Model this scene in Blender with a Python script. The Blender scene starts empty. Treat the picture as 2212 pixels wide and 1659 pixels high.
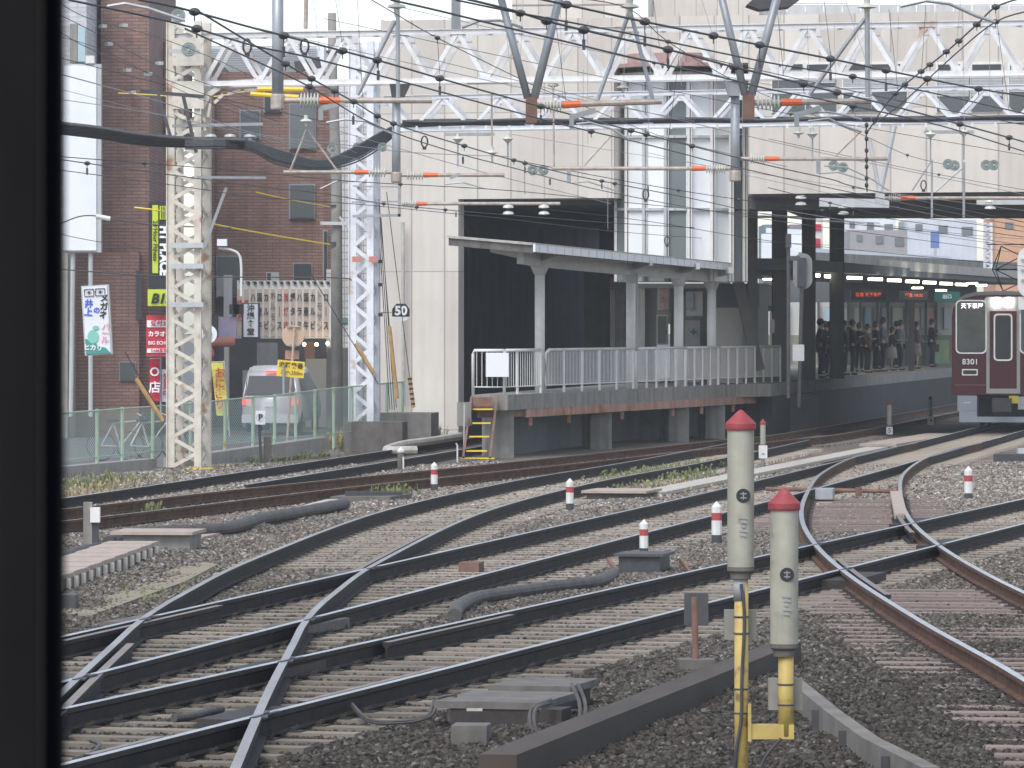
import bpy, bmesh, math, random
from mathutils import Vector, Matrix
random.seed(7)
R = math.radians
S = bpy.context.scene
COL = S.collection

# ---------------------------------------------------------------- camera, light
EYE = 2.65                       # eye height over rail top, standing in a train
cam = bpy.data.cameras.new("camera"); camo = bpy.data.objects.new("camera", cam); COL.objects.link(camo)
camo.location = (0, 0, EYE); camo.rotation_euler = (R(90), 0, 0)
cam.sensor_width = 36; cam.lens = 36 * 11000 / 2212; cam.shift_y = -119.5 / 2212
cam.clip_start = 0.1; cam.clip_end = 4000
cam.dof.use_dof = True; cam.dof.focus_distance = 90; cam.dof.aperture_fstop = 60
S.camera = camo
S.view_settings.view_transform = 'Standard'; S.view_settings.look = 'None'
S.view_settings.exposure = 0.80; S.view_settings.gamma = 1
wld = bpy.data.worlds.new("World"); S.world = wld; wld.use_nodes = True
nt = wld.node_tree; nt.nodes.clear()
sky = nt.nodes.new('ShaderNodeTexSky'); sky.sky_type = 'NISHITA'; sky.sun_disc = False
SUN_EL, SUN_AZ = 52, 205
sky.sun_elevation = R(SUN_EL); sky.sun_rotation = R(SUN_AZ); sky.dust_density = 1.2; sky.air_density = 1.0; sky.ozone_density = 1.0
bg = nt.nodes.new('ShaderNodeBackground'); bg.inputs[1].default_value = 0.15
hs = nt.nodes.new('ShaderNodeHueSaturation'); hs.inputs['Saturation'].default_value = 0.6
out = nt.nodes.new('ShaderNodeOutputWorld')
nt.links.new(sky.outputs[0], hs.inputs['Color']); nt.links.new(hs.outputs[0], bg.inputs[0]); nt.links.new(bg.outputs[0], out.inputs[0])
sl = bpy.data.lights.new("sun", 'SUN'); sl.energy = 1.3; sl.angle = R(30); sl.color = (1, .985, .965)
slo = bpy.data.objects.new("sun", sl); COL.objects.link(slo)
az = R(SUN_AZ); d = Vector((math.sin(az) * math.cos(R(SUN_EL)), math.cos(az) * math.cos(R(SUN_EL)), math.sin(R(SUN_EL))))
slo.rotation_euler = d.to_track_quat('Z', 'Y').to_euler(); slo.location = (0, 0, 60)

# ---------------------------------------------------------------- helpers
F = 11000.0
def W(px, py, Y): return Vector(((px - 1106) / F * Y, Y, EYE - (py - 710) / F * Y))
def G(px, py, z=0.0):
    Y = (EYE - z) * F / (py - 710); return Vector(((px - 1106) / F * Y, Y, z))

WM = {}
class MB:
    def __init__(s): s.v = []; s.f = []; s.m = []; s.mi = 0
    def _add(s, vs, fs):
        b = len(s.v); s.v += [tuple(p) for p in vs]; s.f += [tuple(i + b for i in f) for f in fs]; s.m += [s.mi] * len(fs)
    def hexa(s, p): s._add(p, [(0, 3, 2, 1), (4, 5, 6, 7), (0, 1, 5, 4), (1, 2, 6, 5), (2, 3, 7, 6), (3, 0, 4, 7)])
    def box(s, c, d, rz=0, rx=0, ry=0):
        M = Matrix.Translation(Vector(c)) @ Matrix.Rotation(rz, 4, 'Z') @ Matrix.Rotation(ry, 4, 'Y') @ Matrix.Rotation(rx, 4, 'X')
        x, y, z = d[0] / 2, d[1] / 2, d[2] / 2
        s.hexa([M @ Vector(q) for q in ((-x, -y, -z), (x, -y, -z), (x, y, -z), (-x, y, -z), (-x, -y, z), (x, -y, z), (x, y, z), (-x, y, z))])
        return s
    def beam(s, a, b, w, h, up=(0, 0, 1)):
        a = Vector(a); b = Vector(b); t = (b - a).normalized(); u = Vector(up)
        if abs(t.dot(u)) > .98: u = Vector((0, 1, 0))
        r = t.cross(u).normalized(); q = r.cross(t)
        r = r * w / 2; q = q * h / 2
        s.hexa([a - r - q, a + r - q, b + r - q, b - r - q, a - r + q, a + r + q, b + r + q, b - r + q]); return s
    def tube(s, pts, r, n=8, caps=True):
        pts = [Vector(p) for p in pts]; k = len(pts); rings = []
        rr = r if isinstance(r, (list, tuple)) else [r] * k
        for i, p in enumerate(pts):
            t = (pts[min(i + 1, k - 1)] - pts[max(i - 1, 0)]).normalized()
            u = Vector((0, 0, 1)) if abs(t.z) < .95 else Vector((0, 1, 0))
            a = t.cross(u).normalized(); b = a.cross(t)
            rings.append([p + (a * math.cos(2 * math.pi * j / n) + b * math.sin(2 * math.pi * j / n)) * rr[i] for j in range(n)])
        vs = [q for g in rings for q in g]; fs = []
        for i in range(k - 1):
            for j in range(n):
                fs.append((i * n + j, i * n + (j + 1) % n, (i + 1) * n + (j + 1) % n, (i + 1) * n + j))
        if caps: fs += [tuple(range(n - 1, -1, -1)), tuple(range((k - 1) * n, k * n))]
        s._add(vs, fs); return s
    def prism(s, p2, z0, z1):
        n = len(p2); z0s = z0 if isinstance(z0, (list, tuple)) else [z0] * n; z1s = z1 if isinstance(z1, (list, tuple)) else [z1] * n
        vs = [(p[0], p[1], z0s[i]) for i, p in enumerate(p2)] + [(p[0], p[1], z1s[i]) for i, p in enumerate(p2)]
        fs = [tuple(range(n - 1, -1, -1)), tuple(range(n, 2 * n))] + [(i, (i + 1) % n, n + (i + 1) % n, n + i) for i in range(n)]
        s._add(vs, fs); return s
    def slab(s, p2, y0, y1):         # polygon in XZ given thickness along Y
        n = len(p2); vs = [(p[0], y0, p[1]) for p in p2] + [(p[0], y1, p[1]) for p in p2]
        fs = [tuple(range(n)), tuple(range(2 * n - 1, n - 1, -1))] + [(i, n + i, n + (i + 1) % n, (i + 1) % n) for i in range(n)]
        s._add(vs, fs); return s
    def lathe(s, c, prof, n=16, axis='Z', ex=1.0):
        c = Vector(c); vs = []
        for r, h in prof:
            for j in range(n):
                a = 2 * math.pi * j / n; x, y = r * math.cos(a) * ex, r * math.sin(a)
                vs.append(c + (Vector((x, y, h)) if axis == 'Z' else Vector((h, x, y)) if axis == 'X' else Vector((x, h, y))))
        fs = []
        for i in range(len(prof) - 1):
            for j in range(n): fs.append((i * n + j, i * n + (j + 1) % n, (i + 1) * n + (j + 1) % n, (i + 1) * n + j))
        fs += [tuple(range(n - 1, -1, -1)), tuple(range((len(prof) - 1) * n, len(prof) * n))]
        s._add(vs, fs); return s
    def ball(s, c, r, n=8, sc=(1, 1, 1)):
        prof = [(r * math.sin(math.pi * (i + .02) / n * .9999), 0) for i in range(n)]
        c = Vector(c); vs = []; fs = []
        for i in range(1, n):
            t = math.pi * i / n
            for j in range(n): a = 2 * math.pi * j / n; vs.append(c + Vector((r * sc[0] * math.sin(t) * math.cos(a), r * sc[1] * math.sin(t) * math.sin(a), r * sc[2] * math.cos(t))))
        vs += [c + Vector((0, 0, r * sc[2])), c - Vector((0, 0, r * sc[2]))]; T = len(vs) - 2
        for i in range(n - 2):
            for j in range(n): fs.append((i * n + j, (i + 1) * n + j, (i + 1) * n + (j + 1) % n, i * n + (j + 1) % n))
        for j in range(n): fs.append((T, j, (j + 1) % n)); fs.append((T + 1, (n - 2) * n + (j + 1) % n, (n - 2) * n + j))
        s._add(vs, fs); return s
    def build(s, name, mat, parent=None, smooth=False, base=None):
        me = bpy.data.meshes.new(name)
        off = Vector((0, 0, 0))
        if parent is None and s.v:
            xs = [v[0] for v in s.v]; ys = [v[1] for v in s.v]; zs = [v[2] for v in s.v]
            off = Vector(((min(xs) + max(xs)) / 2, (min(ys) + max(ys)) / 2, min(zs)))
            if base is not None: off = Vector(base)
        me.from_pydata([(v[0] - off.x, v[1] - off.y, v[2] - off.z) for v in s.v], [], s.f)
        mats = mat if isinstance(mat, (list, tuple)) else [mat]
        for m in mats: me.materials.append(m)
        for p, k in zip(me.polygons, s.m): p.material_index = min(k, len(mats) - 1); p.use_smooth = smooth
        me.validate(); me.update()
        o = bpy.data.objects.new(name, me); COL.objects.link(o); o.location = off
        if parent is not None: adopt(o, parent)
        else: WM[o] = Matrix.Translation(off)
        return o
def adopt(o, parent):
    o.parent = parent; o.matrix_parent_inverse = WM[parent].inverted(); WM[o] = Matrix.Identity(4)
def tag(o, label=None, cat=None, group=None, kind=None):
    if label: o['label'] = label
    if cat: o['category'] = cat
    if group: o['group'] = group
    if kind or cat: o['kind'] = kind or 'thing'
    return o
def thing(name, loc, label, cat, group=None, rz=0):
    o = bpy.data.objects.new(name, None); COL.objects.link(o); o.location = loc; o.rotation_euler = (0, 0, rz)
    WM[o] = Matrix.Translation(Vector(loc)) @ Matrix.Rotation(rz, 4, 'Z')
    o.empty_display_size = .2
    return tag(o, label, cat, group)
def kids(o): return [c for c in bpy.data.objects if c.parent == o]
KIDS = {}
def dup(root, loc, rz=0, label=None, group=None, scale=None):
    if root.name not in KIDS: KIDS[root.name] = [(c, kids(c)) for c in kids(root)]
    r = root.copy(); COL.objects.link(r); r.location = loc; r.rotation_euler = (0, 0, rz)
    if scale: r.scale = (scale,) * 3
    if label: r['label'] = label
    if group: r['group'] = group
    for c, gs in KIDS[root.name]:
        cc = c.copy(); COL.objects.link(cc); cc.parent = r
        for g in gs: gg = g.copy(); COL.objects.link(gg); gg.parent = cc
    return r
def text(name, body, mat, M, size, parent, ax='CENTER', ay='CENTER', bold=0.0, sx=1.0, shear=0, ls=1.0, cs=1.0):
    cu = bpy.data.curves.new(name, 'FONT'); cu.body = body; cu.size = size; cu.align_x = ax; cu.align_y = ay
    cu.offset = bold; cu.shear = shear; cu.space_line = ls; cu.space_character = cs; cu.resolution_u = 3
    o = bpy.data.objects.new(name, cu); COL.objects.link(o)
    me = bpy.data.meshes.new_from_object(o); bpy.data.objects.remove(o)
    me.transform(M @ Matrix.Diagonal((sx, 1, 1, 1))); me.materials.clear(); me.materials.append(mat); me.name = name
    t = bpy.data.objects.new(name, me); COL.objects.link(t)
    if parent is not None: adopt(t, parent)
    return t
def TM(p, rz=0, roll=0):     # text plane facing the tracks (-Y), rz about vertical, roll in its plane
    return Matrix.Translation(Vector(p)) @ Matrix.Rotation(rz, 4, 'Z') @ Matrix.Rotation(R(90), 4, 'X') @ Matrix.Rotation(roll, 4, 'Z')

# ---------------------------------------------------------------- materials
def mat(name, c1, c2=None, rough=.8, metal=0., scale=4., bump=0., streak=0., c3=None, c3s=.6, c3t=.62, rnd=False, bscale=None, emit=0, spec=.5, aniso=(1, 1, 1)):
    m = bpy.data.materials.new(name); m.use_nodes = True; n = m.node_tree.nodes; L = m.node_tree.links.new
    b = n['Principled BSDF']; b.inputs['Roughness'].default_value = rough; b.inputs['Metallic'].default_value = metal
    b.inputs['Specular IOR Level'].default_value = spec
    b.inputs['Base Color'].default_value = (*c1, 1)
    if emit: b.inputs['Emission Color'].default_value = (*c1, 1); b.inputs['Emission Strength'].default_value = emit
    if c2 is None and not bump and not rnd: return m
    tc = n.new('ShaderNodeTexCoord'); mp = n.new('ShaderNodeMapping'); mp.inputs['Scale'].default_value = aniso; L(tc.outputs['Object'], mp.inputs[0])
    nz = n.new('ShaderNodeTexNoise'); nz.inputs['Scale'].default_value = scale; nz.inputs['Detail'].default_value = 6; nz.inputs['Roughness'].default_value = .65
    L(mp.outputs[0], nz.inputs['Vector'])
    rp = n.new('ShaderNodeMapRange'); rp.inputs[1].default_value = .35; rp.inputs[2].default_value = .65; L(nz.outputs[0], rp.inputs[0])
    fac = rp.outputs[0]
    mx = n.new('ShaderNodeMix'); mx.data_type = 'RGBA'; mx.inputs[6].default_value = (*c1, 1); mx.inputs[7].default_value = (*(c2 or c1), 1)
    if rnd:
        oi = n.new('ShaderNodeObjectInfo'); ad = n.new('ShaderNodeMath'); ad.operation = 'MULTIPLY_ADD'; ad.inputs[1].default_value = .45; L(fac, ad.inputs[0])
        mu = n.new('ShaderNodeMath'); mu.operation = 'MULTIPLY'; mu.inputs[1].default_value = .6; L(oi.outputs['Random'], mu.inputs[0]); L(mu.outputs[0], ad.inputs[2]); fac = ad.outputs[0]
    L(fac, mx.inputs[0]); col = mx.outputs[2]
    if streak:
        mp2 = n.new('ShaderNodeMapping'); mp2.inputs['Scale'].default_value = (1, 1, .06); L(tc.outputs['Object'], mp2.inputs[0])
        n2 = n.new('ShaderNodeTexNoise'); n2.inputs['Scale'].default_value = 5; n2.inputs['Detail'].default_value = 5; L(mp2.outputs[0], n2.inputs['Vector'])
        r2 = n.new('ShaderNodeMapRange'); r2.inputs[1].default_value = .45; r2.inputs[2].default_value = .75; r2.inputs[3].default_value = 1; r2.inputs[4].default_value = 1 - streak; L(n2.outputs[0], r2.inputs[0])
        m2 = n.new('ShaderNodeMix'); m2.data_type = 'RGBA'; m2.blend_type = 'MULTIPLY'; m2.inputs[0].default_value = 1; L(col, m2.inputs[6]); L(r2.outputs[0], m2.inputs[7]); col = m2.outputs[2]
    if c3:
        n3 = n.new('ShaderNodeTexNoise'); n3.inputs['Scale'].default_value = c3s; n3.inputs['Detail'].default_value = 7; L(tc.outputs['Object'], n3.inputs['Vector'])
        r3 = n.new('ShaderNodeMapRange'); r3.inputs[1].default_value = c3t - .05; r3.inputs[2].default_value = c3t + .06; L(n3.outputs[0], r3.inputs[0])
        m3 = n.new('ShaderNodeMix'); m3.data_type = 'RGBA'; L(r3.outputs[0], m3.inputs[0]); L(col, m3.inputs[6]); m3.inputs[7].default_value = (*c3, 1); col = m3.outputs[2]
    L(col, b.inputs['Base Color'])
    if bump:
        bp = n.new('ShaderNodeBump'); bp.inputs['Strength'].default_value = min(1, bump); bp.inputs['Distance'].default_value = .02 * bump
        if bscale:
            nb = n.new('ShaderNodeTexNoise'); nb.inputs['Scale'].default_value = bscale; nb.inputs['Detail'].default_value = 5; L(tc.outputs['Object'], nb.inputs['Vector']); L(nb.outputs[0], bp.inputs['Height'])
        else: L(nz.outputs[0], bp.inputs['Height'])
        L(bp.outputs[0], b.inputs['Normal'])
    return m
def brick(name, c1, c2, mortar, bw, bh, off=.5, ms=.02, rough=.85, bump=.3, streak=.25, bias=0, c3=None):
    m = mat(name, c1, c2, rough=rough, scale=.7, streak=streak); n = m.node_tree.nodes; L = m.node_tree.links.new; b = n['Principled BSDF']
    tc = n.new('ShaderNodeTexCoord'); sp = n.new('ShaderNodeSeparateXYZ'); L(tc.outputs['Object'], sp.inputs[0])
    ad = n.new('ShaderNodeMath'); L(sp.outputs[0], ad.inputs[0]); L(sp.outputs[1], ad.inputs[1]); cb = n.new('ShaderNodeCombineXYZ'); L(ad.outputs[0], cb.inputs[0]); L(sp.outputs[2], cb.inputs[1])
    br = n.new('ShaderNodeTexBrick'); br.offset = off; br.inputs['Scale'].default_value = 1; br.inputs['Brick Width'].default_value = bw; br.inputs['Row Height'].default_value = bh
    br.inputs['Mortar Size'].default_value = ms; br.inputs['Mortar Smooth'].default_value = .1; br.inputs['Bias'].default_value = bias
    L(cb.outputs[0], br.inputs['Vector']); br.inputs['Color1'].default_value = (1, 1, 1, 1); br.inputs['Color2'].default_value = (.82, .8, .8, 1); br.inputs['Mortar'].default_value = tuple(mortar[i] / max(c1[i], .01) for i in range(3)) + (1,)
    src = b.inputs['Base Color'].links[0].from_socket
    mx = n.new('ShaderNodeMix'); mx.data_type = 'RGBA'; mx.blend_type = 'MULTIPLY'; mx.inputs[0].default_value = 1; L(src, mx.inputs[6]); L(br.outputs['Color'], mx.inputs[7]); L(mx.outputs[2], b.inputs['Base Color'])
    bp = n.new('ShaderNodeBump'); bp.inputs['Strength'].default_value = bump; bp.inputs['Distance'].default_value = .02; bp.invert = True; L(br.outputs['Fac'], bp.inputs['Height']); L(bp.outputs[0], b.inputs['Normal'])
    return m

m_rail_side = mat('rail_side', (.016, .016, .019), (.042, .033, .028), rough=.8, scale=6, bump=.2, spec=.25)
m_rail_rust = mat('rail_rust', (.15, .078, .048), (.07, .042, .03), spec=.2, rough=.9, scale=5, bump=.3)
m_rail_top = mat('rail_top', (.62, .63, .65), (.42, .42, .43), rough=.28, metal=.9, scale=3)
m_rail_mid = mat('rail_top_worn', (.40, .385, .37), (.28, .25, .23), rough=.4, metal=.6, scale=2, aniso=(1, .3, 1))
m_rail_topr = mat('rail_top_dull', (.30, .24, .20), (.22, .16, .13), rough=.5, metal=.5, scale=3)
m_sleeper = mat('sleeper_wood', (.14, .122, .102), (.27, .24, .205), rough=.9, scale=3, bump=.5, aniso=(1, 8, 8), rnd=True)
m_sleeper_r = mat('sleeper_red', (.17, .125, .107), (.28, .215, .19), rough=.9, scale=3, bump=.4, aniso=(1, 8, 8), rnd=True)
m_sleeper_d = mat('sleeper_dark', (.12, .105, .09), (.20, .17, .145), rough=.9, scale=3, bump=.4, aniso=(1, 8, 8), rnd=True)
m_plate = mat('tie_plate', (.022, .02, .02), (.045, .033, .028), rough=.7, scale=15)
m_ballast = mat('ballast_fines', (.05, .043, .037), (.095, .083, .072), rough=.95, scale=25, bump=1.0, c3=(.12, .095, .075), c3s=.25, c3t=.55)
m_stone = mat('stone', (.045, .040, .036), (.21, .19, .165), rough=.9, scale=20, rnd=True)
def stone_mat():
    m = bpy.data.materials.new('ballast_stone'); m.use_nodes = True; n = m.node_tree.nodes; L = m.node_tree.links.new; b = n['Principled BSDF']; b.inputs['Roughness'].default_value = .95; b.inputs['Specular IOR Level'].default_value = .2
    oi = n.new('ShaderNodeObjectInfo'); cr = n.new('ShaderNodeValToRGB'); L(oi.outputs['Random'], cr.inputs[0]); e = cr.color_ramp.elements
    cols = [(0, (.035, .032, .030)), (.35, (.085, .077, .070)), (.6, (.135, .112, .095)), (.8, (.15, .145, .135)), (.95, (.20, .188, .17)), (.985, (.32, .31, .29))]
    e[0].position, e[0].color = 0, (*cols[0][1], 1); e[1].position, e[1].color = .985, (*cols[-1][1], 1)
    for p, c in cols[1:-1]: q = e.new(p); q.color = (*c, 1)
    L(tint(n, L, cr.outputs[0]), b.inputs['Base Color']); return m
def tint(n, L, src, lo=.52):          # foreground shade painted into the colour: darker near the camera, paler up the yard
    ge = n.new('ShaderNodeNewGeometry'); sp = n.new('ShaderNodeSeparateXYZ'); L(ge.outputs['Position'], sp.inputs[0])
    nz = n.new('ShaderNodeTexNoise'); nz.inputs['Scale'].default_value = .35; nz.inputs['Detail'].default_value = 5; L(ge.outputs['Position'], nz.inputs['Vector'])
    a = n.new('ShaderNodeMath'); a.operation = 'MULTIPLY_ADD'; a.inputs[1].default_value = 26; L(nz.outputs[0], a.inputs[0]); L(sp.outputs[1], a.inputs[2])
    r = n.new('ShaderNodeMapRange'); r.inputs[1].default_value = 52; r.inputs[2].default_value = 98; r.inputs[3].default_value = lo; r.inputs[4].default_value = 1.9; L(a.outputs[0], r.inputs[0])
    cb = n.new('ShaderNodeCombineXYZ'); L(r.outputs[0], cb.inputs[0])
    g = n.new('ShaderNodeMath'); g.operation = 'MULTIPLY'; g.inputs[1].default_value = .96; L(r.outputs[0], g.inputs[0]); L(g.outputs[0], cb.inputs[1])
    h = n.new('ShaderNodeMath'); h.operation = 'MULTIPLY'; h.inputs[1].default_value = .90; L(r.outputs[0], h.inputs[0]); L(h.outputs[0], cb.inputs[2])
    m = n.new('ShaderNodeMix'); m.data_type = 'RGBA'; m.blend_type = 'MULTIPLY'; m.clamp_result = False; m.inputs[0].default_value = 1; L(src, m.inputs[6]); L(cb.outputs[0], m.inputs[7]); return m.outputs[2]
m_stone = stone_mat()
for m_ in (m_ballast, m_sleeper):
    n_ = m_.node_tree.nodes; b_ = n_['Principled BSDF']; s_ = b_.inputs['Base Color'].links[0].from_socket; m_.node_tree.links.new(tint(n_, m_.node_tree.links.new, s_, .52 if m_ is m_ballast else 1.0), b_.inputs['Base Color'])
m_timber = mat('old_timber', (.07, .054, .043), (.042, .034, .028), rough=.95, scale=3, bump=.4, aniso=(1, .2, 1))
m_street = mat('asphalt', (.09, .09, .09), (.14, .14, .135), rough=.9, scale=2, bump=.1)
m_panel = brick('facade_panels', (.66, .61, .545), (.60, .555, .495), (.40, .35, .32), .61, 4.15, off=0, ms=.014, bump=.3, streak=.09)
m_brick = brick('brown_brick', (.36, .215, .165), (.26, .15, .12), (.19, .13, .11), .42, .10, ms=.018, bump=.5, streak=.2)
m_tile = brick('white_tile', (.72, .71, .69), (.68, .67, .65), (.36, .35, .34), .30, .22, off=0, ms=.018, bump=.3, streak=.1)
m_wtile = brick('pale_tile', (.62, .61, .63), (.55, .55, .57), (.40, .40, .42), .5, .14, off=.5, ms=.012, bump=.3, streak=.15)
m_conc = mat('concrete', (.30, .285, .26), (.22, .205, .185), rough=.9, scale=2.5, bump=.25, streak=.35)
m_conc_d = mat('concrete_dark', (.17, .155, .14), (.11, .10, .09), rough=.92, scale=3, bump=.35, streak=.3)
m_conc_l = mat('concrete_pale', (.52, .49, .44), (.40, .37, .33), rough=.9, scale=4, bump=.2, streak=.2)
m_white = mat('white_paint', (.74, .73, .71), (.66, .64, .60), rough=.55, scale=6, streak=.12)
m_pole_w = mat('mast_white', (.74, .75, .78), (.62, .63, .66), rough=.5, scale=5, c3=(.45, .30, .20), c3s=2.5, c3t=.70)
m_cream = mat('mast_cream', (.68, .64, .56), (.55, .49, .40), rough=.6, scale=4, c3=(.34, .19, .11), c3s=2.4, c3t=.66)
m_beam = mat('truss_white', (.72, .72, .73), (.60, .58, .57), rough=.6, scale=4, c3=(.46, .33, .25), c3s=1.3, c3t=.66)
m_tube = mat('galvanised', (.40, .42, .44), (.32, .335, .35), rough=.45, metal=.3, scale=3, streak=.2)
m_tube_r = mat('bracket_tube', (.48, .44, .40), (.36, .27, .21), rough=.6, metal=.2, scale=9)
m_rust = mat('rusty_steel', (.15, .075, .05), (.24, .14, .11), rough=.85, scale=3, bump=.2, streak=.3)
m_rustp = mat('rust_beam', (.40, .20, .15), (.46, .30, .24), rough=.85, scale=1.5, bump=.2, streak=.35, c3=(.30, .12, .03), c3s=1.2)
m_insul = mat('insulator', (.62, .62, .56), (.5, .5, .45), rough=.25, scale=10)
m_disc = mat('glass_disc', (.40, .44, .42), (.33, .37, .35), rough=.3, scale=8)
m_orange = mat('orange_sleeve', (.80, .16, .04), (.62, .12, .04), rough=.5, scale=15)
m_wire = mat('wire', (.045, .045, .05), rough=.5, metal=.4)
m_wire_l = mat('wire_light', (.36, .36, .36), rough=.5, metal=.3)
m_cable = mat('cable_black', (.035, .037, .042), (.06, .06, .065), rough=.6, scale=15, bump=.4)
m_hose = mat('hose', (.055, .052, .052), (.10, .09, .08), rough=.7, scale=8, bump=.3)
m_yel = mat('yellow_paint', (.50, .38, .10), (.40, .28, .09), rough=.55, scale=6, c3=(.20, .12, .06), c3s=9, c3t=.62)
m_yelo = mat('yellow_bright', (.80, .56, .04), rough=.5)
m_guard = mat('guy_guard', (.50, .32, .12), (.36, .20, .08), rough=.7, scale=5)
m_red = mat('red_cap', (.32, .045, .05), (.24, .04, .045), rough=.6, scale=14, c3=(.20, .13, .12), c3s=18, c3t=.66)
m_redp = mat('red_paint', (.42, .06, .06), (.35, .05, .05), rough=.6, scale=8)
m_grn = mat('marker_tube', (.42, .405, .33), (.34, .325, .26), rough=.55, scale=5, streak=.4, c3=(.22, .21, .16), c3s=9, c3t=.66)
m_black = mat('black', (.02, .02, .022), rough=.5)
m_dark = mat('dark_steel', (.05, .05, .055), (.075, .07, .07), rough=.6, scale=5)
m_grey = mat('grey_paint', (.33, .34, .35), (.27, .28, .29), rough=.6, scale=4, streak=.15)
m_greyl = mat('pale_grey_paint', (.50, .51, .51), (.44, .45, .45), rough=.6, scale=3, streak=.15)
m_fence = mat('green_post', (.33, .46, .36), (.42, .50, .36), rough=.6, scale=4, c3=(.40, .33, .12), c3s=3, c3t=.66)
m_glass = mat('dark_glass', (.035, .04, .045), rough=.25, spec=.45)
m_glassb = mat('window_glass', (.07, .085, .09), rough=.2, spec=.5)
m_glassg = mat('grey_green_glass', (.18, .205, .205), (.14, .165, .165), spec=.3, rough=.45, scale=.6)
m_milk = mat('milky_panel', (.80, .82, .84), (.74, .76, .78), spec=.2, rough=.9, scale=.5)
m_pink = brick('pink_roof', (.40, .26, .24), (.36, .24, .22), (.25, .15, .14), .45, 3, off=0, ms=.02)
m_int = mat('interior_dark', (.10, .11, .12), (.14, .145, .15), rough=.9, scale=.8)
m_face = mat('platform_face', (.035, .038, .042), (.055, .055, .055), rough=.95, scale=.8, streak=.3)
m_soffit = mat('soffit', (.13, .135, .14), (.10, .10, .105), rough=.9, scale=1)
m_col = mat('dark_column', (.13, .125, .115), (.10, .095, .09), rough=.85, scale=1, streak=.2)
m_maroon = mat('maroon', (.125, .016, .028), (.085, .015, .022), streak=.25, spec=.35, rough=.32, scale=.7)
m_steel = mat('stainless', (.42, .41, .38), (.36, .35, .33), rough=.35, metal=.5, scale=2)
m_silver = mat('silver_frame', (.82, .82, .84), rough=.25, metal=.6)
m_roof = mat('train_roof', (.42, .41, .37), rough=.6)
m_lamp = mat('lamp_tube', (1, 1, .82), emit=7)
m_head = mat('headlamp', (1, 1, 1), emit=60)
m_dest = mat('dest_lit', (.95, .88, 1), emit=1.6)
m_ledred = mat('led_red', (1, .12, .04), emit=.22)
m_tail = mat('tail_lit', (1, .06, .03), emit=1.6)
m_bulb = mat('warm_bulb', (1, .62, .25), emit=10)
m_skin = mat('skin', (.50, .33, .25), rough=.6)
m_hair = mat('hair', (.02, .017, .015), rough=.5)
m_blk_ink = mat('ink_black', (.02, .02, .02), rough=.7)
m_wht_ink = mat('ink_white', (.85, .85, .85), rough=.6)
m_blue_ink = mat('ink_blue', (.06, .12, .55), rough=.6)
m_signw = mat('sign_white', (.78, .80, .83), (.72, .74, .78), rough=.4, scale=1.5)
m_lime = mat('sign_lime', (.52, .62, .04), rough=.5)
m_signred = mat('sign_red', (.52, .03, .05), rough=.5)
m_dirt = mat('dirt_sand', (.30, .25, .17), (.22, .19, .13), rough=.95, scale=6, bump=.4)
m_weed = mat('weed_leaf', (.08, .11, .035), (.17, .17, .07), rough=.8, scale=3, rnd=True)
m_straw = mat('dry_straw', (.34, .27, .14), (.25, .20, .11), rough=.9, scale=3)
m_walk = mat('walkway_slab', (.44, .36, .30), (.35, .28, .235), rough=.9, scale=6, bump=.3)
m_trough = mat('trough_cover', (.50, .46, .39), (.42, .38, .32), rough=.9, scale=6, bump=.2)
def mesh_mat():
    m = bpy.data.materials.new('chain_link'); m.use_nodes = True; n = m.node_tree.nodes; L = m.node_tree.links.new; b = n['Principled BSDF']
    b.inputs['Base Color'].default_value = (.50, .62, .55, 1); b.inputs['Roughness'].default_value = .6
    tc = n.new('ShaderNodeTexCoord'); sp = n.new('ShaderNodeSeparateXYZ'); L(tc.outputs['Object'], sp.inputs[0])
    hx = n.new('ShaderNodeMath'); hx.operation = 'MULTIPLY_ADD'; hx.inputs[1].default_value = .3; L(sp.outputs[1], hx.inputs[0]); L(sp.outputs[0], hx.inputs[2])
    ms = []
    for sg in (1, -1):
        a = n.new('ShaderNodeMath'); a.operation = 'MULTIPLY_ADD'; a.inputs[1].default_value = sg; L(sp.outputs[2], a.inputs[0]); L(sp.outputs[1] if False else hx.outputs[0], a.inputs[2])
        q = n.new('ShaderNodeMath'); q.operation = 'MULTIPLY'; q.inputs[1].default_value = 14; L(a.outputs[0], q.inputs[0])
        f = n.new('ShaderNodeMath'); f.operation = 'FRACT'; L(q.outputs[0], f.inputs[0])
        l = n.new('ShaderNodeMath'); l.operation = 'LESS_THAN'; l.inputs[1].default_value = .23; L(f.outputs[0], l.inputs[0]); ms.append(l)
    mxx = n.new('ShaderNodeMath'); mxx.operation = 'MAXIMUM'; L(ms[0].outputs[0], mxx.inputs[0]); L(ms[1].outputs[0], mxx.inputs[1])
    L(mxx.outputs[0], b.inputs['Alpha'])
    return m
m_link = mesh_mat()

# ---------------------------------------------------------------- ground
def fx(Y): return -8.6 + .226 * (Y - 95)          # line of the green fence and low wall
g = MB(); g._add([(-1500, -200, -.5), (1500, -200, -.5), (1500, 3000, -.5), (-1500, 3000, -.5)], [(0, 1, 2, 3)])
tag(g.build('ground', m_street), kind='structure')
g = MB(); pts = []
ys = [-60 + i * 6 for i in range(14)] + [24 + i for i in range(140)] + [170, 200, 300, 500]
nx = 46
for Y in ys:
    x0 = fx(min(Y, 136)) - .05 if Y < 137 else fx(136) + (Y - 136) * .2; x1 = 60 if 20 < Y < 170 else 120
    for i in range(nx):
        t = i / (nx - 1); w = .1 * Y + 4
        xs_ = x0 + (x1 - x0) * t if (i in (0, nx - 1) or Y < 20 or Y > 165) else max(x0 + .01 * i, min(x1 - 1, -w + (2.4 * w) * t))
        pts.append((xs_, Y, -.225 + (random.uniform(-.014, .014) if 20 < Y < 165 else 0)))
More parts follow.
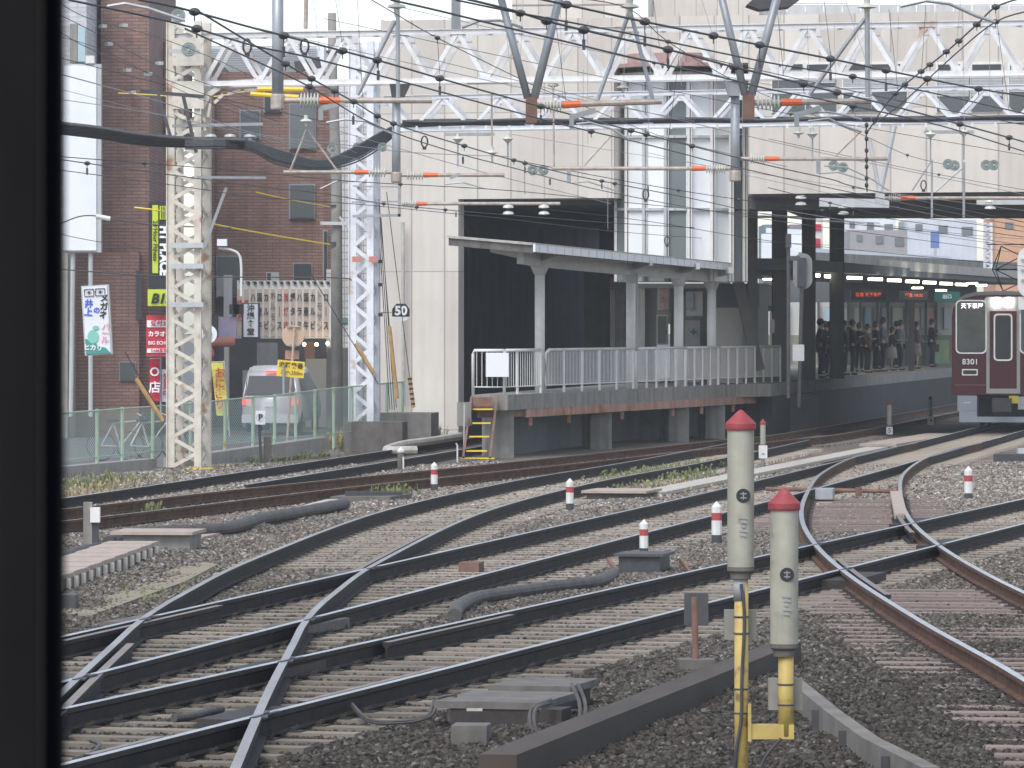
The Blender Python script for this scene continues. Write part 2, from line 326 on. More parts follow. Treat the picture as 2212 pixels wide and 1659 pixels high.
g._add(pts, [(r * nx + i, r * nx + i + 1, (r + 1) * nx + i + 1, (r + 1) * nx + i) for r in range(len(ys) - 1) for i in range(nx - 1)])
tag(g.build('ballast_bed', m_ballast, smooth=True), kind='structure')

# gravel stones (one object, geometry nodes)
def gravel():
    from mathutils.kdtree import KDTree
    from mathutils import noise
    cp_ = [(p, k) for k, cl in enumerate(CENTRES) for p in cl]; kd = KDTree(len(cp_))
    for q_, (p, k) in enumerate(cp_): kd.insert((p.x, p.y, 0), q_)
    kd.balance(); vs = []; rows = 0; NX = 80; Y = 29.5
    while Y <= 106:
        xa = max(-.104 * Y - 2.2, fx(Y) + .25); xb = .104 * Y + 2.4; rows += 1
        for q_ in range(NX):
            x = xa + (xb - xa) * q_ / (NX - 1); _, ix, d = kd.find((x, Y, 0)); w = noise.noise(Vector((x * .8, Y * .5, 0))); w2 = noise.noise(Vector((x * 2.6, Y * 1.6, 5)))
            h = -.197 + .010 * w2 + max(0, min(1, (d - 1.35) / .8)) * (.045 + .05 * w)
            if cp_[ix][1] == 5 and Y < 50 and d < 2: h += .010 + .035 * w
            elif d < 1.35: h += .012 * max(0, w)
            vs.append((x, Y, h))
        Y += .55
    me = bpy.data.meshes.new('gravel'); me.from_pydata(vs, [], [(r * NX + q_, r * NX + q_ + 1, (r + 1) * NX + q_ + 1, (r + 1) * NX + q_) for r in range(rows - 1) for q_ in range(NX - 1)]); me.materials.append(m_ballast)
    o = bpy.data.objects.new('gravel', me); COL.objects.link(o); tag(o, kind='stuff'); o['label'] = 'loose grey and brown ballast stones between the tracks'; o['category'] = 'gravel'
    ng = bpy.data.node_groups.new('gravel', 'GeometryNodeTree'); N = ng.nodes; L = ng.links.new
    ng.interface.new_socket('Geometry', in_out='INPUT', socket_type='NodeSocketGeometry'); ng.interface.new_socket('Geometry', in_out='OUTPUT', socket_type='NodeSocketGeometry')
    gi = N.new('NodeGroupInput'); go = N.new('NodeGroupOutput'); ds = N.new('GeometryNodeDistributePointsOnFaces'); ds.inputs['Density'].default_value = 520
    # thin the far stones: density selection by distance
    pos = N.new('GeometryNodeInputPosition'); sp = N.new('ShaderNodeSeparateXYZ'); L(pos.outputs[0], sp.inputs[0])
    sc = N.new('ShaderNodeMapRange'); sc.inputs[1].default_value = 30; sc.inputs[2].default_value = 100; sc.inputs[3].default_value = .021; sc.inputs[4].default_value = .036; L(sp.outputs[1], sc.inputs[0])
    kp = N.new('ShaderNodeMapRange'); kp.inputs[1].default_value = 30; kp.inputs[2].default_value = 85; kp.inputs[3].default_value = 1.0; kp.inputs[4].default_value = .28; L(sp.outputs[1], kp.inputs[0])
    rv = N.new('FunctionNodeRandomValue'); rv.data_type = 'FLOAT'; rv.inputs['Seed'].default_value = 5
    lt = N.new('FunctionNodeCompare'); lt.data_type = 'FLOAT'; lt.operation = 'LESS_THAN'; L(rv.outputs[1], lt.inputs[0]); L(kp.outputs[0], lt.inputs[1])
    ico = N.new('GeometryNodeMeshIcoSphere'); ico.inputs['Radius'].default_value = 1; ico.inputs['Subdivisions'].default_value = 1
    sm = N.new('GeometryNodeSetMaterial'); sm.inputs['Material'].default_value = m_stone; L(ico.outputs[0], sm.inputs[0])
    ins = N.new('GeometryNodeInstanceOnPoints'); rr = N.new('FunctionNodeRandomValue'); rr.data_type = 'FLOAT_VECTOR'; rr.inputs[1].default_value = (6.28, 6.28, 6.28)
    rs = N.new('FunctionNodeRandomValue'); rs.data_type = 'FLOAT_VECTOR'; rs.inputs[0].default_value = (.55, .6, .5); rs.inputs[1].default_value = (1.7, 1.5, 1.15); rs.inputs['Seed'].default_value = 3
    vm = N.new('ShaderNodeVectorMath'); vm.operation = 'SCALE'; L(rs.outputs[0], vm.inputs[0]); L(sc.outputs[0], vm.inputs['Scale'])
    L(gi.outputs[0], ds.inputs[0]); L(ds.outputs[0], ins.inputs['Points']); L(lt.outputs[0], ins.inputs['Selection']); L(sm.outputs[0], ins.inputs['Instance'])
    L(rr.outputs[0], ins.inputs['Rotation']); L(vm.outputs[0], ins.inputs['Scale']); jn = N.new('GeometryNodeJoinGeometry'); L(ins.outputs[0], jn.inputs[0]); L(gi.outputs[0], jn.inputs[0]); L(jn.outputs[0], go.inputs[0])
    md = o.modifiers.new('gravel', 'NODES'); md.node_group = ng

# ---------------------------------------------------------------- tracks
def resample(pts, step):
    out = []; n = len(pts)
    P = [Vector((p[0], p[1])) for p in pts]
    for i in range(n - 1):
        p0 = P[max(i - 1, 0)]; p1 = P[i]; p2 = P[i + 1]; p3 = P[min(i + 2, n - 1)]
        k = max(1, int((p2 - p1).length / step))
        for j in range(k):
            t = j / k
            out.append(.5 * ((2 * p1) + (p2 - p0) * t + (2 * p0 - 5 * p1 + 4 * p2 - p3) * t * t + (3 * p1 - p0 - 3 * p2 + p3) * t ** 3))
    out.append(P[-1]); return out
def offset(pl, d):
    o = []
    for i, p in enumerate(pl):
        t = (pl[min(i + 1, len(pl) - 1)] - pl[max(i - 1, 0)]).normalized(); o.append(p + Vector((t.y, -t.x)) * d)
    return o
PROF = [(-.0325, 0), (.0325, 0), (.034, -.035), (.010, -.05), (.010, -.13), (.063, -.142), (.063, -.153), (-.063, -.153), (-.063, -.142), (-.010, -.13), (-.010, -.05), (-.034, -.035)]
def rail(pl, z, mats, parent, name='rail', zs=1.0):
    b = MB(); n = len(PROF); vs = []
    for i, p in enumerate(pl):
        t = (pl[min(i + 1, len(pl) - 1)] - pl[max(i - 1, 0)]).normalized(); nr = Vector((t.y, -t.x))
        for a, h in PROF: q = p + nr * a; vs.append((q.x, q.y, z + h * zs))
    fs = []; ms = []
    for i in range(len(pl) - 1):
        for j in range(n): fs.append((i * n + j, (i + 1) * n + j, (i + 1) * n + (j + 1) % n, i * n + (j + 1) % n)); ms.append(1 if j == 0 else 0)
    fs += [tuple(range(n)), tuple(range((len(pl) - 1) * n, len(pl) * n))[::-1]]; ms += [0, 0]
    b._add(vs, fs); b.m = ms
    return b.build(name, mats, parent)
def sleeper_mesh(L, mt):
    b = MB(); b.box((0, 0, -.07), (L, .2, .14)); b.mi = 1
    for s in (-.75, .75):
        b.box((s, 0, .004), (.30, .15, .012))
        for q in (-.085, .085): b.box((s + q, .0, .018), (.045, .07, .03)); b.box((s + q * 1.2, .015, .024), (.022, .022, .045))
    me = bpy.data.meshes.new('sleeper'); me.from_pydata(b.v, [], b.f); me.materials.append(mt); me.materials.append(m_plate)
    for p, k in zip(me.polygons, b.m): p.material_index = k
    me.update(); return me
CENTRES = []
def track(label, left, z, mats, smat, step=.62, y0=30, y1=150, smax=100, slen=2.5, szoff=0., avoid=(), yaw=None, cut=None, cutR=None):
    pl = resample(left, 1.2); rl = offset(pl, 1.5); ce = offset(pl, .75)
    t = thing('railway_track', (ce[0].x, ce[0].y, -.2), label, 'railway track', 'railway tracks')
    a = [p for p in pl if (cut is None or cut[0] <= p.y <= cut[1])]; c = [p for p in rl if (cutR is None or cutR[0] <= p.y <= cutR[1])]
    rail(a, z, mats, t); rail(c, z, mats, t)
    me = sleeper_mesh(slen, smat); acc = 0; cnt = 0; extra = MB()
    for i in range(len(ce) - 1):
        seg = (ce[i + 1] - ce[i]); L = seg.length; s = step - acc if acc else 0
        while s < L:
            p = ce[i] + seg * (s / L)
            if y0 <= p.y <= y1 and not any((p - q).length < dd for cl, dd in avoid for q in cl):
                ang = -math.atan2(seg.x, seg.y) + random.uniform(-.006, .006)
                if yaw is not None: ang = yaw
                zz = z - .157 + szoff + random.uniform(-.006, .002) - (.012 if yaw is not None and p.y < 50 else 0)
                if cnt < smax:
                    o = bpy.data.objects.new('sleeper', me); COL.objects.link(o); o.location = (p.x, p.y, zz); o.rotation_euler = (0, 0, ang)
                    o.parent = t; o.matrix_parent_inverse = WM[t].inverted(); cnt += 1
                else: extra.box((p.x, p.y, zz - .07), (slen, .21, .14), rz=ang)
            s += step
        acc = L - (s - step)
    if extra.v: tag(extra.build('sleepers', smat, t), kind='stuff')
    CENTRES.append(ce); return t, pl, rl, ce
dk = [m_rail_side, m_rail_top]; rs = [m_rail_rust, m_rail_topr]
def gl(*ps): return [G(x, y).xy for x, y in ps]
A0 = G(600, 1429).xy; A1 = G(2212, 1077).xy; dA = (A1 - A0).normalized()
T1 = track('nearest straight track with dark rails crossing the whole foreground', [A0 - dA * 16, A0, A1, A1 + dA * 30], 0, dk, m_sleeper, y1=92, slen=2.6)
C = [Vector((-3.95 - .183 * 15, 28.4)), G(106, 1381).xy, G(1106, 1158).xy, G(1568, 1054).xy, Vector((9.2, 117.5)), Vector((12.35, 136)), Vector((21.5, 190))]
T2 = track('second track from the camera, the one the maroon train stands on', C, .0, dk, m_sleeper, y0=31, y1=150, szoff=-.004)
Gl = [Vector((-3.08, 26)), Vector((-3.26, 36)), Vector((-3.34, 43)), G(310, 1336).xy, G(400, 1281).xy, G(553, 1206).xy, G(828, 1104).xy, G(1106, 1040).xy, Vector((2.1, 100)), Vector((4.1, 112)), Vector((5.6, 121.5))]
T3 = track('curving track that cuts across two others and runs beside the platform', Gl, .004, [m_rail_side, m_rail_mid], m_sleeper, y0=31, y1=120, szoff=-.008, avoid=((T1[3], 2.2), (T2[3], 1.9)))
H3 = [G(106, 1102).xy + Vector((-4.2, -17)), G(106, 1102).xy, G(553, 1052).xy, Vector((0, 101.6)), Vector((4.75, 120.5)), Vector((7.6, 133)), Vector((17.2, 189))]
T4 = track('rusty brown track passing in front of the platform pillars', H3, -.004, rs, m_sleeper_d, y0=66, y1=135, szoff=-.012, avoid=((T3[3][-30:], 1.4),))
H1 = [G(106, 1079).xy + Vector((-3.2, -20)), G(106, 1079).xy, G(553, 1014).xy, G(990, 949).xy, Vector((.4, 134)), Vector((3.6, 158))]
T5 = track('farthest left track, running past the steps into the dark opening', H1, -.008, dk, m_sleeper_d, y0=72, y1=134, szoff=-.014, avoid=((T4[3], 1.8),), cutR=(86, 160))
K1 = [Vector((3.9, 28)), G(2212, 1469).xy, Vector((3.70, 46)), Vector((3.62, 54.6)), Vector((3.73, 62.8)), Vector((4.07, 71.6)), Vector((4.75, 82)), Vector((5.75, 94)), Vector((7.35, 107)), Vector((9.4, 118.3))]
T6 = track('curved crossover track bending through the right side of the picture', K1, .006, [m_rail_rust, m_rail_top], m_sleeper_r, y0=31, y1=104, szoff=-.002, slen=2.9, avoid=((T1[3], 1.7), (T2[3], 1.5)), yaw=-.12)
gravel()
def check(parent, pl, off, ya, yb, z):
    q = [p for p in offset(pl, off) if ya <= p.y <= yb]
    if len(q) > 1: rail(q, z, [m_rail_side, m_rail_topr], parent, 'check_rail')
check(T1[0], T1[2], -.12, 36, 40.5, -.01); check(T1[0], T1[1], .12, 43, 48, -.01); check(T1[0], T1[2], -.12, 31, 34, -.01)
check(T6[0], T6[1], .12, 50, 60, -.006); check(T6[0], T6[2], -.12, 66, 76, -.006); check(T3[0], T3[2], -.11, 55, 66, -.006); check(T3[0], T3[1], .12, 34, 44, -.006); check(T2[0], T2[1], .12, 42, 50, -.01)
# grey cast plates where rails cross
for px, py, pr, w, l in ((598, 1445, T1[0], .45, 1.3), (560, 1552, T1[0], .5, 1.3), (665, 1352, T2[0], .4, 1.4), (768, 1242, T2[0], .4, 1.6), (310, 1345, T2[0], .4, 1.2), (140, 1478, T2[0], .4, 1.2), (1765, 1182, T1[0], .4, 2.4), (1836, 1252, T1[0], .45, 2.0), (1979, 1132, T1[0], .35, 2.4), (2040, 1178, T1[0], .35, 2.2)):
    p = G(px, py, -.1); MB().box((p.x, p.y, -.105), (w, l, .09), rz=-.25).build('crossing_casting', m_conc_d if pr is not T1[0] else m_plate, pr)
# flangeway grooves where rail heads cross
def crossings(ta, tb):
    for pa in (ta[1], ta[2]):
        for pb in (tb[1], tb[2]):
            for i in range(len(pa) - 1):
                for j in range(len(pb) - 1):
                    a, b_, c, d_ = pa[i], pa[i + 1], pb[j], pb[j + 1]; r_, q_ = b_ - a, d_ - c; den = r_.x * q_.y - r_.y * q_.x
                    if abs(den) < 1e-9: continue
                    w = c - a; u = (w.x * q_.y - w.y * q_.x) / den; v = (w.x * r_.y - w.y * r_.x) / den
                    if 0 <= u < 1 and 0 <= v < 1:
                        x = a + r_ * u; g_ = MB(); rn, qn = r_.normalized(), q_.normalized(); rp, qp = Vector((rn.y, -rn.x)), Vector((qn.y, -qn.x)); sgn = .055
                        for dr_, pp in ((rn, rp), (qn, qp)):
                            m_ = x + pp * sgn; g_.beam((m_.x - dr_.x * .32, m_.y - dr_.y * .32, .004), (m_.x + dr_.x * .32, m_.y + dr_.y * .32, .004), .035, .012)
                        g_.build('flangeway', m_black, tb[0])
crossings(T1, T3); crossings(T2, T3); crossings(T1, T6)
# switch rods of the crossover
b = MB(); p = G(1655, 1056, -.05); q = G(1950, 1062, -.05); b.tube([p, q], .035, 8)
b.box(G(1760, 1060, -.05), (.14, .25, .12)); b.box(G(1855, 1062, -.05), (.1, .2, .14)); b.build('switch_rod', m_rust, T6[0])
b = MB(); b.box(G(1782, 1066, -.04), (.28, .9, .16), rz=-.1); b.build('insulated_joint', m_tube, T6[0])
MB().beam(G(1935, 1066, -.02), G(1946, 1115, -.02), .18, .08).build('guard_bar', m_walk, T6[0])

# ---------------------------------------------------------------- catenary structure
def lattice(b, a0, a1, b0, b1, n, w, t, first=0):
    for i in range(n):
        u0, u1 = i / n, (i + 1) / n
        p = (a0.lerp(a1, u0), b0.lerp(b1, u1)) if (i + first) % 2 == 0 else (b0.lerp(b1, u0), a0.lerp(a1, u1))
        b.beam(p[0], p[1], t, w, up=(0, 1, 0)) if False else b.beam(p[0], p[1], w, t, up=(0, 1, 0))
def mast(parent, base, w, d, z1, leg, n, m, lw=.06, rot=-.25):
    Mx = Matrix.Translation(base) @ Matrix.Rotation(rot, 4, 'Z'); H = z1 - base.z
    cs = [Vector((sx * w / 2, sy * d / 2, 0)) for sx, sy in ((-1, -1), (1, -1), (1, 1), (-1, 1))]
    for c in cs:
        b = MB(); a0 = Mx @ c; a1 = Mx @ (c + Vector((0, 0, H)))
        b.beam(a0, a1, leg, .03, up=Mx.to_3x3() @ Vector((0, 1, 0)))
        b.beam(a0 + Mx.to_3x3() @ Vector((math.copysign(leg / 2 - .0, c.x) * .98, math.copysign(-.03, c.y), 0)), a1 + Mx.to_3x3() @ Vector((math.copysign(leg / 2, c.x) * .98, math.copysign(-.03, c.y), 0)), .02, .07, up=Mx.to_3x3() @ Vector((0, 1, 0)))
        b.build('mast_leg', m, parent)
    for a, c, f in ((0, 1, 0), (3, 2, 1), (1, 2, 0), (0, 3, 1)):
        b = MB(); A0_, A1_, C0, C1 = Mx @ cs[a], Mx @ (cs[a] + Vector((0, 0, H))), Mx @ cs[c], Mx @ (cs[c] + Vector((0, 0, H)))
        for i in range(n):
            u0, u1 = i / n, (i + 1) / n
            pa, pb = (A0_.lerp(A1_, u0), C0.lerp(C1, u1)) if (i + f) % 2 == 0 else (C0.lerp(C1, u0), A0_.lerp(A1_, u1))
            up = Mx.to_3x3() @ (Vector((0, 1, 0)) if a in (0, 3) and c in (1, 2) and abs(cs[a].y - cs[c].y) < 1e-6 else Vector((1, 0, 0)))
            b.beam(pa, pb, lw, .02, up=up)
        b.build('lattice', m, parent)
def truss(parent, p0, p1, h, n, m, dep=.5, cw=.1, first=0, lw=.085):
    t = (p1 - p0).normalized(); back = Vector((-t.y, t.x, 0)).normalized() * dep; dn = Vector((0, 0, -h))
    for o_, z_ in ((Vector(), Vector()), (Vector(), dn), (back, Vector()), (back, dn)):
        b = MB(); b.beam(p0 + o_ + z_, p1 + o_ + z_, .02, cw); b.beam(p0 + o_ + z_ + Vector((0, 0, cw / 2 if z_.z == 0 else -cw / 2)) , p1 + o_ + z_ + Vector((0, 0, cw / 2 if z_.z == 0 else -cw / 2)), .09, .016); b.build('beam_chord', m, parent)
    for o_ in (Vector(), back):
        b = MB(); q0, q1 = p0 + o_, p1 + o_; k = .03
        ofs = back.normalized() * (.022 if o_.length < .1 else -.022)
        for i in range(n):
            u0, u1 = i / n, (i + 1) / n
            tp, bt = (u0, u1) if (i + first) % 2 == 0 else (u1, u0)
            b.beam(q0.lerp(q1, tp) + ofs, q0.lerp(q1, bt) + dn + ofs, .02, lw, up=t)
            if (i + first) % 2 == 0:
                c = q0.lerp(q1, tp) + ofs * 1.9 + Vector((0, 0, -.1)); b.beam(c - t * .16, c + t * .16, .012, .14)
            else:
                c = q0.lerp(q1, bt) + ofs * 1.9 + dn + Vector((0, 0, .09)); b.beam(c - t * .13, c + t * .13, .012, .12)
        b.build('beam_lattice', m, parent)
    b = MB()
    for i in range(0, n, 2): b.beam(p0.lerp(p1, i / n) + Vector((0, 0, .02)), p0.lerp(p1, (i + 1) / n) + back + Vector((0, 0, .02)), .06, .02)
    b.build('beam_bracing', m, parent)

base1 = W(408, 1009, 101.3); ga = thing('catenary_gantry', base1, 'near catenary gantry with rusty cream lattice mast and long white truss beam', 'catenary gantry', 'catenary gantries')
mast(ga, base1, .56, .56, 8.75, .15, 30, m_cream, lw=.075)
MB().box(base1 + Vector((0, 0, -.1)), (1.0, 1.0, .2), rz=-.25).build('mast_footing', m_conc_d, ga)
b = MB()
for z in (530, 575, 658, 1): 
    if z > 1: b.box(W(404, z, 100.9), (.70, .08, .1), rz=-.25)
b.build('mast_band', m_greyl, ga)
MB().box(W(402, 190, 101), (.7, .62, 1.7), rz=-.25).build('mast_head', m_cream, ga) if False else None
b = MB(); b.box(W(406, 205, 100.95), (.66, .02, .55), rz=-.25); b.box(W(406, 112, 100.95), (.66, .02, .55), rz=-.25); b.build('mast_head_plate', m_cream, ga)
MB().box(W(435, 1016, 100.6), (.5, .25, .1), rz=-.25).build('yellow_foot_guard', m_yelo, ga)
t0 = W(378, 78, 101.2); t1 = W(2330, 47, 96.5); t1.z = t0.z
truss(ga, t0, t1, .95, 31, m_beam, dep=.55, first=0)
# curved knee brace
b = MB(); kp = [W(430, 265, 101), W(436, 235, 101), W(450, 205, 101), W(478, 186, 101), W(515, 178, 101), W(560, 176, 101)]
for i in range(5): b.beam(kp[i], kp[i + 1], .05, .1); b.beam(kp[i] + Vector((.12, 0, -.16)), kp[i + 1] + Vector((.04, 0, -.16)), .05, .06)
b.build('knee_brace', m_cream, ga)
def dish(b, p, r): b.lathe(p, [(.012, -.05), (r * .2, -.045), (r * .24, -.005), (r * .45, -.03), (r * .5, .005), (r * .7, -.022), (r * .76, .012), (r, -.01), (r, .03), (r * .3, .06), (.03, .09)], 18, 'Y')
b = MB()
for px, py in ((408, 108), (385, 34)): dish(b, W(px, py, 100.4), .15)
b.build('disc_insulator', m_disc, ga)
MB().beam(W(366, 110, 100.6), W(432, 112, 100.6), .04, .08).build('cross_arm', m_greyl, ga)

base2 = W(787, 912, 118); gb = thing('catenary_gantry', base2, 'farther catenary gantry with clean white lattice mast and lower truss beam carrying black cables', 'catenary gantry', 'catenary gantries')
mast(gb, base2, .42, .45, 9.3, .17, 26, m_pole_w, lw=.09)
t0 = W(830, 211, 118); t1 = W(2330, 193, 112.2); t1.z = t0.z
truss(gb, t0, t1, .74, 23, m_pole_w, dep=.45, cw=.085, lw=.075)
b = MB(); b.box(W(770, 560, 117.6), (.2, .02, .13)); b.box(W(806, 560, 117.6), (.2, .02, .13)); b.build('red_band', mat('faded_red', (.55, .22, .18), rough=.7), gb)
b = MB(); b.beam(W(762, 467, 117.5), W(865, 465, 117.5), .05, .06); b.beam(W(863, 395, 117.5), W(863, 468, 117.5), .07, .05); b.beam(W(760, 437, 117.5), W(865, 435, 117.5), .04, .03); b.beam(W(762, 402, 117.5), W(863, 404, 117.5), .04, .03); b.build('side_platform', m_tube, gb)
b = MB()
for px, py in ((717, 320), (772, 318), (826, 318)): dish(b, W(px, py, 116.5), .11)
b.build('disc_insulator', m_disc, gb)

# bracket arms (cantilevers) with insulators
def arm(parent, x0, x1, y, Y, xi0, xi1, xo0, xo1, r=.038, ribs=6, dy=0):
    def yy(x): return y + dy * (x - x0) / max(1, abs(x1 - x0)) * (1 if x1 > x0 else -1)
    MB().tube([W(x0, yy(x0), Y), W(x1, yy(x1), Y)], r, 8).build('bracket_tube', m_tube_r, parent)
    b = MB(); c = W((xi0 + xi1) / 2, yy(xi0), Y); L = abs(xi1 - xi0) / F * Y; pr = [(.035, -L / 2)]
    for i in range(ribs):
        h = -L / 2 + L * (i + .5) / ribs; s = L / ribs * .3; pr += [(.035, h - s), (.095, h - s * .3), (.10, h + s * .3), (.04, h + s)]
    pr.append((.035, L / 2)); b.lathe(c, pr, 12, 'X'); b.build('insulator', m_insul, parent, smooth=True)
    MB().tube([W(xo0, yy(xo0), Y), W(xo1, yy(xo1), Y)], [r * 1.35, r * 1.1], 8).build('orange_sleeve', m_orange, parent)
def drop(parent, px, ya, yb, Y, r=.078):
    MB().tube([W(px, ya, Y), W(px, yb, Y)], r, 14).build('drop_tube', m_tube, parent, smooth=True)
    MB().lathe(W(px, yb - 12, Y), [(r * 1.15, -.1), (r * 1.25, -.08), (r * 1.25, .08), (r * 1.15, .1)], 12).build('collar', m_tube_r, parent)
def reg(parent, pts, Y, r=.016, m=None): MB().tube([W(x, y, Y) for x, y in pts], r, 6).build('steady_arm', m or m_tube, parent)

b = MB(); b.beam(W(303, 197, 100.2), W(440, 209, 100.2), .07, .07); b.beam(W(342, 205, 100.1), W(370, 300, 100.1), .04, .06); b.beam(W(396, 208, 100.1), W(424, 330, 100.1), .05, .07); b.build('side_arm', m_dark, ga)
b = MB(); b.beam(W(372, 272, 100.3), W(568, 268, 100.3), .08, .06); b.beam(W(425, 383, 100.5), W(575, 384, 100.5), .1, .05); b.beam(W(489, 405, 100.6), W(441, 535, 100.6), .05, .06); b.build('grey_bracket', m_grey, ga)
for x in (455, 497, 540):
    b = MB(); b.lathe(W(x, 300, 100.2), [(.03, -.1), (.12, -.08), (.10, -.04), (.04, -.03), (.04, .02), (.12, .04), (.10, .08), (.03, .1)], 14); b.build('post_insulator', m_disc, ga)
# gantry above the frame at about 66 m: its beam is over the picture
gc_ = thing('catenary_gantry', (W(600, 0, 66).x, 66, 6.9), 'nearest catenary supports hanging into the picture from above', 'catenary gantry', 'catenary gantries')
pA = Vector((-7, 66.8, 7.6)); pB = Vector((10, 62.8, 7.6)); truss(gc_, pA, pB, .35, 30, m_beam, dep=.5)
mast(gc_, Vector((-7.7, 66.9, -.5)), .5, .5, 7.9, .12, 26, m_beam); mast(gc_, Vector((10.6, 62.6, -.2)), .5, .5, 7.9, .12, 26, m_beam)
for g_, p_ in ((ga, W(2345, 47, 96.4)), (gb, W(2345, 193, 112.1))): mast(g_, Vector((p_.x, p_.y, -.2)), .5, .5, 8.8 if g_ is ga else 8.2, .14, 24, m_beam)
drop(gc_, 600, -60, 232, 66, .075)
for vx, vl, vr, vy in ((1148, 1075, 1215, 212), (1617, 1553, 1685, 205)):
    b = MB(); b.tube([W(vx - 8, vy, 66), W(vl, -30, 66)], .05, 10); b.tube([W(vx + 6, vy, 66), W(vr, -30, 66)], .055, 10); b.build('v_strut', m_tube, gc_, smooth=True)
    MB().box(W(vx, vy + 26, 66), (.15, .12, .33)).build('strut_plate', m_rust, gc_)
arm(gc_, 612, 933, 217, 66, 647, 690, 692, 735)
arm(gc_, 1160, 1430, 228, 66, 1172, 1214, 1215, 1255, dy=-9)
arm(gc_, 1625, 1882, 222, 66, 1633, 1686, 1688, 1732, dy=-4)
b = MB(); b.tube([W(859, 20, 66), W(860, 215, 66)], .028, 8); b.tube([W(853, 45, 66), W(772, 205, 66)], .028, 8); b.build('arm_hanger', m_tube, gc_)
b = MB(); b.tube([W(1360, 25, 66), W(1291, 215, 66)], .026, 8); b.tube([W(1362, 25, 66), W(1410, 215, 66)], .026, 8); b.build('arm_hanger', m_tube, gc_)
b = MB(); b.tube([W(1873, 10, 66), W(1875, 210, 66)], .034, 8); b.tube([W(1868, 40, 66), W(1748, 205, 66)], .026, 8); b.build('arm_hanger', m_tube, gc_)
for px in (857, 1361, 1873): MB().lathe(W(px, 16, 66), [(.03, -.12), (.04, -.02), (.13, 0), (.1, .03), (.04, .05), (.05, .14)], 12).build('pin_insulator', m_insul, gc_)
for x, y in ((690, 232), (1232, 250), (1718, 245)):
    b = MB(); b.beam(W(x, y + 4, 66), W(x + 55, y - 12, 66), .05, .07); b.beam(W(x + 3, y, 66), W(x + 3, y + 28, 66), .06, .07); b.build('steady_bracket', m_grey, gc_)
reg(gc_, [(705, 265), (745, 258), (790, 262), (850, 290)], 66); reg(gc_, [(1245, 268), (1275, 265), (1320, 278), (1360, 302)], 66); reg(gc_, [(1735, 245), (1790, 242), (1830, 250), (1862, 258)], 66); reg(gc_, [(1745, 262), (1790, 256), (1830, 275), (1862, 285)], 66)
MB().beam(W(985, -20, 66), W(985, 62, 66), .12, .1).build('hanger_post', m_tube, gc_)
reg(gc_, [(998, 60), (1035, 45), (1080, 44), (1130, 60)], 66, .02)
reg(gc_, [(1945, 14), (2000, 2), (2050, 8), (2110, 35), (2150, 48)], 66, .024)
reg(gc_, [(232, 14), (270, 8), (320, 18), (400, 45)], 60, .022)
# yellow line covers on the left
b = MB(); b.tube([W(556, 192, 98), W(655, 193, 98)], .045, 8); b.tube([W(541, 203, 98), W(645, 210, 98)], .045, 8); b.build('yellow_cable_cover', m_yelo, ga)
# supports of gantry 1
drop(ga, 856, 222, 395, 100.6, .085)
MB().slab([(W(840, 0, 100).x, W(0, 177, 100).z), (W(886, 0, 100).x, W(0, 177, 100).z), (W(868, 0, 100).x, W(0, 214, 100).z), (W(846, 0, 100).x, W(0, 214, 100).z)], 100.4, 100.8).build('tube_bracket', m_dark, ga)
drop(ga, 1588, 205, 392, 99, .088)
MB().slab([(W(1562, 0, 99).x, W(0, 170, 99).z), (W(1602, 0, 99).x, W(0, 170, 99).z), (W(1596, 0, 99).x, W(0, 208, 99).z), (W(1574, 0, 99).x, W(0, 208, 99).z)], 98.8, 99.2).build('tube_bracket', m_tube, ga)
arm(ga, 845, 612, 372, 100.6, 795, 834, 766, 796)
arm(ga, 868, 1090, 378, 100.6, 878, 915, 916, 946)
arm(ga, 1578, 1192, 364, 99, 1524, 1568, 1494, 1525, ribs=8)
arm(ga, 1600, 1917, 343, 99, 1620, 1652, 1653, 1684)
b = MB(); b.tube([W(662, 280, 100), W(626, 370, 100)], .022, 6); b.tube([W(664, 280, 100), W(728, 368, 100)], .022, 6); b.tube([W(1062, 200, 100), W(1063, 350, 100)], .018, 6); b.tube([W(1195, 180, 99), W(1197, 360, 99)], .018, 6); b.tube([W(1195, 358, 99) + Vector((.6, 0, 0)), W(1325, 288, 99)], .018, 6); b.tube([W(1800, 342, 99), W(1858, 285, 99)], .018, 6); b.build('arm_hanger', m_tube_r, ga)
for px, py in ((661, 262), (1063, 330), (1195, 185), (1725, 288), (1755, 290), (1345, 190)): MB().lathe(W(px, py, 99.8), [(.02, -.1), (.03, -.03), (.12, 0), (.1, .03), (.04, .05), (.04, .12)], 12).build('pin_insulator', m_insul, ga)
reg(ga, [(692, 408), (730, 390), (765, 392)], 100); reg(ga, [(962, 398), (1000, 394), (1050, 408)], 100); reg(ga, [(1235, 395), (1270, 392), (1330, 412)], 99); reg(ga, [(1770, 375), (1810, 372), (1870, 390)], 99); reg(ga, [(1780, 358), (1830, 362), (1885, 388), (1920, 412)], 99)
b = MB(); b.beam(W(972, 385, 100), W(993, 376, 100), .05, .06); b.beam(W(1229, 365, 99), W(1229, 395, 99), .08, .06); b.beam(W(1768, 345, 99), W(1768, 375, 99), .08, .06); b.build('steady_bracket', m_grey, ga)
for xa, xb, y in ((1008, 1098, 176), (1300, 1392, 170), (1840, 1930, 166)): MB().beam(W(xa, y, 100), W(xb, y, 100), .12, .1).build('beam_channel', m_tube, ga)
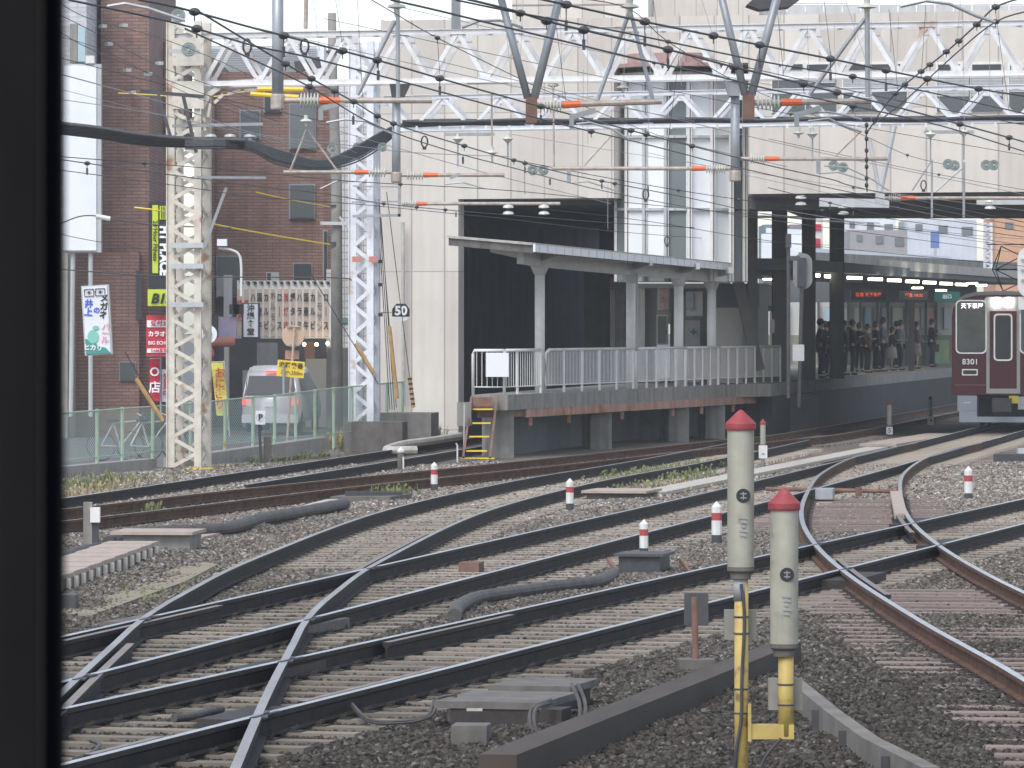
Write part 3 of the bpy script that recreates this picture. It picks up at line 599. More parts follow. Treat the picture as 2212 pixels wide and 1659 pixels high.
# supports of gantry 2
arm(gb, 868, 1210, 440, 117.3, 869, 900, 901, 922, r=.04); arm(gb, 2190, 1980, 420, 113, 1975, 1945, 1948, 1976, r=.04) if False else None
arm(gb, 1900, 2212, 428, 113, 1919, 1946, 1946, 1978, r=.04)
b = MB(); b.tube([W(1932, 272, 112.5), W(1901, 415, 112.5)], .06, 8); b.tube([W(1878, 300, 112.5), W(1900, 415, 112.5)], .045, 8); b.build('v_strut', m_greyl, gb)
MB().box(W(1901, 425, 112.5), (.2, .15, .25)).build('strut_plate', m_greyl, gb)
for px, py, w in ((1015, 290, 1.1), (2050, 285, 1.1)): MB().box(W(px, py, 113), (w, .1, .07)).build('beam_channel', m_tube, gb)
for px, py in ((989, 300), (1097, 300), (1755, 290), (2010, 290), (2082, 285)):
    b = MB(); b.tube([W(px, py - 12, 113), W(px, py + 60, 113)], .018, 6); b.build('insulator_rod', m_tube, gb); MB().lathe(W(px, py, 112.9), [(.02, -.1), (.12, 0), (.1, .03), (.04, .05), (.04, .12)], 12).build('pin_insulator', m_insul, gb)
b = MB(); b.tube([W(2013, 345, 112.5), W(2013, 470, 112.5)], .025, 6); b.tube([W(2010, 350, 112.5), W(1970, 412, 112.5)], .02, 6); b.tube([W(2082, 350, 112.5), W(2082, 470, 112.5)], .03, 6); b.tube([W(2080, 362, 112.5), W(2020, 415, 112.5)], .02, 6); b.build('arm_hanger', m_tube, gb)
for px, py in ((2048, 355), (2062, 358), (2130, 357), (2147, 357), (1801, 358), (1821, 362), (1151, 368), (1174, 368)):
    bb = MB(); dish(bb, W(px, py, 112), .12); bb.build('disc_insulator', m_disc, gb)
for px, py in ((1098, 452), (1175, 452), (1730, 432), (1822, 452), (2139, 440)):
    bb = MB()
    for k in (0, 14): bb.lathe(W(px, py + k - 6, 117), [(.03, -.05), (.13, -.03), (.11, .02), (.03, .05)], 12)
    bb.build('pin_insulator', m_insul, gb)

# ---------------------------------------------------------------- cables and wires
def cat(pts, n=6):
    P = [Vector(p) for p in pts]; out = []
    for i in range(len(P) - 1):
        p0 = P[max(i - 1, 0)]; p1 = P[i]; p2 = P[i + 1]; p3 = P[min(i + 2, len(P) - 1)]
        for j in range(n):
            t = j / n; out.append(.5 * ((2 * p1) + (p2 - p0) * t + (2 * p0 - 5 * p1 + 4 * p2 - p3) * t * t + (3 * p1 - p0 - 3 * p2 + p3) * t ** 3))
    out.append(P[-1]); return out
GW = 'overhead wires above the tracks'
def wire(label, pts, z=None, Y=None, r=.012, m=None, balls=(), hang=(), group=GW, name='overhead_wire', catg='wire'):
    if z is not None: P = []
    P = [(G(x, y, z) if z is not None else W(x, y, Y if not isinstance(Y, tuple) else Y[0] + (Y[1] - Y[0]) * (x - pts[0][0]) / (pts[-1][0] - pts[0][0]))) for x, y in pts]
    P = cat(P, 5)
    o = MB().tube(P, r, 6).build(name, m or m_wire, base=P[0]); tag(o, label, catg, group)
    def at(px):
        best = min(P, key=lambda q: abs(1106 + q.x / q.y * F - px)); i = P.index(best)
        for k in (i - 1, i):
            if 0 <= k < len(P) - 1:
                a, c = P[k], P[k + 1]; xa = 1106 + a.x / a.y * F; xc = 1106 + c.x / c.y * F
                if min(xa, xc) <= px <= max(xa, xc) and xa != xc: return a.lerp(c, (px - xa) / (xc - xa))
        return best
    for px in balls:
        q = at(px); b = MB(); b.ball(q, r * 2.6 + .016, 8, (1.2, 1.2, .85)); b.beam(q + Vector((0, 0, -.02)), q + Vector((0, 0, -.05 - r * 3)), .012, .012); b.build('wire_clamp', m_dark, o)
    for px, L in hang:
        q = at(px); b = MB(); b.tube([q, q + Vector((.0, 0, -L))], .005, 4); b.box(q + Vector((0, 0, -L)), (.03, .03, .1)); b.build('dropper', m_dark, o)
    return o
zc, zm = 5.15, 5.5
wire('thick dark wire from the top left corner sloping down past the left mast head', [(150, 0), (325, 37), (425, 62), (553, 100), (660, 122), (853, 172), (1106, 240), (1218, 270), (1356, 302), (1456, 327), (1594, 362), (1884, 425), (2212, 490)], z=zc, r=.009, balls=(425, 1277), hang=())
wire('dark wire with ball clamps entering the top left over the cream mast', [(300, 0), (387, 17), (553, 62), (613, 77), (815, 130), (953, 170), (1106, 213), (1356, 280), (1493, 315), (1659, 357), (1794, 387), (1884, 412), (2212, 480)], z=zm, r=.011, balls=(420, 613, 740, 815, 950, 1168, 1363, 1396, 1495), hang=((613, .16), (817, .16), (950, .14), (1168, .16)))
wire('dark wire entering the top edge beside the grey drop tube', [(845, 0), (943, 22), (1106, 62), (1231, 92), (1356, 122), (1581, 172), (1659, 192), (1809, 222), (2034, 272), (2212, 327)], z=zc, r=.009, balls=(1842,))
wire('heavy dark wire with round clamps passing the second brown strut plate', [(1000, -4), (1106, 22), (1181, 45), (1261, 65), (1443, 107), (1586, 145), (1659, 162), (1809, 200), (1951, 235), (2179, 297), (2212, 307)], z=zm, r=.012, balls=(1181, 1261, 1443, 1586, 1736, 1808, 2073, 2180), hang=((1261, .14), (1443, .14), (2180, .14)))
wire('dark wire running between two heavier clamped wires at upper centre', [(985, 0), (1106, 25), (1356, 72), (1659, 135), (1841, 165), (2034, 205), (2212, 245)], z=zm, r=.009, balls=(1124, 1842))
wire('highest clamped wire crossing the upper right of the picture', [(1130, -10), (1176, 0), (1223, 10), (1393, 47), (1641, 97), (1794, 127), (1914, 152), (2114, 192), (2230, 210)], z=5.75, r=.012, balls=(1223, 1393, 1541, 1641, 1794, 1914, 2003, 2114), hang=((1223, .2), (1393, .2), (1641, .2), (1794, .2), (1914, .2)))
wire('thin wire dropping from the pin insulator at top centre left', [(803, 0), (858, 32), (945, 82), (1106, 162), (1166, 190), (1288, 240), (1463, 305), (1700, 360)], z=6.2, r=.006, balls=(945,))
wire('thin wire dropping from the pin insulator at top centre right', [(1250, -4), (1361, 20), (1443, 90), (1581, 172), (1700, 225), (1860, 290), (1960, 335), (2040, 355)], z=6.3, r=.006, balls=(1443, 1960))
wire('dark wire that starts low at the cream mast and crosses the white mast', [(430, 25), (565, 107), (673, 170), (765, 220), (850, 267), (1003, 315), (1106, 345), (1231, 377), (1331, 397), (1500, 430), (1700, 470), (2000, 500), (2212, 530)], z=zm, r=.010, balls=(617, 673, 722, 764, 815, 850, 1003, 1110, 1134, 1300, 1328), hang=((1134, .12), (1300, .1)))
wire('lower companion of the wire that crosses the white mast', [(400, 62), (553, 132), (668, 187), (815, 272), (985, 330), (1106, 362), (1231, 395), (1331, 418), (1500, 450), (1700, 480), (2000, 520), (2212, 548)], z=zc, r=.008, balls=(668,), hang=((763, .08), (1000, .08), (1188, .07)))
wire('wire climbing to the upper right corner with a row of ball clamps', [(1876, 282), (1934, 202), (2044, 112), (2110, 53), (2151, 15), (2220, -8)], Y=(88, 60), r=.012, balls=(1934, 1955, 1990, 2009, 2044, 2071, 2110, 2151))
wire('plain wire climbing to the right edge beside the clamped one', [(1884, 270), (1946, 225), (2060, 120), (2151, 47), (2240, 20)], Y=(88, 60), r=.010, balls=(2151,))
wire('pale thin wire crossing the tall blank signboard and the cream mast', [(112, 155), (370, 227), (553, 289), (765, 315), (900, 330), (1100, 338)], z=5.6, r=.007, m=m_wire_l)
wire('pale thin wire just under the one crossing the blank signboard top', [(112, 212), (330, 245), (553, 292), (700, 320)], z=5.9, r=.006, m=m_wire_l)
wire('pale contact wire across the left at the height of the insulator arms', [(112, 337), (370, 357), (553, 372), (765, 392), (1106, 412), (1400, 442), (1700, 470), (1900, 482)], z=5.3, r=.008, m=m_wire, balls=(312, 865))
wire('dark contact wire below the pale one on the left', [(112, 342), (312, 370), (553, 402), (690, 417), (829, 440), (960, 453), (1106, 465), (1300, 480), (1500, 492)], z=5.1, r=.009, balls=(188, 829, 900, 962), hang=((188, .12), (985, .08)))
wire('lowest dark contact wire on the left, under the clamped one', [(112, 365), (375, 400), (553, 425), (760, 440), (985, 462), (1106, 474), (1330, 500), (1600, 520), (1800, 530)], z=5.0, r=.007)
wire('thin dark wire high on the left over the brick wall', [(112, -8), (185, 37), (340, 80), (470, 130), (553, 170)], Y=(75, 95), r=.006)
wire('second thin dark wire high on the left over the brick wall', [(112, 24), (185, 60), (360, 150), (553, 215)], Y=(75, 95), r=.006)
wire('third thin dark wire beside the small blue window on the left', [(112, 58), (200, 108), (380, 180), (600, 262)], Y=(75, 95), r=.006)
wire('fourth thin wire starting left of the blank signboard top', [(112, 75), (225, 110), (400, 200), (560, 262)], Y=(75, 95), r=.005)
wire('slim wire over the brick building to the white mast', [(470, 212), (560, 255), (620, 270), (700, 300), (770, 330)], Y=(98, 110), r=.005, m=m_wire_l)
wire('long wire over the station opening toward the right', [(1106, 345), (1400, 400), (1659, 440), (1900, 470), (2212, 512)], Y=(104, 112), r=.008, balls=(1465, 1596, 1776), hang=((1400, .08),))
wire('lower wire crossing the bright bay panels to the right edge', [(1180, 452), (1400, 478), (1659, 520), (1900, 545), (2212, 575)], Y=(110, 118), r=.007)
wire('wire over the dark passage above the platform canopy', [(1659, 405), (1760, 430), (1900, 462), (2060, 478), (2212, 500)], Y=(105, 116), r=.008, balls=(1793, 1843), hang=((1793, .1), (1843, .1)))
wire('slack wire in front of the dark beam over the train', [(1640, 460), (1800, 478), (1960, 492), (2100, 508), (2212, 516)], Y=(108, 116), r=.007, m=m_wire_l)
for k, (a_, b_, ya, yb, z_, nm) in enumerate(((112, 700, 120, 262, 98, 'starting above the blank signboard'), (112, 780, 188, 345, 100, 'crossing the middle of the blank signboard'), (553, 1500, 60, 262, 92, 'sagging over the first truss beam'), (700, 2212, 40, 335, 84, 'crossing the whole upper right'), (900, 2212, 120, 420, 96, 'running from the white mast to the right edge'), (1106, 2212, 290, 455, 104, 'over the beige wall to the train side'), (1250, 2212, 60, 270, 80, 'from the pink roof to the right edge'), (1400, 2212, 330, 500, 106, 'in front of the bay toward the train'), (620, 1320, 250, 440, 108, 'behind the orange sleeved arms at left'), (1660, 2212, 300, 410, 100, 'above the rod insulators at right'), (1700, 2212, 455, 535, 118, 'low over the platform roof'), (840, 1700, 10, 190, 76, 'high between the two V struts'))):
    wire('pale slim wire ' + nm, [(a_, ya), ((a_ * 2 + b_) / 3, ya + (yb - ya) * .36), ((a_ + b_ * 2) / 3, ya + (yb - ya) * .70), (b_, yb)], Y=(z_, z_ + 8), r=.0055 if k % 2 else .0075, m=m_wire_l if k % 3 else m_dark, balls=((a_ + b_ * 2) // 3,) if k % 2 else ())
for k in range(16):
    x = 1130 + k * 67 + (k * 37) % 23; y0_ = (k * 53) % 60; y1_ = 170 + (k * 71) % 170; o = MB().tube([W(x, y0_, 92), W(x + (k * 13) % 17 - 8, y1_, 92)], .0042, 4).build('hanger_wire', m_wire_l, base=W(x, y1_, 92)); tag(o, ('first', 'second', 'third', 'fourth', 'fifth', 'sixth', 'seventh', 'eighth', 'ninth', 'tenth', 'eleventh', 'twelfth', 'thirteenth', 'fourteenth', 'fifteenth', 'sixteenth')[k] + ' faint pale hanger wire from the left in the upper right wiring', 'wire', 'faint hanger wires in the upper right')
# thin vertical hanger wires
for k, (x0, y0, x1, y1, nm) in enumerate(((677, 0, 690, 110, 'left of the utility pole'), (725, 0, 740, 100, 'at the utility pole top'), (772, 0, 785, 250, 'left of the white mast'), (1088, 10, 1106, 190, 'beside the first V strut'), (1202, 60, 1224, 230, 'right of the first V strut'), (1411, 0, 1425, 105, 'above the pink roof'), (1516, 0, 1541, 80, 'left of the second V strut'), (1679, 20, 1693, 165, 'right of the second V strut'), (1780, 0, 1795, 125, 'above the first window row'), (1826, 0, 1870, 130, 'slanting left of the grey hanger rod'), (1920, 20, 1940, 200, 'right of the grey hanger rod'), (2000, 10, 1991, 150, 'in the middle of the upper right'), (2075, 0, 2067, 90, 'near the rising clamped wire'), (2147, 0, 2180, 240, 'slanting near the right edge'), (1133, 345, 1134, 420, 'over the dark opening'), (1313, 400, 1313, 495, 'above the canopy'), (1543, 360, 1543, 560, 'in front of the white bay panels'), (945, 83, 950, 160, 'under the thin wire at upper centre'), (1260, 150, 1258, 385, 'left of the bay'), (1467, 120, 1440, 330, 'slanting across the bay'))):
    o = MB().tube([W(x0, y0, 84), W(x1, y1, 84)], .0045, 4).build('hanger_wire', m_dark if k % 3 else m_wire_l, base=W(x0, y0, 84)); tag(o, 'thin vertical hanger wire ' + nm, 'wire', 'thin vertical hanger wires')
for k, (x, y, Y, lab) in enumerate(((534, 100, 62, 'by the grey bar near the left drop tube'), (658, 100, 62, 'right of the left drop tube'), (917, 306, 80, 'over the beige wall below the truss'), (1395, 420, 88, 'in front of the bay at arm height'), (1441, 590, 104, 'above the small canopy'), (1995, 400, 95, 'in front of the facade at right'))):
    c = W(x, y if k != 4 else 520, Y); r_ = .07; b = MB(); b.tube([c + Vector((r_ * .7 * math.cos(a), 0, r_ * 1.25 * math.sin(a))) for a in [i * math.pi / 8 for i in range(-3, 12)]], .013, 6); b.box(c + Vector((0, 0, -.1)), (.06, .04, .05)); tag(b.build('feeder_loop', m_wire), 'dark open feeder loop clamp ' + lab, 'clamp', 'feeder loop clamps')
# chain of clamps by the grey rod
b = MB(); b.tube([W(1871, 265, 88), W(1873, 415, 88)], .012, 6)
for y in (270, 285, 300, 325, 345, 360, 385, 400): b.ball(W(1872, y, 88), .035, 6, (1, 1, 1.3))
tag(b.build('clamp_chain', m_wire), 'dark hanging chain of clamps right of centre top', 'chain')
# black cable bundle
bc = thing('cable_bundle', W(112, 268, 98), 'thick sagging bundle of black cables from the left edge to the truss', 'cable bundle')
for k in range(5):
    dy = k * 5.0; P = [(90, 262 + dy), (220, 277 + dy), (300, 290 + dy), (400, 299 + dy * .8), (530, 303 + dy * .7)]
    MB().tube(cat([W(x, y, 98 + k * .08) for x, y in P]), .04, 8).build('cable', m_cable, bc)
for k in range(7):
    s = k * 7; P = [(400, 303 + k * 3, 98), (530, 305 + k * 3, 98.5), (600, 325 + k * 5, 104), (690, 348 + s * .45, 110), (760, 322 + s * .75, 115), (810, 294 + s * .8, 117), (845, 276 + s * .55 , 117.8), (880, 266 + k * 1.5, 118)]
    MB().tube(cat([W(*p) for p in P]), .032 if k < 5 else .018, 8).build('cable', m_cable, bc)
cr = thing('truss_cables', W(880, 270, 118), 'black corrugated cables lying along the lower white truss', 'cable bundle')
for k in range(5):
    P = []
    for i in range(28):
        x = 870 + i * 50; P.append(W(x, 262 - (x - 870) * .0062 + (k % 3) * 4.5 + 2.0 * math.sin(i * .9 + k) , 117.7 - (x - 870) * .00385 + .07 * k))
    MB().tube(cat(P, 3), .034, 8).build('cable', m_cable, cr)
b = MB()
for i in range(26):
    x = 900 + i * 50; b.box(W(x, 277 - (x - 870) * .006, 117.2 - (x - 870) * .0038), (.05, .05, .1))
b.build('cable_clips', m_pole_w, cr)
o = MB().tube(cat([W(290, 448, 110), W(345, 455, 110), W(400, 468, 111), W(480, 488, 112), (W(600, 510, 114)), W(712, 528, 116)]), .018, 6).build('yellow_cable', m_yelo, base=W(290, 448, 110)); tag(o, 'yellow sleeved cable crossing the cream mast to the utility pole', 'cable', 'yellow sleeved cables')
o = MB().tube(cat([W(255, 201, 110), W(330, 205, 110), W(430, 212, 110), W(540, 196, 110)]), .012, 6).build('yellow_cable', m_yelo, base=W(255, 201, 110)); tag(o, 'yellow cable high across the brick wall', 'cable', 'yellow sleeved cables')
o = MB().tube(cat([W(553, 415, 112), W(620, 430, 113), W(712, 447, 116)]), .012, 6).build('yellow_cable', m_yelo, base=W(553, 415, 112)); tag(o, 'upper yellow cable ending at the utility pole', 'cable', 'yellow sleeved cables')
for nm, pts, r in (('drop cable with white splice sleeve across the blank signboard', [(112, 492), (170, 468), (215, 467), (240, 472), (300, 482), (365, 488), (500, 492)], .015), ('thin black service cable under the white splice sleeve', [(112, 580), (200, 587), (300, 594), (440, 598), (720, 600), (760, 606)], .015), ('black service cable passing the top of the lime sign', [(112, 502), (200, 520), (330, 540), (400, 548)], .009)):
    o = MB().tube(cat([W(x, y, 112) for x, y in pts]), r, 6).build('service_cable', m_cable, base=W(*pts[0], 112)); tag(o, nm, 'cable', 'black service cables on the left')
    if 'splice' in nm and 'drop' in nm: MB().tube([W(208, 467, 111.9), W(238, 473, 111.9)], .055, 8).build('splice_sleeve', m_white, o)

# ---------------------------------------------------------------- low wall and green fence on the left
def lpts(a, b, n): return [Vector(a).lerp(Vector(b), i / n) for i in range(n + 1)]
wl = thing('low_wall', (fx(100), 100, -.3), 'low concrete retaining wall under the green chain link fence', 'wall')
for ya, yb in ((88, 101.2), (102.6, 114.2)):
    a = Vector((fx(ya), ya, 0)); c = Vector((fx(yb), yb, 0)); za, zb = (.06, .07) if ya < 100 else (.05, .22)
    b = MB(); nr = Vector((.97, -.226, 0)) * .15
    b._add([a - nr + Vector((0, 0, -.22)), a + nr + Vector((0, 0, -.22)), c + nr + Vector((0, 0, -.12)), c - nr + Vector((0, 0, -.12)), a - nr + Vector((0, 0, za)), a + nr + Vector((0, 0, za)), c + nr + Vector((0, 0, zb)), c - nr + Vector((0, 0, zb))], [(0, 3, 2, 1), (4, 5, 6, 7), (0, 1, 5, 4), (1, 2, 6, 5), (2, 3, 7, 6), (3, 0, 4, 7)])
    b.build('wall_panel', mat('wall_concrete', (.36, .34, .31), (.29, .275, .25), scale=1.5, bump=.2, streak=.15), wl)
    b = MB()
    for p in lpts(a, c, 6): b.box((p.x + .05, p.y, -.3), (.2, .25, .3), rz=-.23)
    b.build('wall_footing', m_conc_d, wl)
fn = thing('chain_link_fence', (fx(100), 100, .06), 'pale green chain link fence between tracks and street', 'fence')
fpts = [(88, .95), (91.2, 1.0), (93, 1.02), (95.3, 1.06), (97.8, 1.08), (99.4, 1.09), (101.4, 1.10), (104, 1.12), (106.5, 1.16), (108.6, 1.19), (110.3, 1.2), (112, 1.24), (113.6, 1.27), (115.2, 1.3), (116.8, 1.32), (118.4, 1.34), (120, 1.36), (121.5, 1.38)]
for Y, h in fpts: MB().tube([(fx(Y), Y, -.05), (fx(Y), Y, h + .03)], .036, 8).build('fence_post', m_fence, fn)
b = MB(); b.tube([(fx(Y), Y, h) for Y, h in fpts], .018, 6); b.tube([(fx(Y), Y, .14 + (Y - 88) * .005) for Y, h in fpts], .012, 6); b.build('fence_rail', m_fence, fn)
b = MB(); vs = []
for Y, h in fpts: vs += [(fx(Y), Y, .1 + (Y - 88) * .005), (fx(Y), Y, h)]
b._add(vs, [(2 * i, 2 * i + 2, 2 * i + 3, 2 * i + 1) for i in range(len(fpts) - 1)]); b.build('wire_mesh', m_link, fn)

# concrete blocks at the white mast
tag(MB().box(W(812, 995, 117.2) + Vector((0, 0, .42)), (1.35, 1.0, .95), rz=-.1).build('concrete_block', m_conc_d), 'dark stained concrete block under the white mast', 'concrete block')
tag(MB().box(W(869, 950, 120) + Vector((0, 0, .14)), (1.55, 1.6, 1.0), rz=-.1).build('concrete_block', m_conc), 'grey concrete block where the guy wires are anchored', 'concrete block')
tag(MB().tube(cat([W(900, 972, 112), W(835, 972, 112), W(870, 960, 114), W(930, 952, 116), W(995, 942, 119)]), .09, 8).build('pipe_curb', m_conc_l), 'pale curved concrete kerb between the blocks and the rail', 'kerb')

# guy wires with guards
def guy(label, top, bot, ga, gb, Y, m, stripes=False):
    t = thing('guy_wire', W(*bot, Y), label, 'guy wire', 'guy wires')
    MB().tube([W(*top, Y), W(*bot, Y)], .010, 5).build('stay_cable', m_wire, t)
    MB().tube([W(*ga, Y), W(*gb, Y)], .045, 8).build('guard_tube', m, t)
    if stripes:
        a, c = W(*ga, Y), W(*gb, Y); b = MB()
        for i in range(6): b.tube([a.lerp(c, (i + .1) / 6), a.lerp(c, (i + .5) / 6)], .049, 8)
        b.build('black_bands', m_black, t)
guy('guy wire with orange guard tube leaning against the beige facade', (818, 430), (856, 880), (841, 705), (858, 862), 118, m_guard)
guy('guy wire with short black striped guard by the 50 sign', (835, 415), (893, 882), (885, 815), (893, 880), 118, m_guard, True)
guy('guy wire with brown and black guard crossing the white mast', (670, 590), (817, 830), (768, 742), (808, 808), 116, m_guard)
guy('guy wire with thick yellow guard at the left foot of the cream mast', (270, 760), (358, 912), (294, 818), (352, 908), 97, m_guard)
b = MB()
for k in range(3): b.tube([W(817 + k * 3, 470, 118.5), W(842 + k * 5, 885, 118.5)], .010, 5)
for y in (565, 615, 680): b.box(W(822, y, 118), (.1, .1, .08))
tag(b.build('stay_cables', m_wire), 'group of taut stay cables behind the white mast down to the block', 'stay cables')

# speed sign 50
sg = thing('speed_sign', W(866, 895, 119), 'black and white speed sign reading 50 on a thin arm', 'sign')
def zx(px, py, Y): q = W(px, py, Y); return (q.x, q.z)
MB().slab([zx(x, y, 118.5) for x, y in ((847, 684), (847, 668), (856, 656), (876, 656), (885, 668), (885, 684))], 118.5, 118.52).build('sign_plate', m_black, sg)
MB().slab([zx(x, y, 118.5) for x, y in ((850, 685), (882, 685), (878, 692), (866, 695), (854, 692))], 118.5, 118.53).build('lower_lens', m_signw, sg)
text('lettering', '50', m_wht_ink, TM(W(866, 672, 118.47)), .29, sg, bold=.012, sx=1.0)
MB().tube([W(762, 675, 118.6), W(848, 675, 118.6)], .015, 6).build('sign_arm', m_pole_w, sg)

# sign P
sp_ = thing('parking_limit_sign', W(563, 975, 106), 'small white sign with black P in a circle on a dark post', 'sign')
MB().slab([zx(x, y, 106) for x, y in ((552, 887), (573, 887), (573, 917), (552, 917))], 106, 106.03).build('sign_plate', m_signw, sp_)
text('lettering', 'P', m_blk_ink, TM(W(562.5, 902, 105.98)), .17, sp_, bold=.006)
c = W(562.5, 902, 105.985); b = MB()
for i in range(20):
    a0, a1 = i * math.pi / 10, (i + 1) * math.pi / 10; b.beam(c + Vector((math.cos(a0) * .082, 0, math.sin(a0) * .082)), c + Vector((math.cos(a1) * .082, 0, math.sin(a1) * .082)), .004, .004)
b.build('ring_mark', m_blk_ink, sp_)
b = MB(); b.tube([W(560, 917, 106.05), W(564, 1000, 106.05)], .03, 8); b.box(W(563, 925, 106.05), (.09, .04, .1)); b.build('post', m_dark, sp_)
MB().box(W(578, 975, 106.3), (.16, .12, .62)).build('concrete_stub', m_conc_d, sp_)

# ---------------------------------------------------------------- left town
bb_ = thing('brick_building', W(270, 900, 165), 'tall brown brick building with dark recess at the left', 'building')
def bx(parent, name, m, x0, x1, y0, y1, Y, dep, z0=None, off=0):
    a = W(x0, y1, Y); c = W(x1, y0, Y); zb = a.z if z0 is None else z0
    return MB().box(((a.x + c.x) / 2, Y + dep / 2 - off, (zb + c.z) / 2), (c.x - a.x, dep, c.z - zb)).build(name, m, parent)
bx(bb_, 'wall', m_brick, 218, 322, -60, 900, 150, 12, -.5)
bx(bb_, 'wall', m_brick, 185, 219, 8, 900, 152, 12, -.5)
bx(bb_, 'setback_wall', m_brick, 322, 380, 91, 280, 156, 8)
bx(bb_, 'recess', m_int, 322, 375, 278, 900, 157.5, 4, -.5)
bx(bb_, 'lower_wall', m_brick, 145, 300, 545, 900, 149.2, 1, -.5)
b = MB()
for y in (445, 640): b.box(W(348, y, 157), (.7, .6, .08))
b.build('recess_ledge', m_dark, bb_)
bx(bb_, 'shutter_slit', m_glass, 294, 306, 585, 690, 149.05, .1); bx(bb_, 'small_window', m_glassb, 259, 292, 783, 822, 149.1, .1); bx(bb_, 'window_frame', m_grey, 257, 294, 781, 824, 149.14, .1)
# dark panel: shop stair bits
pb_ = thing('pale_building', W(150, 900, 143), 'pale tiled building at the extreme left edge with a narrow blue window', 'building')
bx(pb_, 'wall', m_wtile, 60, 186, -60, 900, 146.5, 6, -.5) if False else bx(pb_, 'wall', m_wtile, 60, 187, -60, 320, 146.5, 6)
bx(pb_, 'lower_wall', m_conc_l, 60, 146, 320, 900, 146.5, 6, -.5)
bx(pb_, 'window_frame', m_greyl, 150, 187, 49, 135, 146.4, .1); bx(pb_, 'window', mat('blue_glass', (.35, .48, .52), rough=.1), 168, 184, 58, 133, 146.34, .05); bx(pb_, 'window', m_conc, 151, 167, 52, 135, 146.34, .05)
b2 = thing('brick_building', W(570, 900, 165), 'brown brick building behind the masts with grey windows', 'building')
bx(b2, 'wall', m_brick, 436, 463, 125, 900, 163, 12, -.5); bx(b2, 'wall', m_brick, 463, 716, 155, 620, 163.5, 12); bx(b2, 'ground_floor_wall', mat('shopfront_grey', (.12, .12, .12), (.08, .08, .085), rough=.6, scale=1), 436, 722, 620, 900, 164, 12, -.5)
for x0, x1, y0, y1, m in ((470, 520, 555, 640, m_glassb), (520, 560, 240, 300, m_glassb), (627, 680, 225, 320, m_glassg), (627, 678, 400, 470, m_glassb), (635, 672, 570, 645, m_glass), (572, 605, 180, 240, m_glass), (700, 706, 500, 640, m_glass)):
    f = bx(b2, 'window_frame', m_grey, x0 - 3, x1 + 3, y0 - 3, y1 + 3, 163.42, .12); bx(f, 'pane', m, x0, x1, y0, y1, 163.36, .1)
bx(b2, 'stair_tower', mat('tan_wall', (.36, .27, .18), (.30, .22, .15), scale=.6), 455, 530, 560, 700, 163.1, .4) if False else None
for i, (x, y) in enumerate(((222, 57), (267, 55), (235, 95), (275, 152), (285, 200), (320, 160), (344, 137))):
    MB().box(W(x, y, 149.6), (.16, .3, .1), rz=.4).build('wall_bracket', m_greyl, bb_)
tl = thing('tiled_building', W(735, 900, 160), 'narrow white tiled building beside the utility pole', 'building')
bx(tl, 'wall', m_tile, 732, 830, 172, 900, 161, 8, -.5); bx(tl, 'lower_wing', m_tile, 705, 734, 582, 760, 161, 6)
bx(tl, 'green_band', mat('green_strip', (.16, .28, .25), rough=.6), 738, 765, 686, 698, 160.95, .1); bx(tl, 'shop_shutter', mat('roller_shutter', (.42, .41, .37), (.36, .35, .32), scale=1, aniso=(1, 1, 1)), 706, 770, 750, 900, 160.6, .4, -.5)
bs = MB()
for i in range(30): bs.box(W(738, 752 + i * 5, 160.57), (.95, .03, .02))
bs.build('shutter_slats', m_grey, tl)
fb = thing('far_building', W(600, 140, 230), 'white louvred rooftop building behind the brick roof', 'building')
bx(fb, 'wall', m_wtile, 330, 380, 60, 120, 200, 5); bx(fb, 'louvre_wall', m_milk, 440, 700, 98, 160, 200, 6)
bl = MB()
for i in range(12): bl.box(W(560, 101 + i * 5, 199.9), (4.5, .05, .03))
bl.build('louvre', m_grey, fb)
br_ = MB()
for x in (328, 345, 362, 378): br_.tube([W(x, 40, 199), W(x, 62, 199)], .03, 5)
br_.tube([W(326, 44, 199), W(380, 46, 199)], .03, 5); br_.build('roof_railing', m_greyl, fb)

# utility pole
up = thing('utility_pole', W(728, 900, 124), 'thick round concrete utility pole between brick and tiled buildings', 'utility pole')
MB().tube([W(728, 930, 124), W(727, 400, 124), W(719, 180, 124), W(717, 28, 124)], [.145, .135, .115, .1], 16).build('pole', m_conc, up, smooth=True)
b = MB()
for y in (112, 180, 445, 525, 530): b.lathe(W(722 if y > 300 else 718, y, 124), [(.15, -.03), (.15, .03)], 14)
b.build('pole_band', m_dark, up)
b = MB(); b.beam(W(692, 482, 123.8), W(752, 483, 123.8), .08, .08); b.tube([W(733, 468, 123.8), W(755, 500, 123.8)], .03, 6); b.build('cross_arm', m_greyl, up)
b = MB(); b.box(W(665, 140, 123.5), (.62, .3, .26), ry=-.2); b.box(W(674, 190, 123.6), (.16, .2, .5)); b.build('transformer_box', m_dark, up)
o = MB().tube([W(662, -30, 128), W(660, 62, 128)], .055, 8).build('thin_pole', m_tube_r); tag(o, 'slim rusty steel pole standing on the near truss beam', 'pole')
# street lamp
la = thing('street_lamp', W(525, 900, 140), 'white street lamp with curved arm in front of the brick building', 'street lamp')
MB().tube(cat([W(521, 640, 135), W(521, 575, 135), W(516, 550, 135), (W(500, 540, 135)), W(472, 536, 135)]), .035, 6).build('pole', m_white, la); MB().box(W(480, 524, 135), (.26, .3, .18)).build('lamp_head', m_milk, la)

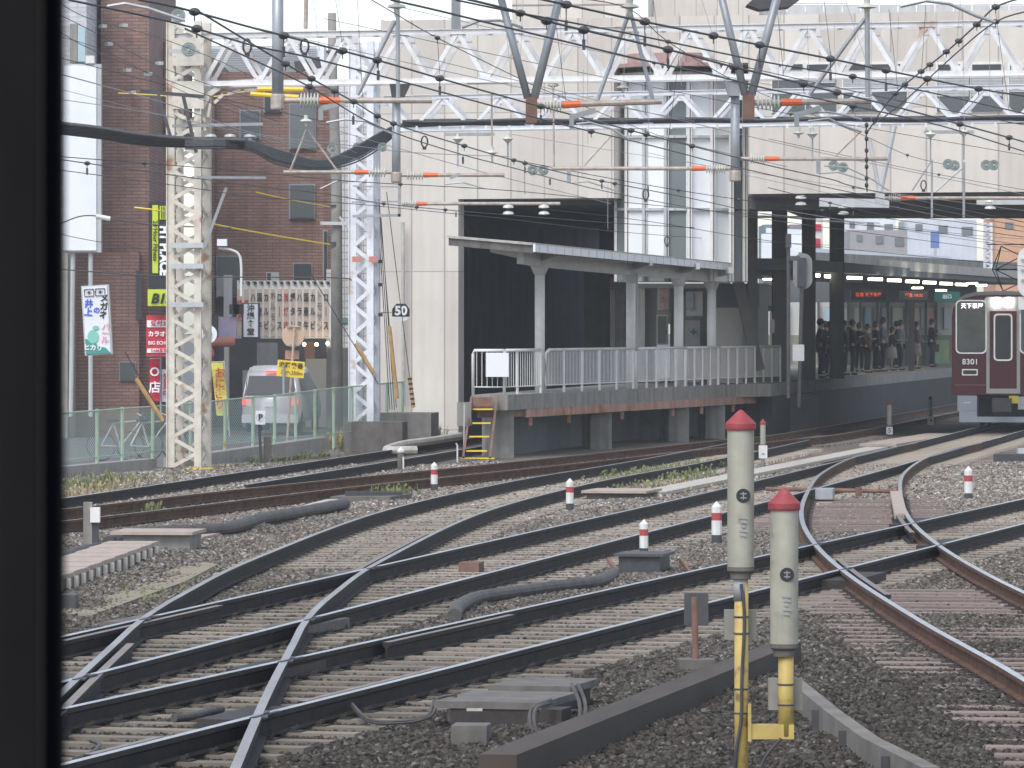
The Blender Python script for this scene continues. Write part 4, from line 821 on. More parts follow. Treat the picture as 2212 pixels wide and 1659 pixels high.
# sign boards, left
sb = thing('billboard', W(177, 890, 135), 'tall blank white signboard on two slim poles', 'signboard')
bx(sb, 'board', m_signw, 137, 208, 142, 541, 131, .25); bx(sb, 'board_frame', m_greyl, 134, 218, 138, 545, 131.05, .4)
for x, y0 in ((158, 545), (196, 545)): MB().tube([W(x, y0 - 5, 131.2), W(x - 5 if x < 170 else x, 900, 131.2)], .06, 8).build('pole', m_greyl, sb)
MB().box(W(195, 129, 131.1), (.22, .3, .2)).build('top_box', m_white, sb)
gs = thing('optician_sign', W(208, 770, 128), 'tilted white optician sign with drawn glasses and a teal and pink lower half', 'signboard')
rz_ = Matrix.Rotation(R(-3.3), 4, 'Y')
gc0 = W(208, 691, 128)
def gp(px, py, d=0): # local tilt
    q = W(px, py, 128) - gc0; q = rz_ @ q; return gc0 + q + Vector((0, -d, 0))
MB().slab([(gp(*p).x, gp(*p).z) for p in ((179, 767), (239, 767), (239, 616), (179, 616))], 128, 128.3).build('board_frame', m_greyl, gs)
MB().slab([(gp(*p).x, gp(*p).z) for p in ((182, 764), (235, 764), (235, 619), (182, 619))], 127.98, 128.1).build('board', m_signw, gs)
MB().slab([(gp(*p).x, gp(*p).z) for p in ((182, 764), (235, 764), (225, 752), (210, 748), (200, 738), (182, 730))], 127.965, 128.0).build('teal_area', mat('teal', (.06, .30, .26), rough=.5), gs)
b = MB(); b.slab([(gp(199 + 12 * math.cos(a), 727 + 15 * math.sin(a)).x, gp(199 + 12 * math.cos(a), 727 + 15 * math.sin(a)).z) for a in [i * .45 for i in range(14)]][::-1], 127.955, 127.97); b.slab([(gp(206 + 7 * math.cos(a), 708 + 5 * math.sin(a)).x, gp(206 + 7 * math.cos(a), 708 + 5 * math.sin(a)).z) for a in [i * .45 for i in range(14)]][::-1], 127.955, 127.97); b.build('teal_swirl', mat('teal_pale', (.22, .55, .45), rough=.5), gs)
b = MB()
for cx in (196, 220):
    q = [gp(cx - 10, 624, .04), gp(cx + 10, 624, .04), gp(cx + 10, 639, .04), gp(cx - 10, 639, .04)]
    for i in range(4): b.beam(q[i], q[(i + 1) % 4], .015, .015)
    b.ball(gp(cx, 631, .04), .028, 8, (1, .3, 1)); e = [gp(cx - 6, 631, .04), gp(cx, 628, .04), gp(cx + 6, 631, .04), gp(cx, 635, .04)]
    for i in range(4): b.beam(e[i], e[(i + 1) % 4], .006, .006)
b.beam(gp(206, 630, .04), gp(210, 630, .04), .012, .012); b.build('glasses_drawing', m_blk_ink, gs)
text('lettering', 'メ\nガ\nネ', m_blk_ink, TM(gp(226, 664, .04), roll=R(-3.3)), .21, gs, bold=.008, ls=1.0)
text('lettering', 'の', m_blue_ink, TM(gp(210, 671, .04), roll=R(-3.3)), .17, gs, bold=.006)
text('lettering', '井\n上', m_blue_ink, TM(gp(193, 665, .04), roll=R(-3.3)), .22, gs, bold=.008, ls=.95)
text('lettering', 'ヒカリ', m_wht_ink, TM(gp(198, 751, .05), roll=R(-3.3)), .16, gs, bold=.006)
text('lettering', 'パ\nー\nル', mat('pink_ink', (.75, .30, .36)), TM(gp(226, 722, .045), roll=R(-3.3)), .2, gs, bold=.004, ls=.8)

fs_ = thing('gym_sign', W(342, 660, 125), 'black and lime vertical sign reading FIT PLACE 24 Hour Fitness with B1 panel below', 'signboard')
bx(fs_, 'board', m_black, 321, 372, 436, 622, 125, .3); bx(fs_, 'lime_strip', m_lime, 329, 341.5, 443, 590, 124.97, .1); bx(fs_, 'lime_block', m_lime, 345, 365, 445, 474, 124.97, .1)
bx(fs_, 'lower_panel', m_lime, 319, 372, 625, 661, 124.9, .3)
RV = Matrix.Rotation(R(-90), 4, 'Z')
text('lettering', 'FIT PLACE', m_wht_ink, TM(W(354, 541, 124.94)) @ RV, .29, fs_, bold=.016, sx=.94)
text('lettering', '24 Hour Fitness', m_blk_ink, TM(W(335, 520, 124.93)) @ RV, .15, fs_, bold=.004, sx=1.02)
text('lettering', 'B1.', m_blk_ink, TM(W(344, 646, 124.86)), .33, fs_, bold=.014, shear=.25)
b = MB()
for k in range(3): b.box(W(349 + k * 5, 459, 124.94), (.02, .01, .3))
b.build('lime_block_lines', m_black, fs_)
ks = thing('karaoke_sign', W(342, 770, 126), 'red sign with white bands reading カラオケ behind the cream mast', 'signboard')
bx(ks, 'board', m_signred, 316, 376, 681, 770, 125.5, .3); bx(ks, 'white_band', m_wht_ink, 317.5, 375, 692, 707, 125.47, .1); bx(ks, 'white_band', m_wht_ink, 317.5, 375, 753, 762, 125.47, .1)
text('lettering', '受付3F', m_signred, TM(W(345, 699.5, 125.44)), .15, ks, bold=.005)
text('lettering', 'カラオケ', m_wht_ink, TM(W(345, 722, 125.44)), .145, ks, bold=.006)
text('lettering', 'BIG ECHO', m_wht_ink, TM(W(343, 741, 125.44)), .12, ks, bold=.002, sx=.95)
text('lettering', 'DAM直営', m_signred, TM(W(343, 757.5, 125.44)), .095, ks, bold=.003)
def nobori(label, x0, x1, y0, y1, Y, m, txt, ink, size, sway=0, ls=.9, hang=None):
    t = thing('banner_flag', W((x0 + x1) / 2, y1 + 20, Y), label, 'banner')
    b = MB(); n = 8; vs = []
    for i in range(n + 1):
        f = i / n; y = y0 + (y1 - y0) * f
        for x in (x0, (x0 + x1) / 2, x1): q = W(x + sway * f, y, Y); vs.append((q.x, q.y + .05 * math.sin(f * 7 + x), q.z))
    b._add(vs, [(3 * i + k, 3 * i + k + 1, 3 * i + k + 4, 3 * i + k + 3) for i in range(n) for k in (0, 1)]); b.build('cloth', m, t)
    b = MB(); b.tube([W(x1 + 2, y0 - 4, Y + .1), W(x1 + 2 + sway, y1 + 45, Y + .1)], .02, 6); b.tube([W(x0, y0 - 1, Y + .1), W(x1 + 3, y0 - 2, Y + .1)], .012, 5); b.build('pole', m_greyl, t)
    text('lettering', txt, ink, TM(W((x0 + x1) / 2 + sway * .5, (y0 + y1) / 2, Y - .09)), size, t, bold=.006, ls=ls)
    return t
nobori('yellow banner with red vertical characters beside the shop pillar', 456, 482, 783, 898, 138, mat('yellow_cloth', (.60, .55, .10), rough=.8), 'お\nに\nぎ\nり', m_signred, .3, sway=12, ls=.95)
nobori('red and white banner with a big letter O behind the mast', 323, 345, 776, 866, 126, m_signred, 'O\n店', m_wht_ink, .3, ls=1.3)
nobori('white banner with red characters next to the red banner', 350, 372, 800, 868, 126.4, m_signw, '営\n業\n中', m_signred, .22, ls=.9)
# restaurant
rb = thing('restaurant_sign', W(614, 735, 158), 'long cream restaurant signboard covered with vertical menu names', 'signboard')
bx(rb, 'board', mat('sign_cream', (.72, .70, .66), rough=.6), 512, 718, 606, 731, 158, .35)
cols = [('特\n選', 1), ('網\n焼', 1), ('ハ\nラ\nミ', 0), ('国\n産\n牛', 0), ('カ\nル\nビ', 0), ('ホ\nル\nモ\nン', 2), ('ロ\n｜\nス', 0), ('炭\n焼\n肉', 1), ('網\nタ\nン', 0), ('ハ\nラ\nミ', 0), ('国\n産\n牛', 0), ('カ\nル\nビ', 0), ('ト\nモ\nサ\nン', 2), ('ロ\n｜\nス', 0)]
inks = [m_blk_ink, mat('ink_red', (.55, .08, .06)), mat('ink_grey', (.22, .20, .18))]
m_strip = mat('menu_strip', (.62, .52, .42), (.56, .47, .38), rough=.8, scale=2)
for i, (tx, c) in enumerate(cols):
    x = 517.5 + i * 14.35; f = bx(rb, 'menu_strip', m_strip, x - 4.5, x + 5, 624, 727, 157.97, .1)
    text('lettering', tx, inks[c], TM(W(x, 674, 157.93)), .29, rb, bold=.006, sx=.56, ls={1: 1.5, 2: 1.5, 3: 1.12}[tx.count('\n')])
b = MB()
for i in range(14): x = 521 + i * 14.35; b.box(W(x, 609, 157.95), (.13, .03, .035)); b.box(W(x + 2, 612, 157.94), (.08, .02, .06))
b.build('black_tabs', m_blk_ink, rb)
os_ = thing('eatery_sign', W(545, 735, 156), 'dark framed white sign with brushed characters 沖縄食堂', 'signboard')
bx(os_, 'board_frame', mat('navy', (.04, .05, .12)), 522, 561, 655, 731, 156, .25); bx(os_, 'board', m_signw, 526, 557, 657, 728, 155.97, .1)
text('lettering', '沖\n縄\n食\n堂', m_blk_ink, TM(W(541.5, 692, 155.93)), .235, os_, bold=.006, ls=1.03)
ac1 = thing('air_conditioner', W(487, 700, 158), 'large pale air conditioning unit left of the menu signboard', 'air conditioner')
bx(ac1, 'casing', m_greyl, 483, 501, 594, 690, 157.8, .5); bx(ac1, 'side_panel', m_grey, 468, 484, 600, 640, 158, .4)
ac2 = thing('air_conditioner', W(592, 606, 162), 'small air conditioner on top of the menu signboard', 'air conditioner')
bx(ac2, 'casing', m_greyl, 575, 603, 588, 606, 161, .4); bx(ac2, 'fan_grille', m_dark, 577, 585, 590, 605, 160.96, .1)
aw = thing('shop_awning', W(478, 770, 155), 'faded red shop awning with mixed posters left of the eatery sign', 'awning')
MB().tube([W(458, 740, 155), W(508, 738, 155)], .16, 10).build('roll', mat('brick_red', (.38, .16, .13), rough=.9), aw)
bx(aw, 'poster_panel', mat('poster_mix', (.45, .30, .38), (.25, .32, .50), scale=5, rough=.6), 472, 511, 684, 732, 155.4, .1); bx(aw, 'dark_fascia', m_glass, 440, 474, 680, 740, 155.5, .2)
b = MB()
for x in (506, 516): b.box(W(x, 668, 155.3), (.3, .05, .3)); 
b.build('checker', m_blk_ink, aw)
bx(b2, 'white_pillar', m_white, 484, 494, 748, 900, 157, .4, -.5); bx(b2, 'grey_door', m_grey, 555, 600, 740, 790, 162, .3); bx(b2, 'grey_door', m_greyl, 524, 552, 800, 900, 162.2, .3, -.5); bx(b2, 'wooden_door', mat('wood_door', (.30, .17, .10)), 658, 680, 738, 775, 163.1, .2)
bx(b2, 'shutter', mat('shutter', (.46, .45, .40), rough=.6), 660, 705, 775, 900, 163.0, .2, -.5)
for i, (x, y) in enumerate(((657, 744), (684, 744), (708, 742))): tag(MB().ball(W(x, y, 157.5), .055, 8).build('lantern_bulb', m_bulb), ('left', 'middle', 'right')[i] + ' of the three warm bulbs lit under the menu signboard', 'bulb', 'warm bulbs under the signboard')
# road signs (backs and faces)
rs1 = thing('road_sign', W(633, 950, 113), 'rusty pinkish back of a round road sign above a yellow police box sign', 'road sign')
MB().lathe(W(633, 726, 113), [(.245, -.01), (.25, .0), (.245, .01)], 24, 'Y').build('sign_disc', mat('faded_back', (.60, .42, .30), (.52, .36, .26), scale=3, rough=.7), rs1)
b = MB(); b.tube([W(636, 708, 112.9), W(620, 960, 112.9)], .028, 8); b.build('pole', mat('pole_pinkish', (.58, .44, .36), (.40, .28, .2), scale=8), rs1)
b = MB(); b.box(W(634, 705, 112.95), (.3, .03, .04)); b.box(W(633, 745, 112.95), (.3, .03, .04)); b.build('bracket', m_tube_r, rs1)
bx(rs1, 'small_plate', mat('faded_small', (.42, .24, .18), rough=.7), 616, 646, 757, 776, 113.1, .02)
ys_ = thing('police_box_sign', W(627, 900, 112.6), 'tilted yellow sign reading 淡路交番 左へ250m', 'sign')
yc = W(628, 797, 112.4); MB().box(yc, (.60, .02, .36), ry=R(5)).build('board', m_yelo, ys_)
YM = Matrix.Translation(yc + Vector((0, -.03, 0))) @ Matrix.Rotation(R(5), 4, 'Y') @ Matrix.Rotation(R(90), 4, 'X')
text('lettering', '淡路交番', m_blk_ink, YM @ Matrix.Translation((.0, .075, 0)), .135, ys_, bold=.003)
text('lettering', '左へ250m', m_blk_ink, YM @ Matrix.Translation((.03, -.085, 0)), .115, ys_, bold=.001)
MB().tube([W(613, 790, 112.3), W(613, 850, 112.3)], .03, 6).build('strap_post', m_grey, ys_)
r2 = thing('road_sign', W(450, 900, 112), 'round speed limit sign with blue numerals half hidden by the cream mast', 'road sign')
MB().lathe(W(449, 722, 112), [(.2, -.01), (.205, .0), (.2, .01)], 24, 'Y').build('sign_disc', m_signw, r2); text('lettering', '30', m_blue_ink, TM(W(448, 723, 111.95)), .24, r2, bold=.001, sx=.9)
MB().tube([W(450, 740, 112.1), W(452, 960, 112.1)], .025, 8).build('pole', m_white, r2)
r3 = thing('road_sign', W(448, 780, 111.8), 'round blue no parking sign with red ring', 'road sign')
MB().lathe(W(447, 763, 111.8), [(.155, -.008), (.16, .0), (.155, .01)], 24, 'Y').build('sign_rim', m_redp, r3); MB().lathe(W(447, 763, 111.76), [(.115, -.008), (.12, .0), (.115, .01)], 24, 'Y').build('sign_disc', mat('sign_blue', (.05, .12, .55), rough=.5), r3)
MB().beam(W(438, 754, 111.74), W(456, 772, 111.74), .01, .03).build('red_bar', m_redp, r3); bx(r3, 'under_plate', m_signw, 439, 457, 778, 792, 111.8, .02); text('lettering', '駐車', m_blk_ink, TM(W(448, 785, 111.77)), .08, r3, bold=.002)
# van
va = thing('parked_van', W(582, 960, 150), 'silver minivan seen from behind with brake lights on', 'van')
Mv = Matrix.Translation((-7.12, 150, -.42)) @ Matrix.Rotation(-.12, 4, 'Z')
def vbox(name, m, pr, x0=-.84, x1=.84):
    b = MB(); n = len(pr); vs = [Mv @ Vector((x0, y, z)) for y, z in pr] + [Mv @ Vector((x1, y, z)) for y, z in pr]
    b._add(vs, [tuple(range(n)), tuple(range(2 * n - 1, n - 1, -1))] + [(i, i + n, (i + 1) % n + n, (i + 1) % n) for i in range(n)]); return b.build(name, m, va)
m_van = mat('van_silver', (.62, .63, .66), rough=.25, metal=.3)
bm = bmesh.new(); pr = [(.0, .3), (-.03, .5), (.0, 1.0), (.05, 1.12), (.22, 1.82), (.38, 1.97), (2.7, 1.98), (3.3, 1.75), (3.9, 1.15), (4.55, .95), (4.65, .35)]
wd = [.83, .84, .85, .85, .74, .64, .64, .68, .82, .80, .78]
vv = []
for s in (-1, 1): vv.append([bm.verts.new(Mv @ Vector((s * w_, y, z))) for (y, z), w_ in zip(pr, wd)])
for i in range(len(pr)): j = (i + 1) % len(pr); bm.faces.new((vv[0][i], vv[1][i], vv[1][j], vv[0][j]))
bm.faces.new(vv[0][::-1]); bm.faces.new(vv[1]); bmesh.ops.bevel(bm, geom=bm.edges[:], offset=.05, segments=2, affect='EDGES'); bmesh.ops.recalc_face_normals(bm, faces=bm.faces)
me = bpy.data.meshes.new('body'); bm.to_mesh(me); me.materials.append(m_van); o = bpy.data.objects.new('body', me); COL.objects.link(o); adopt(o, va)
for p in me.polygons: p.use_smooth = True
b = MB(); b._add([Mv @ Vector(q) for q in ((-.74, .015, 1.12), (.74, .015, 1.12), (.66, .175, 1.68), (-.66, .175, 1.68))], [(0, 1, 2, 3)]); b.build('rear_window', m_glass, va)
b = MB(); b._add([Mv @ Vector(q) for q in ((.865, .45, 1.15), (.865, 3.2, 1.15), (.72, 2.9, 1.75), (.74, .6, 1.75))], [(0, 1, 2, 3)]); b.build('side_window', m_glass, va)
MB().box(Mv @ Vector((0, .13, 1.80)), (.34, .06, .05)).build('brake_lamp', m_tail, va)
for s in (-1, 1): MB().box(Mv @ Vector((s * .79, -.03, .92)), (.08, .08, .17)).build('tail_lamp', m_tail, va); 
MB().box(Mv @ Vector((0, -.05, .42)), (1.66, .12, .25)).build('bumper', m_van, va); MB().box(Mv @ Vector((0, -.06, .85)), (.36, .04, .16)).build('number_plate', m_signw, va)
for y in (.8, 3.7):
    for s in (-1, 1): MB().lathe(Mv @ Vector((s * .74, y, .32)), [(.3, -.1), (.32, -.06), (.32, .06), (.3, .1)], 18, 'X').build('wheel', m_black, va)
# bicycles behind the fence
def bicycle(label, px, Y, rz):
    c = W(px, 925, Y); c.z = -.15; t = thing('bicycle', c, label, 'bicycle', 'bicycles parked behind the fence'); M = Matrix.Translation(c) @ Matrix.Rotation(rz, 4, 'Z')
    for x in (-.52, .52):
        b = MB(); P = [M @ Vector((x + .31 * math.cos(a), 0, .32 + .31 * math.sin(a))) for a in [i * math.pi / 8 for i in range(17)]]; b.tube(P, .014, 5, caps=False)
        for i in range(8): b.tube([M @ Vector((x, 0, .32)), P[i * 2]], .003, 3)
        b.build('wheel', m_dark, t)
    b = MB(); p = {k: M @ Vector(v) for k, v in dict(r=(-.52, 0, .32), b=(-.1, 0, .3), s=(-.25, 0, .8), h=(.35, 0, .85), f=(.52, 0, .32)).items()}
    for a, c2 in ('rb', 'bs', 'rs', 'sh', 'bh', 'hf'): b.tube([p[a], p[c2]], .018, 6)
    b.build('frame', m_greyl, t); MB().box(p['s'] + Vector((0, 0, .05)), (.22, .12, .05), rz=rz).build('saddle', m_black, t)
    MB().tube([M @ Vector((.32, -.25, 1.0)), p['h'] + Vector((0, 0, .1)), M @ Vector((.32, .25, 1.0))], .012, 5).build('handlebar', m_silver, t); MB().box(M @ Vector((.58, 0, .85)), (.3, .3, .22), rz=rz).build('basket', m_dark, t)
bicycle('bicycle leaning behind the fence just left of the cream mast', 330, 108, .5); bicycle('bicycle behind the fence, further left of the mast', 270, 108, .3)

# ---------------------------------------------------------------- station over-bridge building
st = thing('station_building', W(1106, 900, 134), 'large beige panelled station building spanning over the tracks', 'building')
def dY(x): return 134 - (x - 830) / (2212 - 830) * 5      # facade line is slightly oblique
def fac(name, m, x0, x1, y0, y1, dep, off=0, parent=None, zb=None):
    Ya, Yb = dY(x0) - off, dY(x1) - off; a = W(x0, y1, Ya); c = W(x1, y1, Yb); at_ = W(x0, y0, Ya); ct = W(x1, y0, Yb); z = (min(a.z, c.z) + max(a.z, c.z)) / 2; z = a.z if zb is None else zb; zt = (at_.z + ct.z) / 2
    n = Vector((c.y - a.y, -(c.x - a.x), 0)).normalized() * -dep
    b = MB(); b._add([(a.x, a.y, z), (c.x, c.y, z), (c.x + n.x, c.y + n.y, z), (a.x + n.x, a.y + n.y, z), (a.x, a.y, zt), (c.x, c.y, zt), (c.x + n.x, c.y + n.y, zt), (a.x + n.x, a.y + n.y, zt)], [(0, 3, 2, 1), (4, 5, 6, 7), (0, 1, 5, 4), (1, 2, 6, 5), (2, 3, 7, 6), (3, 0, 4, 7)])
    return b.build(name, m, parent or st)
fac('left_wall', m_panel, 822, 990, 43, 960, .5, zb=-.3)
fac('upper_wall', m_panel, 990, 1326, 41, 430, 16)
fac('upper_wall', m_panel, 1326, 1616, 35, 140, 16)
fac('right_wall', m_panel, 1616, 2560, 24, 419, 22)
fac('lower_left_wall', m_conc_l, 735, 824, 830, 960, 1, off=-.6, zb=-.3) if False else None
bx(st, 'left_flank', m_panel, 822, 830, 43, 960, 134.6, 16, -.3)
fac('parapet', m_conc_l, 818, 2560, 36, 45, .5, off=.05) if False else None
# drain pipe
MB().tube([W(870, 480, 133.6), W(872, 880, 133.6)], .05, 8).build('drain_pipe', m_conc_l, st)
# window band
for x0, x1, blind in ((1668, 1737, .2), (1741, 1806, .25), (1822, 1958, .5), (2024, 2094, .62), (2098, 2166, .62), (2180, 2290, .5)):
    f = fac('window_frame', m_white, x0 - 3, x1 + 3, 134, 244, .1, off=.05)
    fac('pane', m_glassb, x0, x1, 160, 241, .05, off=.09, parent=f); fac('top_pane', m_glass, x0 + 2, x1 - 4, 139, 151, .05, off=.09, parent=f)
    if True:
        b = MB(); yb = 161 + 78 * blind
        n = int((yb - 161) / 3.2)
        for i in range(n): a = W(x0 + 1, 162 + i * 3.2, dY(x0) - .11); c = W(x1 - 1, 162 + i * 3.2, dY(x1) - .11); b.beam(a, c, .012, .028)
        b.build('blind', m_greyl, f)
# glazed bay
by = thing('stair_bay', W(1470, 580, 132.5), 'glazed stair bay of white and grey panels below the pink curved roof', 'building')
seg = [(1333, 1357, 'g'), (1357, 1390, 'w'), (1390, 1436, 'w'), (1436, 1482, 'g'), (1482, 1536, 'w'), (1536, 1578, 'w'), (1578, 1604, 'g')]
def bayY(x): u = (x - 1470) / 147; return 134.2 - 2.2 * math.sqrt(max(0, 1 - u * u * .92))
for x0, x1, k in seg:
    for y0, y1 in ((165, 293), (297, 450), (455, 608)):
        a, c = W(x0, y1, bayY(x0)), W(x1, y1, bayY(x1)); b = MB(); zt = W(x0, y0, bayY(x0)).z
        b.hexa([a, c, c + Vector((0, .1, 0)), a + Vector((0, .1, 0)), Vector((a.x, a.y, zt)), Vector((c.x, c.y, zt)), Vector((c.x, c.y + .1, zt)), Vector((a.x, a.y + .1, zt))]); b.build('bay_panel', m_milk if k == 'w' else m_glassg, by)
for x in (1330, 1352, 1390, 1437, 1487, 1537, 1577, 1607):
    b = MB(); q = W(x, 0, bayY(x) - .12); zb, zt = W(x, 608, bayY(x)).z, W(x, 168, bayY(x)).z
    b.box((q.x, q.y + .06, (zb + zt) / 2), (.07, .14, zt - zb)); b.box((q.x + .08, q.y + .08, (zb + zt) / 2), (.03, .12, zt - zb)); b.build('fin', m_white if x not in (1390, 1437) else m_greyl, by)
for y in (295, 452):
    b = MB(); P = [W(x, y, bayY(x) - .02) for x in range(1333, 1608, 25)]
    for i in range(len(P) - 1): b.beam(P[i], P[i + 1], .12, .07)
    b.build('bay_transom', m_greyl, by)
def disc(name, m, r_sc, y0, y1, parent, drop=0):
    b = MB(); P = [W(x, 0, bayY(1470 + (x - 1470) * .97) - .5 * r_sc) for x in range(1325, 1632, 17)]; P2 = [(p.x, p.y) for p in P] + [(P[-1].x, 136), (P[0].x, 136)]
    b.prism(P2, W(1470, y1, 132).z, W(1470, y0, 132).z); return b.build(name, m, parent)
disc('bay_roof', m_pink, 1.2, 116, 140, by); disc('bay_roof_edge', m_pink, 1.9, 138, 146, by); disc('bay_shadow_gap', m_dark, .4, 146, 156, by); disc('bay_cornice', m_conc_l, .8, 156, 168, by)
bx(by, 'bay_back', m_conc, 1326, 1616, 140, 610, 134.6, .3)
# rooftop things
rt = thing('rooftop_block', W(1230, 40, 150), 'beige plant rooms and rails on the roof of the station building', 'building')
bx(rt, 'plant_room', m_panel, 1106, 1367, -60, 50, 142, 6); bx(rt, 'plant_room', m_panel, 1412, 1640, -60, 40, 146, 6); bx(rt, 'plant_room', m_greyl, 1700, 2300, 12, 34, 140, 4); bx(rt, 'plant_room', m_wtile, 1640, 1830, 6, 40, 150, 6)
b = MB(); b.beam(W(1106, 12, 141), W(1365, 10, 141), .05, .05); b.build('rail', m_conc, rt)
for i in range(14): MB().tube([W(1700 + i * 40, 10, 139), W(1700 + i * 40, 26, 139)], .03, 5).build('rail_post', m_white, rt)
MB().tube([W(1700, 11, 139), W(2260, 9, 139)], .03, 5).build('rail', m_white, rt)
MB().box(W(1890, -20, 70), (.8, .5, .26)).build('x', m_dark, rt) if False else None
tag(MB().slab([zx(x, y, 70) for x, y in ((1612, 12), (1640, -14), (1745, -14), (1704, 16), (1640, 22))], 69.8, 70.4).build('hanging_box', m_dark), 'dark sheet metal cover at the top edge on the V strut', 'cover')

# underside: dark openings
tn = thing('underpass', W(1160, 850, 150), 'dark underpass below the station building where the left track enters', 'underpass')
zc_ = W(0, 430, 134).z
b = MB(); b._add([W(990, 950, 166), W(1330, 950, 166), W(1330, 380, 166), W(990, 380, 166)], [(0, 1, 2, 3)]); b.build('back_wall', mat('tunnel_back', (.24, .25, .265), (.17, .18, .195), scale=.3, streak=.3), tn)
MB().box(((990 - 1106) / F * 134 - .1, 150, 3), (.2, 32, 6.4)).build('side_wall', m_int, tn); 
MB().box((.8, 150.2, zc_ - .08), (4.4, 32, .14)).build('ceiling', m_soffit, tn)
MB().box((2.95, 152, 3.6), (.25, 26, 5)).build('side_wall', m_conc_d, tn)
bx(tn, 'inner_wall', m_conc, 1262, 1320, 540, 900, 148, .3) 
sf = thing('overbridge_soffit', W(1900, 430, 142), 'dark concrete underside of the building above the platforms', 'ceiling')
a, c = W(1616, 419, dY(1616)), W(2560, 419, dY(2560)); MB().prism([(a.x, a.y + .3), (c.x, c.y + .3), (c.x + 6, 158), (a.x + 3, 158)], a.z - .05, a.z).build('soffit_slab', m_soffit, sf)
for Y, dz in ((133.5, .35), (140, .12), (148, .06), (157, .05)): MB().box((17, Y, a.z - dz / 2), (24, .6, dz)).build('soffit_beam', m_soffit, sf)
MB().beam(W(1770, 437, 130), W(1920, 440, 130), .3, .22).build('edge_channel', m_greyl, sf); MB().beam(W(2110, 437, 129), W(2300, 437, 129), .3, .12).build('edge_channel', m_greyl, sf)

# ---------------------------------------------------------------- platforms
zD = 1.19
def ef(Y): return .28 * (Y - 112.6) - .1                 # front edge of the tapering near platform
pf = thing('platform', (1, 120, -.2), 'tapering end of the station platform on concrete pillars', 'platform')
deck = [(-.90, 112.3), (-.10, 112.3), (ef(134), 134), (6.9, 135.5), (16.2, 189), (19, 205), (10.5, 205), (3.1, 137)]
MB().prism(deck, zD - .34, zD).build('deck', m_conc, pf)
b = MB(); P = [Vector((ef(Y) + .03 - .0, Y, zD - .43)) for Y in (113.9, 120, 127, 134, 138.5)]
for i in range(4): b.beam(P[i], P[i + 1], .06, .19)
b.build('edge_beam', m_rustp, pf); MB().beam((-.75, 112.4, zD - .42), (ef(113.9), 113.9, zD - .42), .05, .17).build('edge_beam', m_rust, pf)
for px, py in ((1185, 987), (1380, 968), (1485, 953), (1556, 946), (1620, 938)):
    q = G(px, py, -.2); q.x = ef(q.y) - .18
    MB().prism([(q.x - .55, q.y + .1), (q.x - .35, q.y - .25), (q.x + .16, q.y - .25), (q.x + .16, q.y + .1)], -.25, zD - .33).build('pillar', m_conc, pf)
for px in (1148, 1231, 1346, 1455, 1517, 1585): 
    Y = (.28 * 112.6 + .1) / (.28 - (px - 1106) / F); MB().box((ef(Y) - .02, Y, zD - .62), (.085, .08, .2)).build('rust_bracket', m_rustp, pf)
b = MB()
for Y in (118, 125, 131): b.box((ef(Y) - 1.6, Y, .3), (.3, .3, 1.4)); 
b.build('inner_pillar', m_conc_d, pf)
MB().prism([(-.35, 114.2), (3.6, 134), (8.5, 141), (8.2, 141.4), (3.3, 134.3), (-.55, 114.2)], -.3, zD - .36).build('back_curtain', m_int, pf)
MB().box((ef(113.6) + .02, 113.6, zD - .17), (.19, .03, .345), rz=1.3).build('yellow_mark', m_yelo, pf)
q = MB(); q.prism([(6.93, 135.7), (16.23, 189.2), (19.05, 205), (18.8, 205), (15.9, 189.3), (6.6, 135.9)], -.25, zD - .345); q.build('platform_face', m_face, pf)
q = MB(); q.prism([(6.6, 135.9), (15.85, 189.2), (15.35, 189.3), (6.1, 136)], zD + .004, zD + .008); q.build('tactile_strip', mat('tactile', (.45, .36, .10), rough=.8), pf)
# stairs at the platform end
ss = thing('track_steps', W(1035, 990, 112.2), 'rusty steel steps with yellow treads at the platform end', 'steps')
for (x0, y0, x1, y1) in ((1018, 860, 1000, 990), (1073, 860, 1058, 990)): MB().beam(W(x0, y0, 112.2), W(x1, y1, 111.2), .05, .13, up=(0, 1, 0)).build('stringer', m_rust, ss)
for i, (xa, xb, y) in enumerate(((1022, 1064, 884), (1020, 1060, 914), (1013, 1057, 943), (1007, 1052, 974), (980, 1068, 990))):
    Y = 112.1 - i * .2; b = MB(); b.beam(W(xa, y, Y), W(xb, y, Y), .22, .03); b.build('tread', m_yelo, ss)
MB().box(W(1042, 868, 112.15), (.45, .04, .2)).build('rust_plate', m_rust, ss)
MB().box(W(1035, 1001, 111.0), (.8, .5, .14)).build('step_base', m_conc_d, ss)
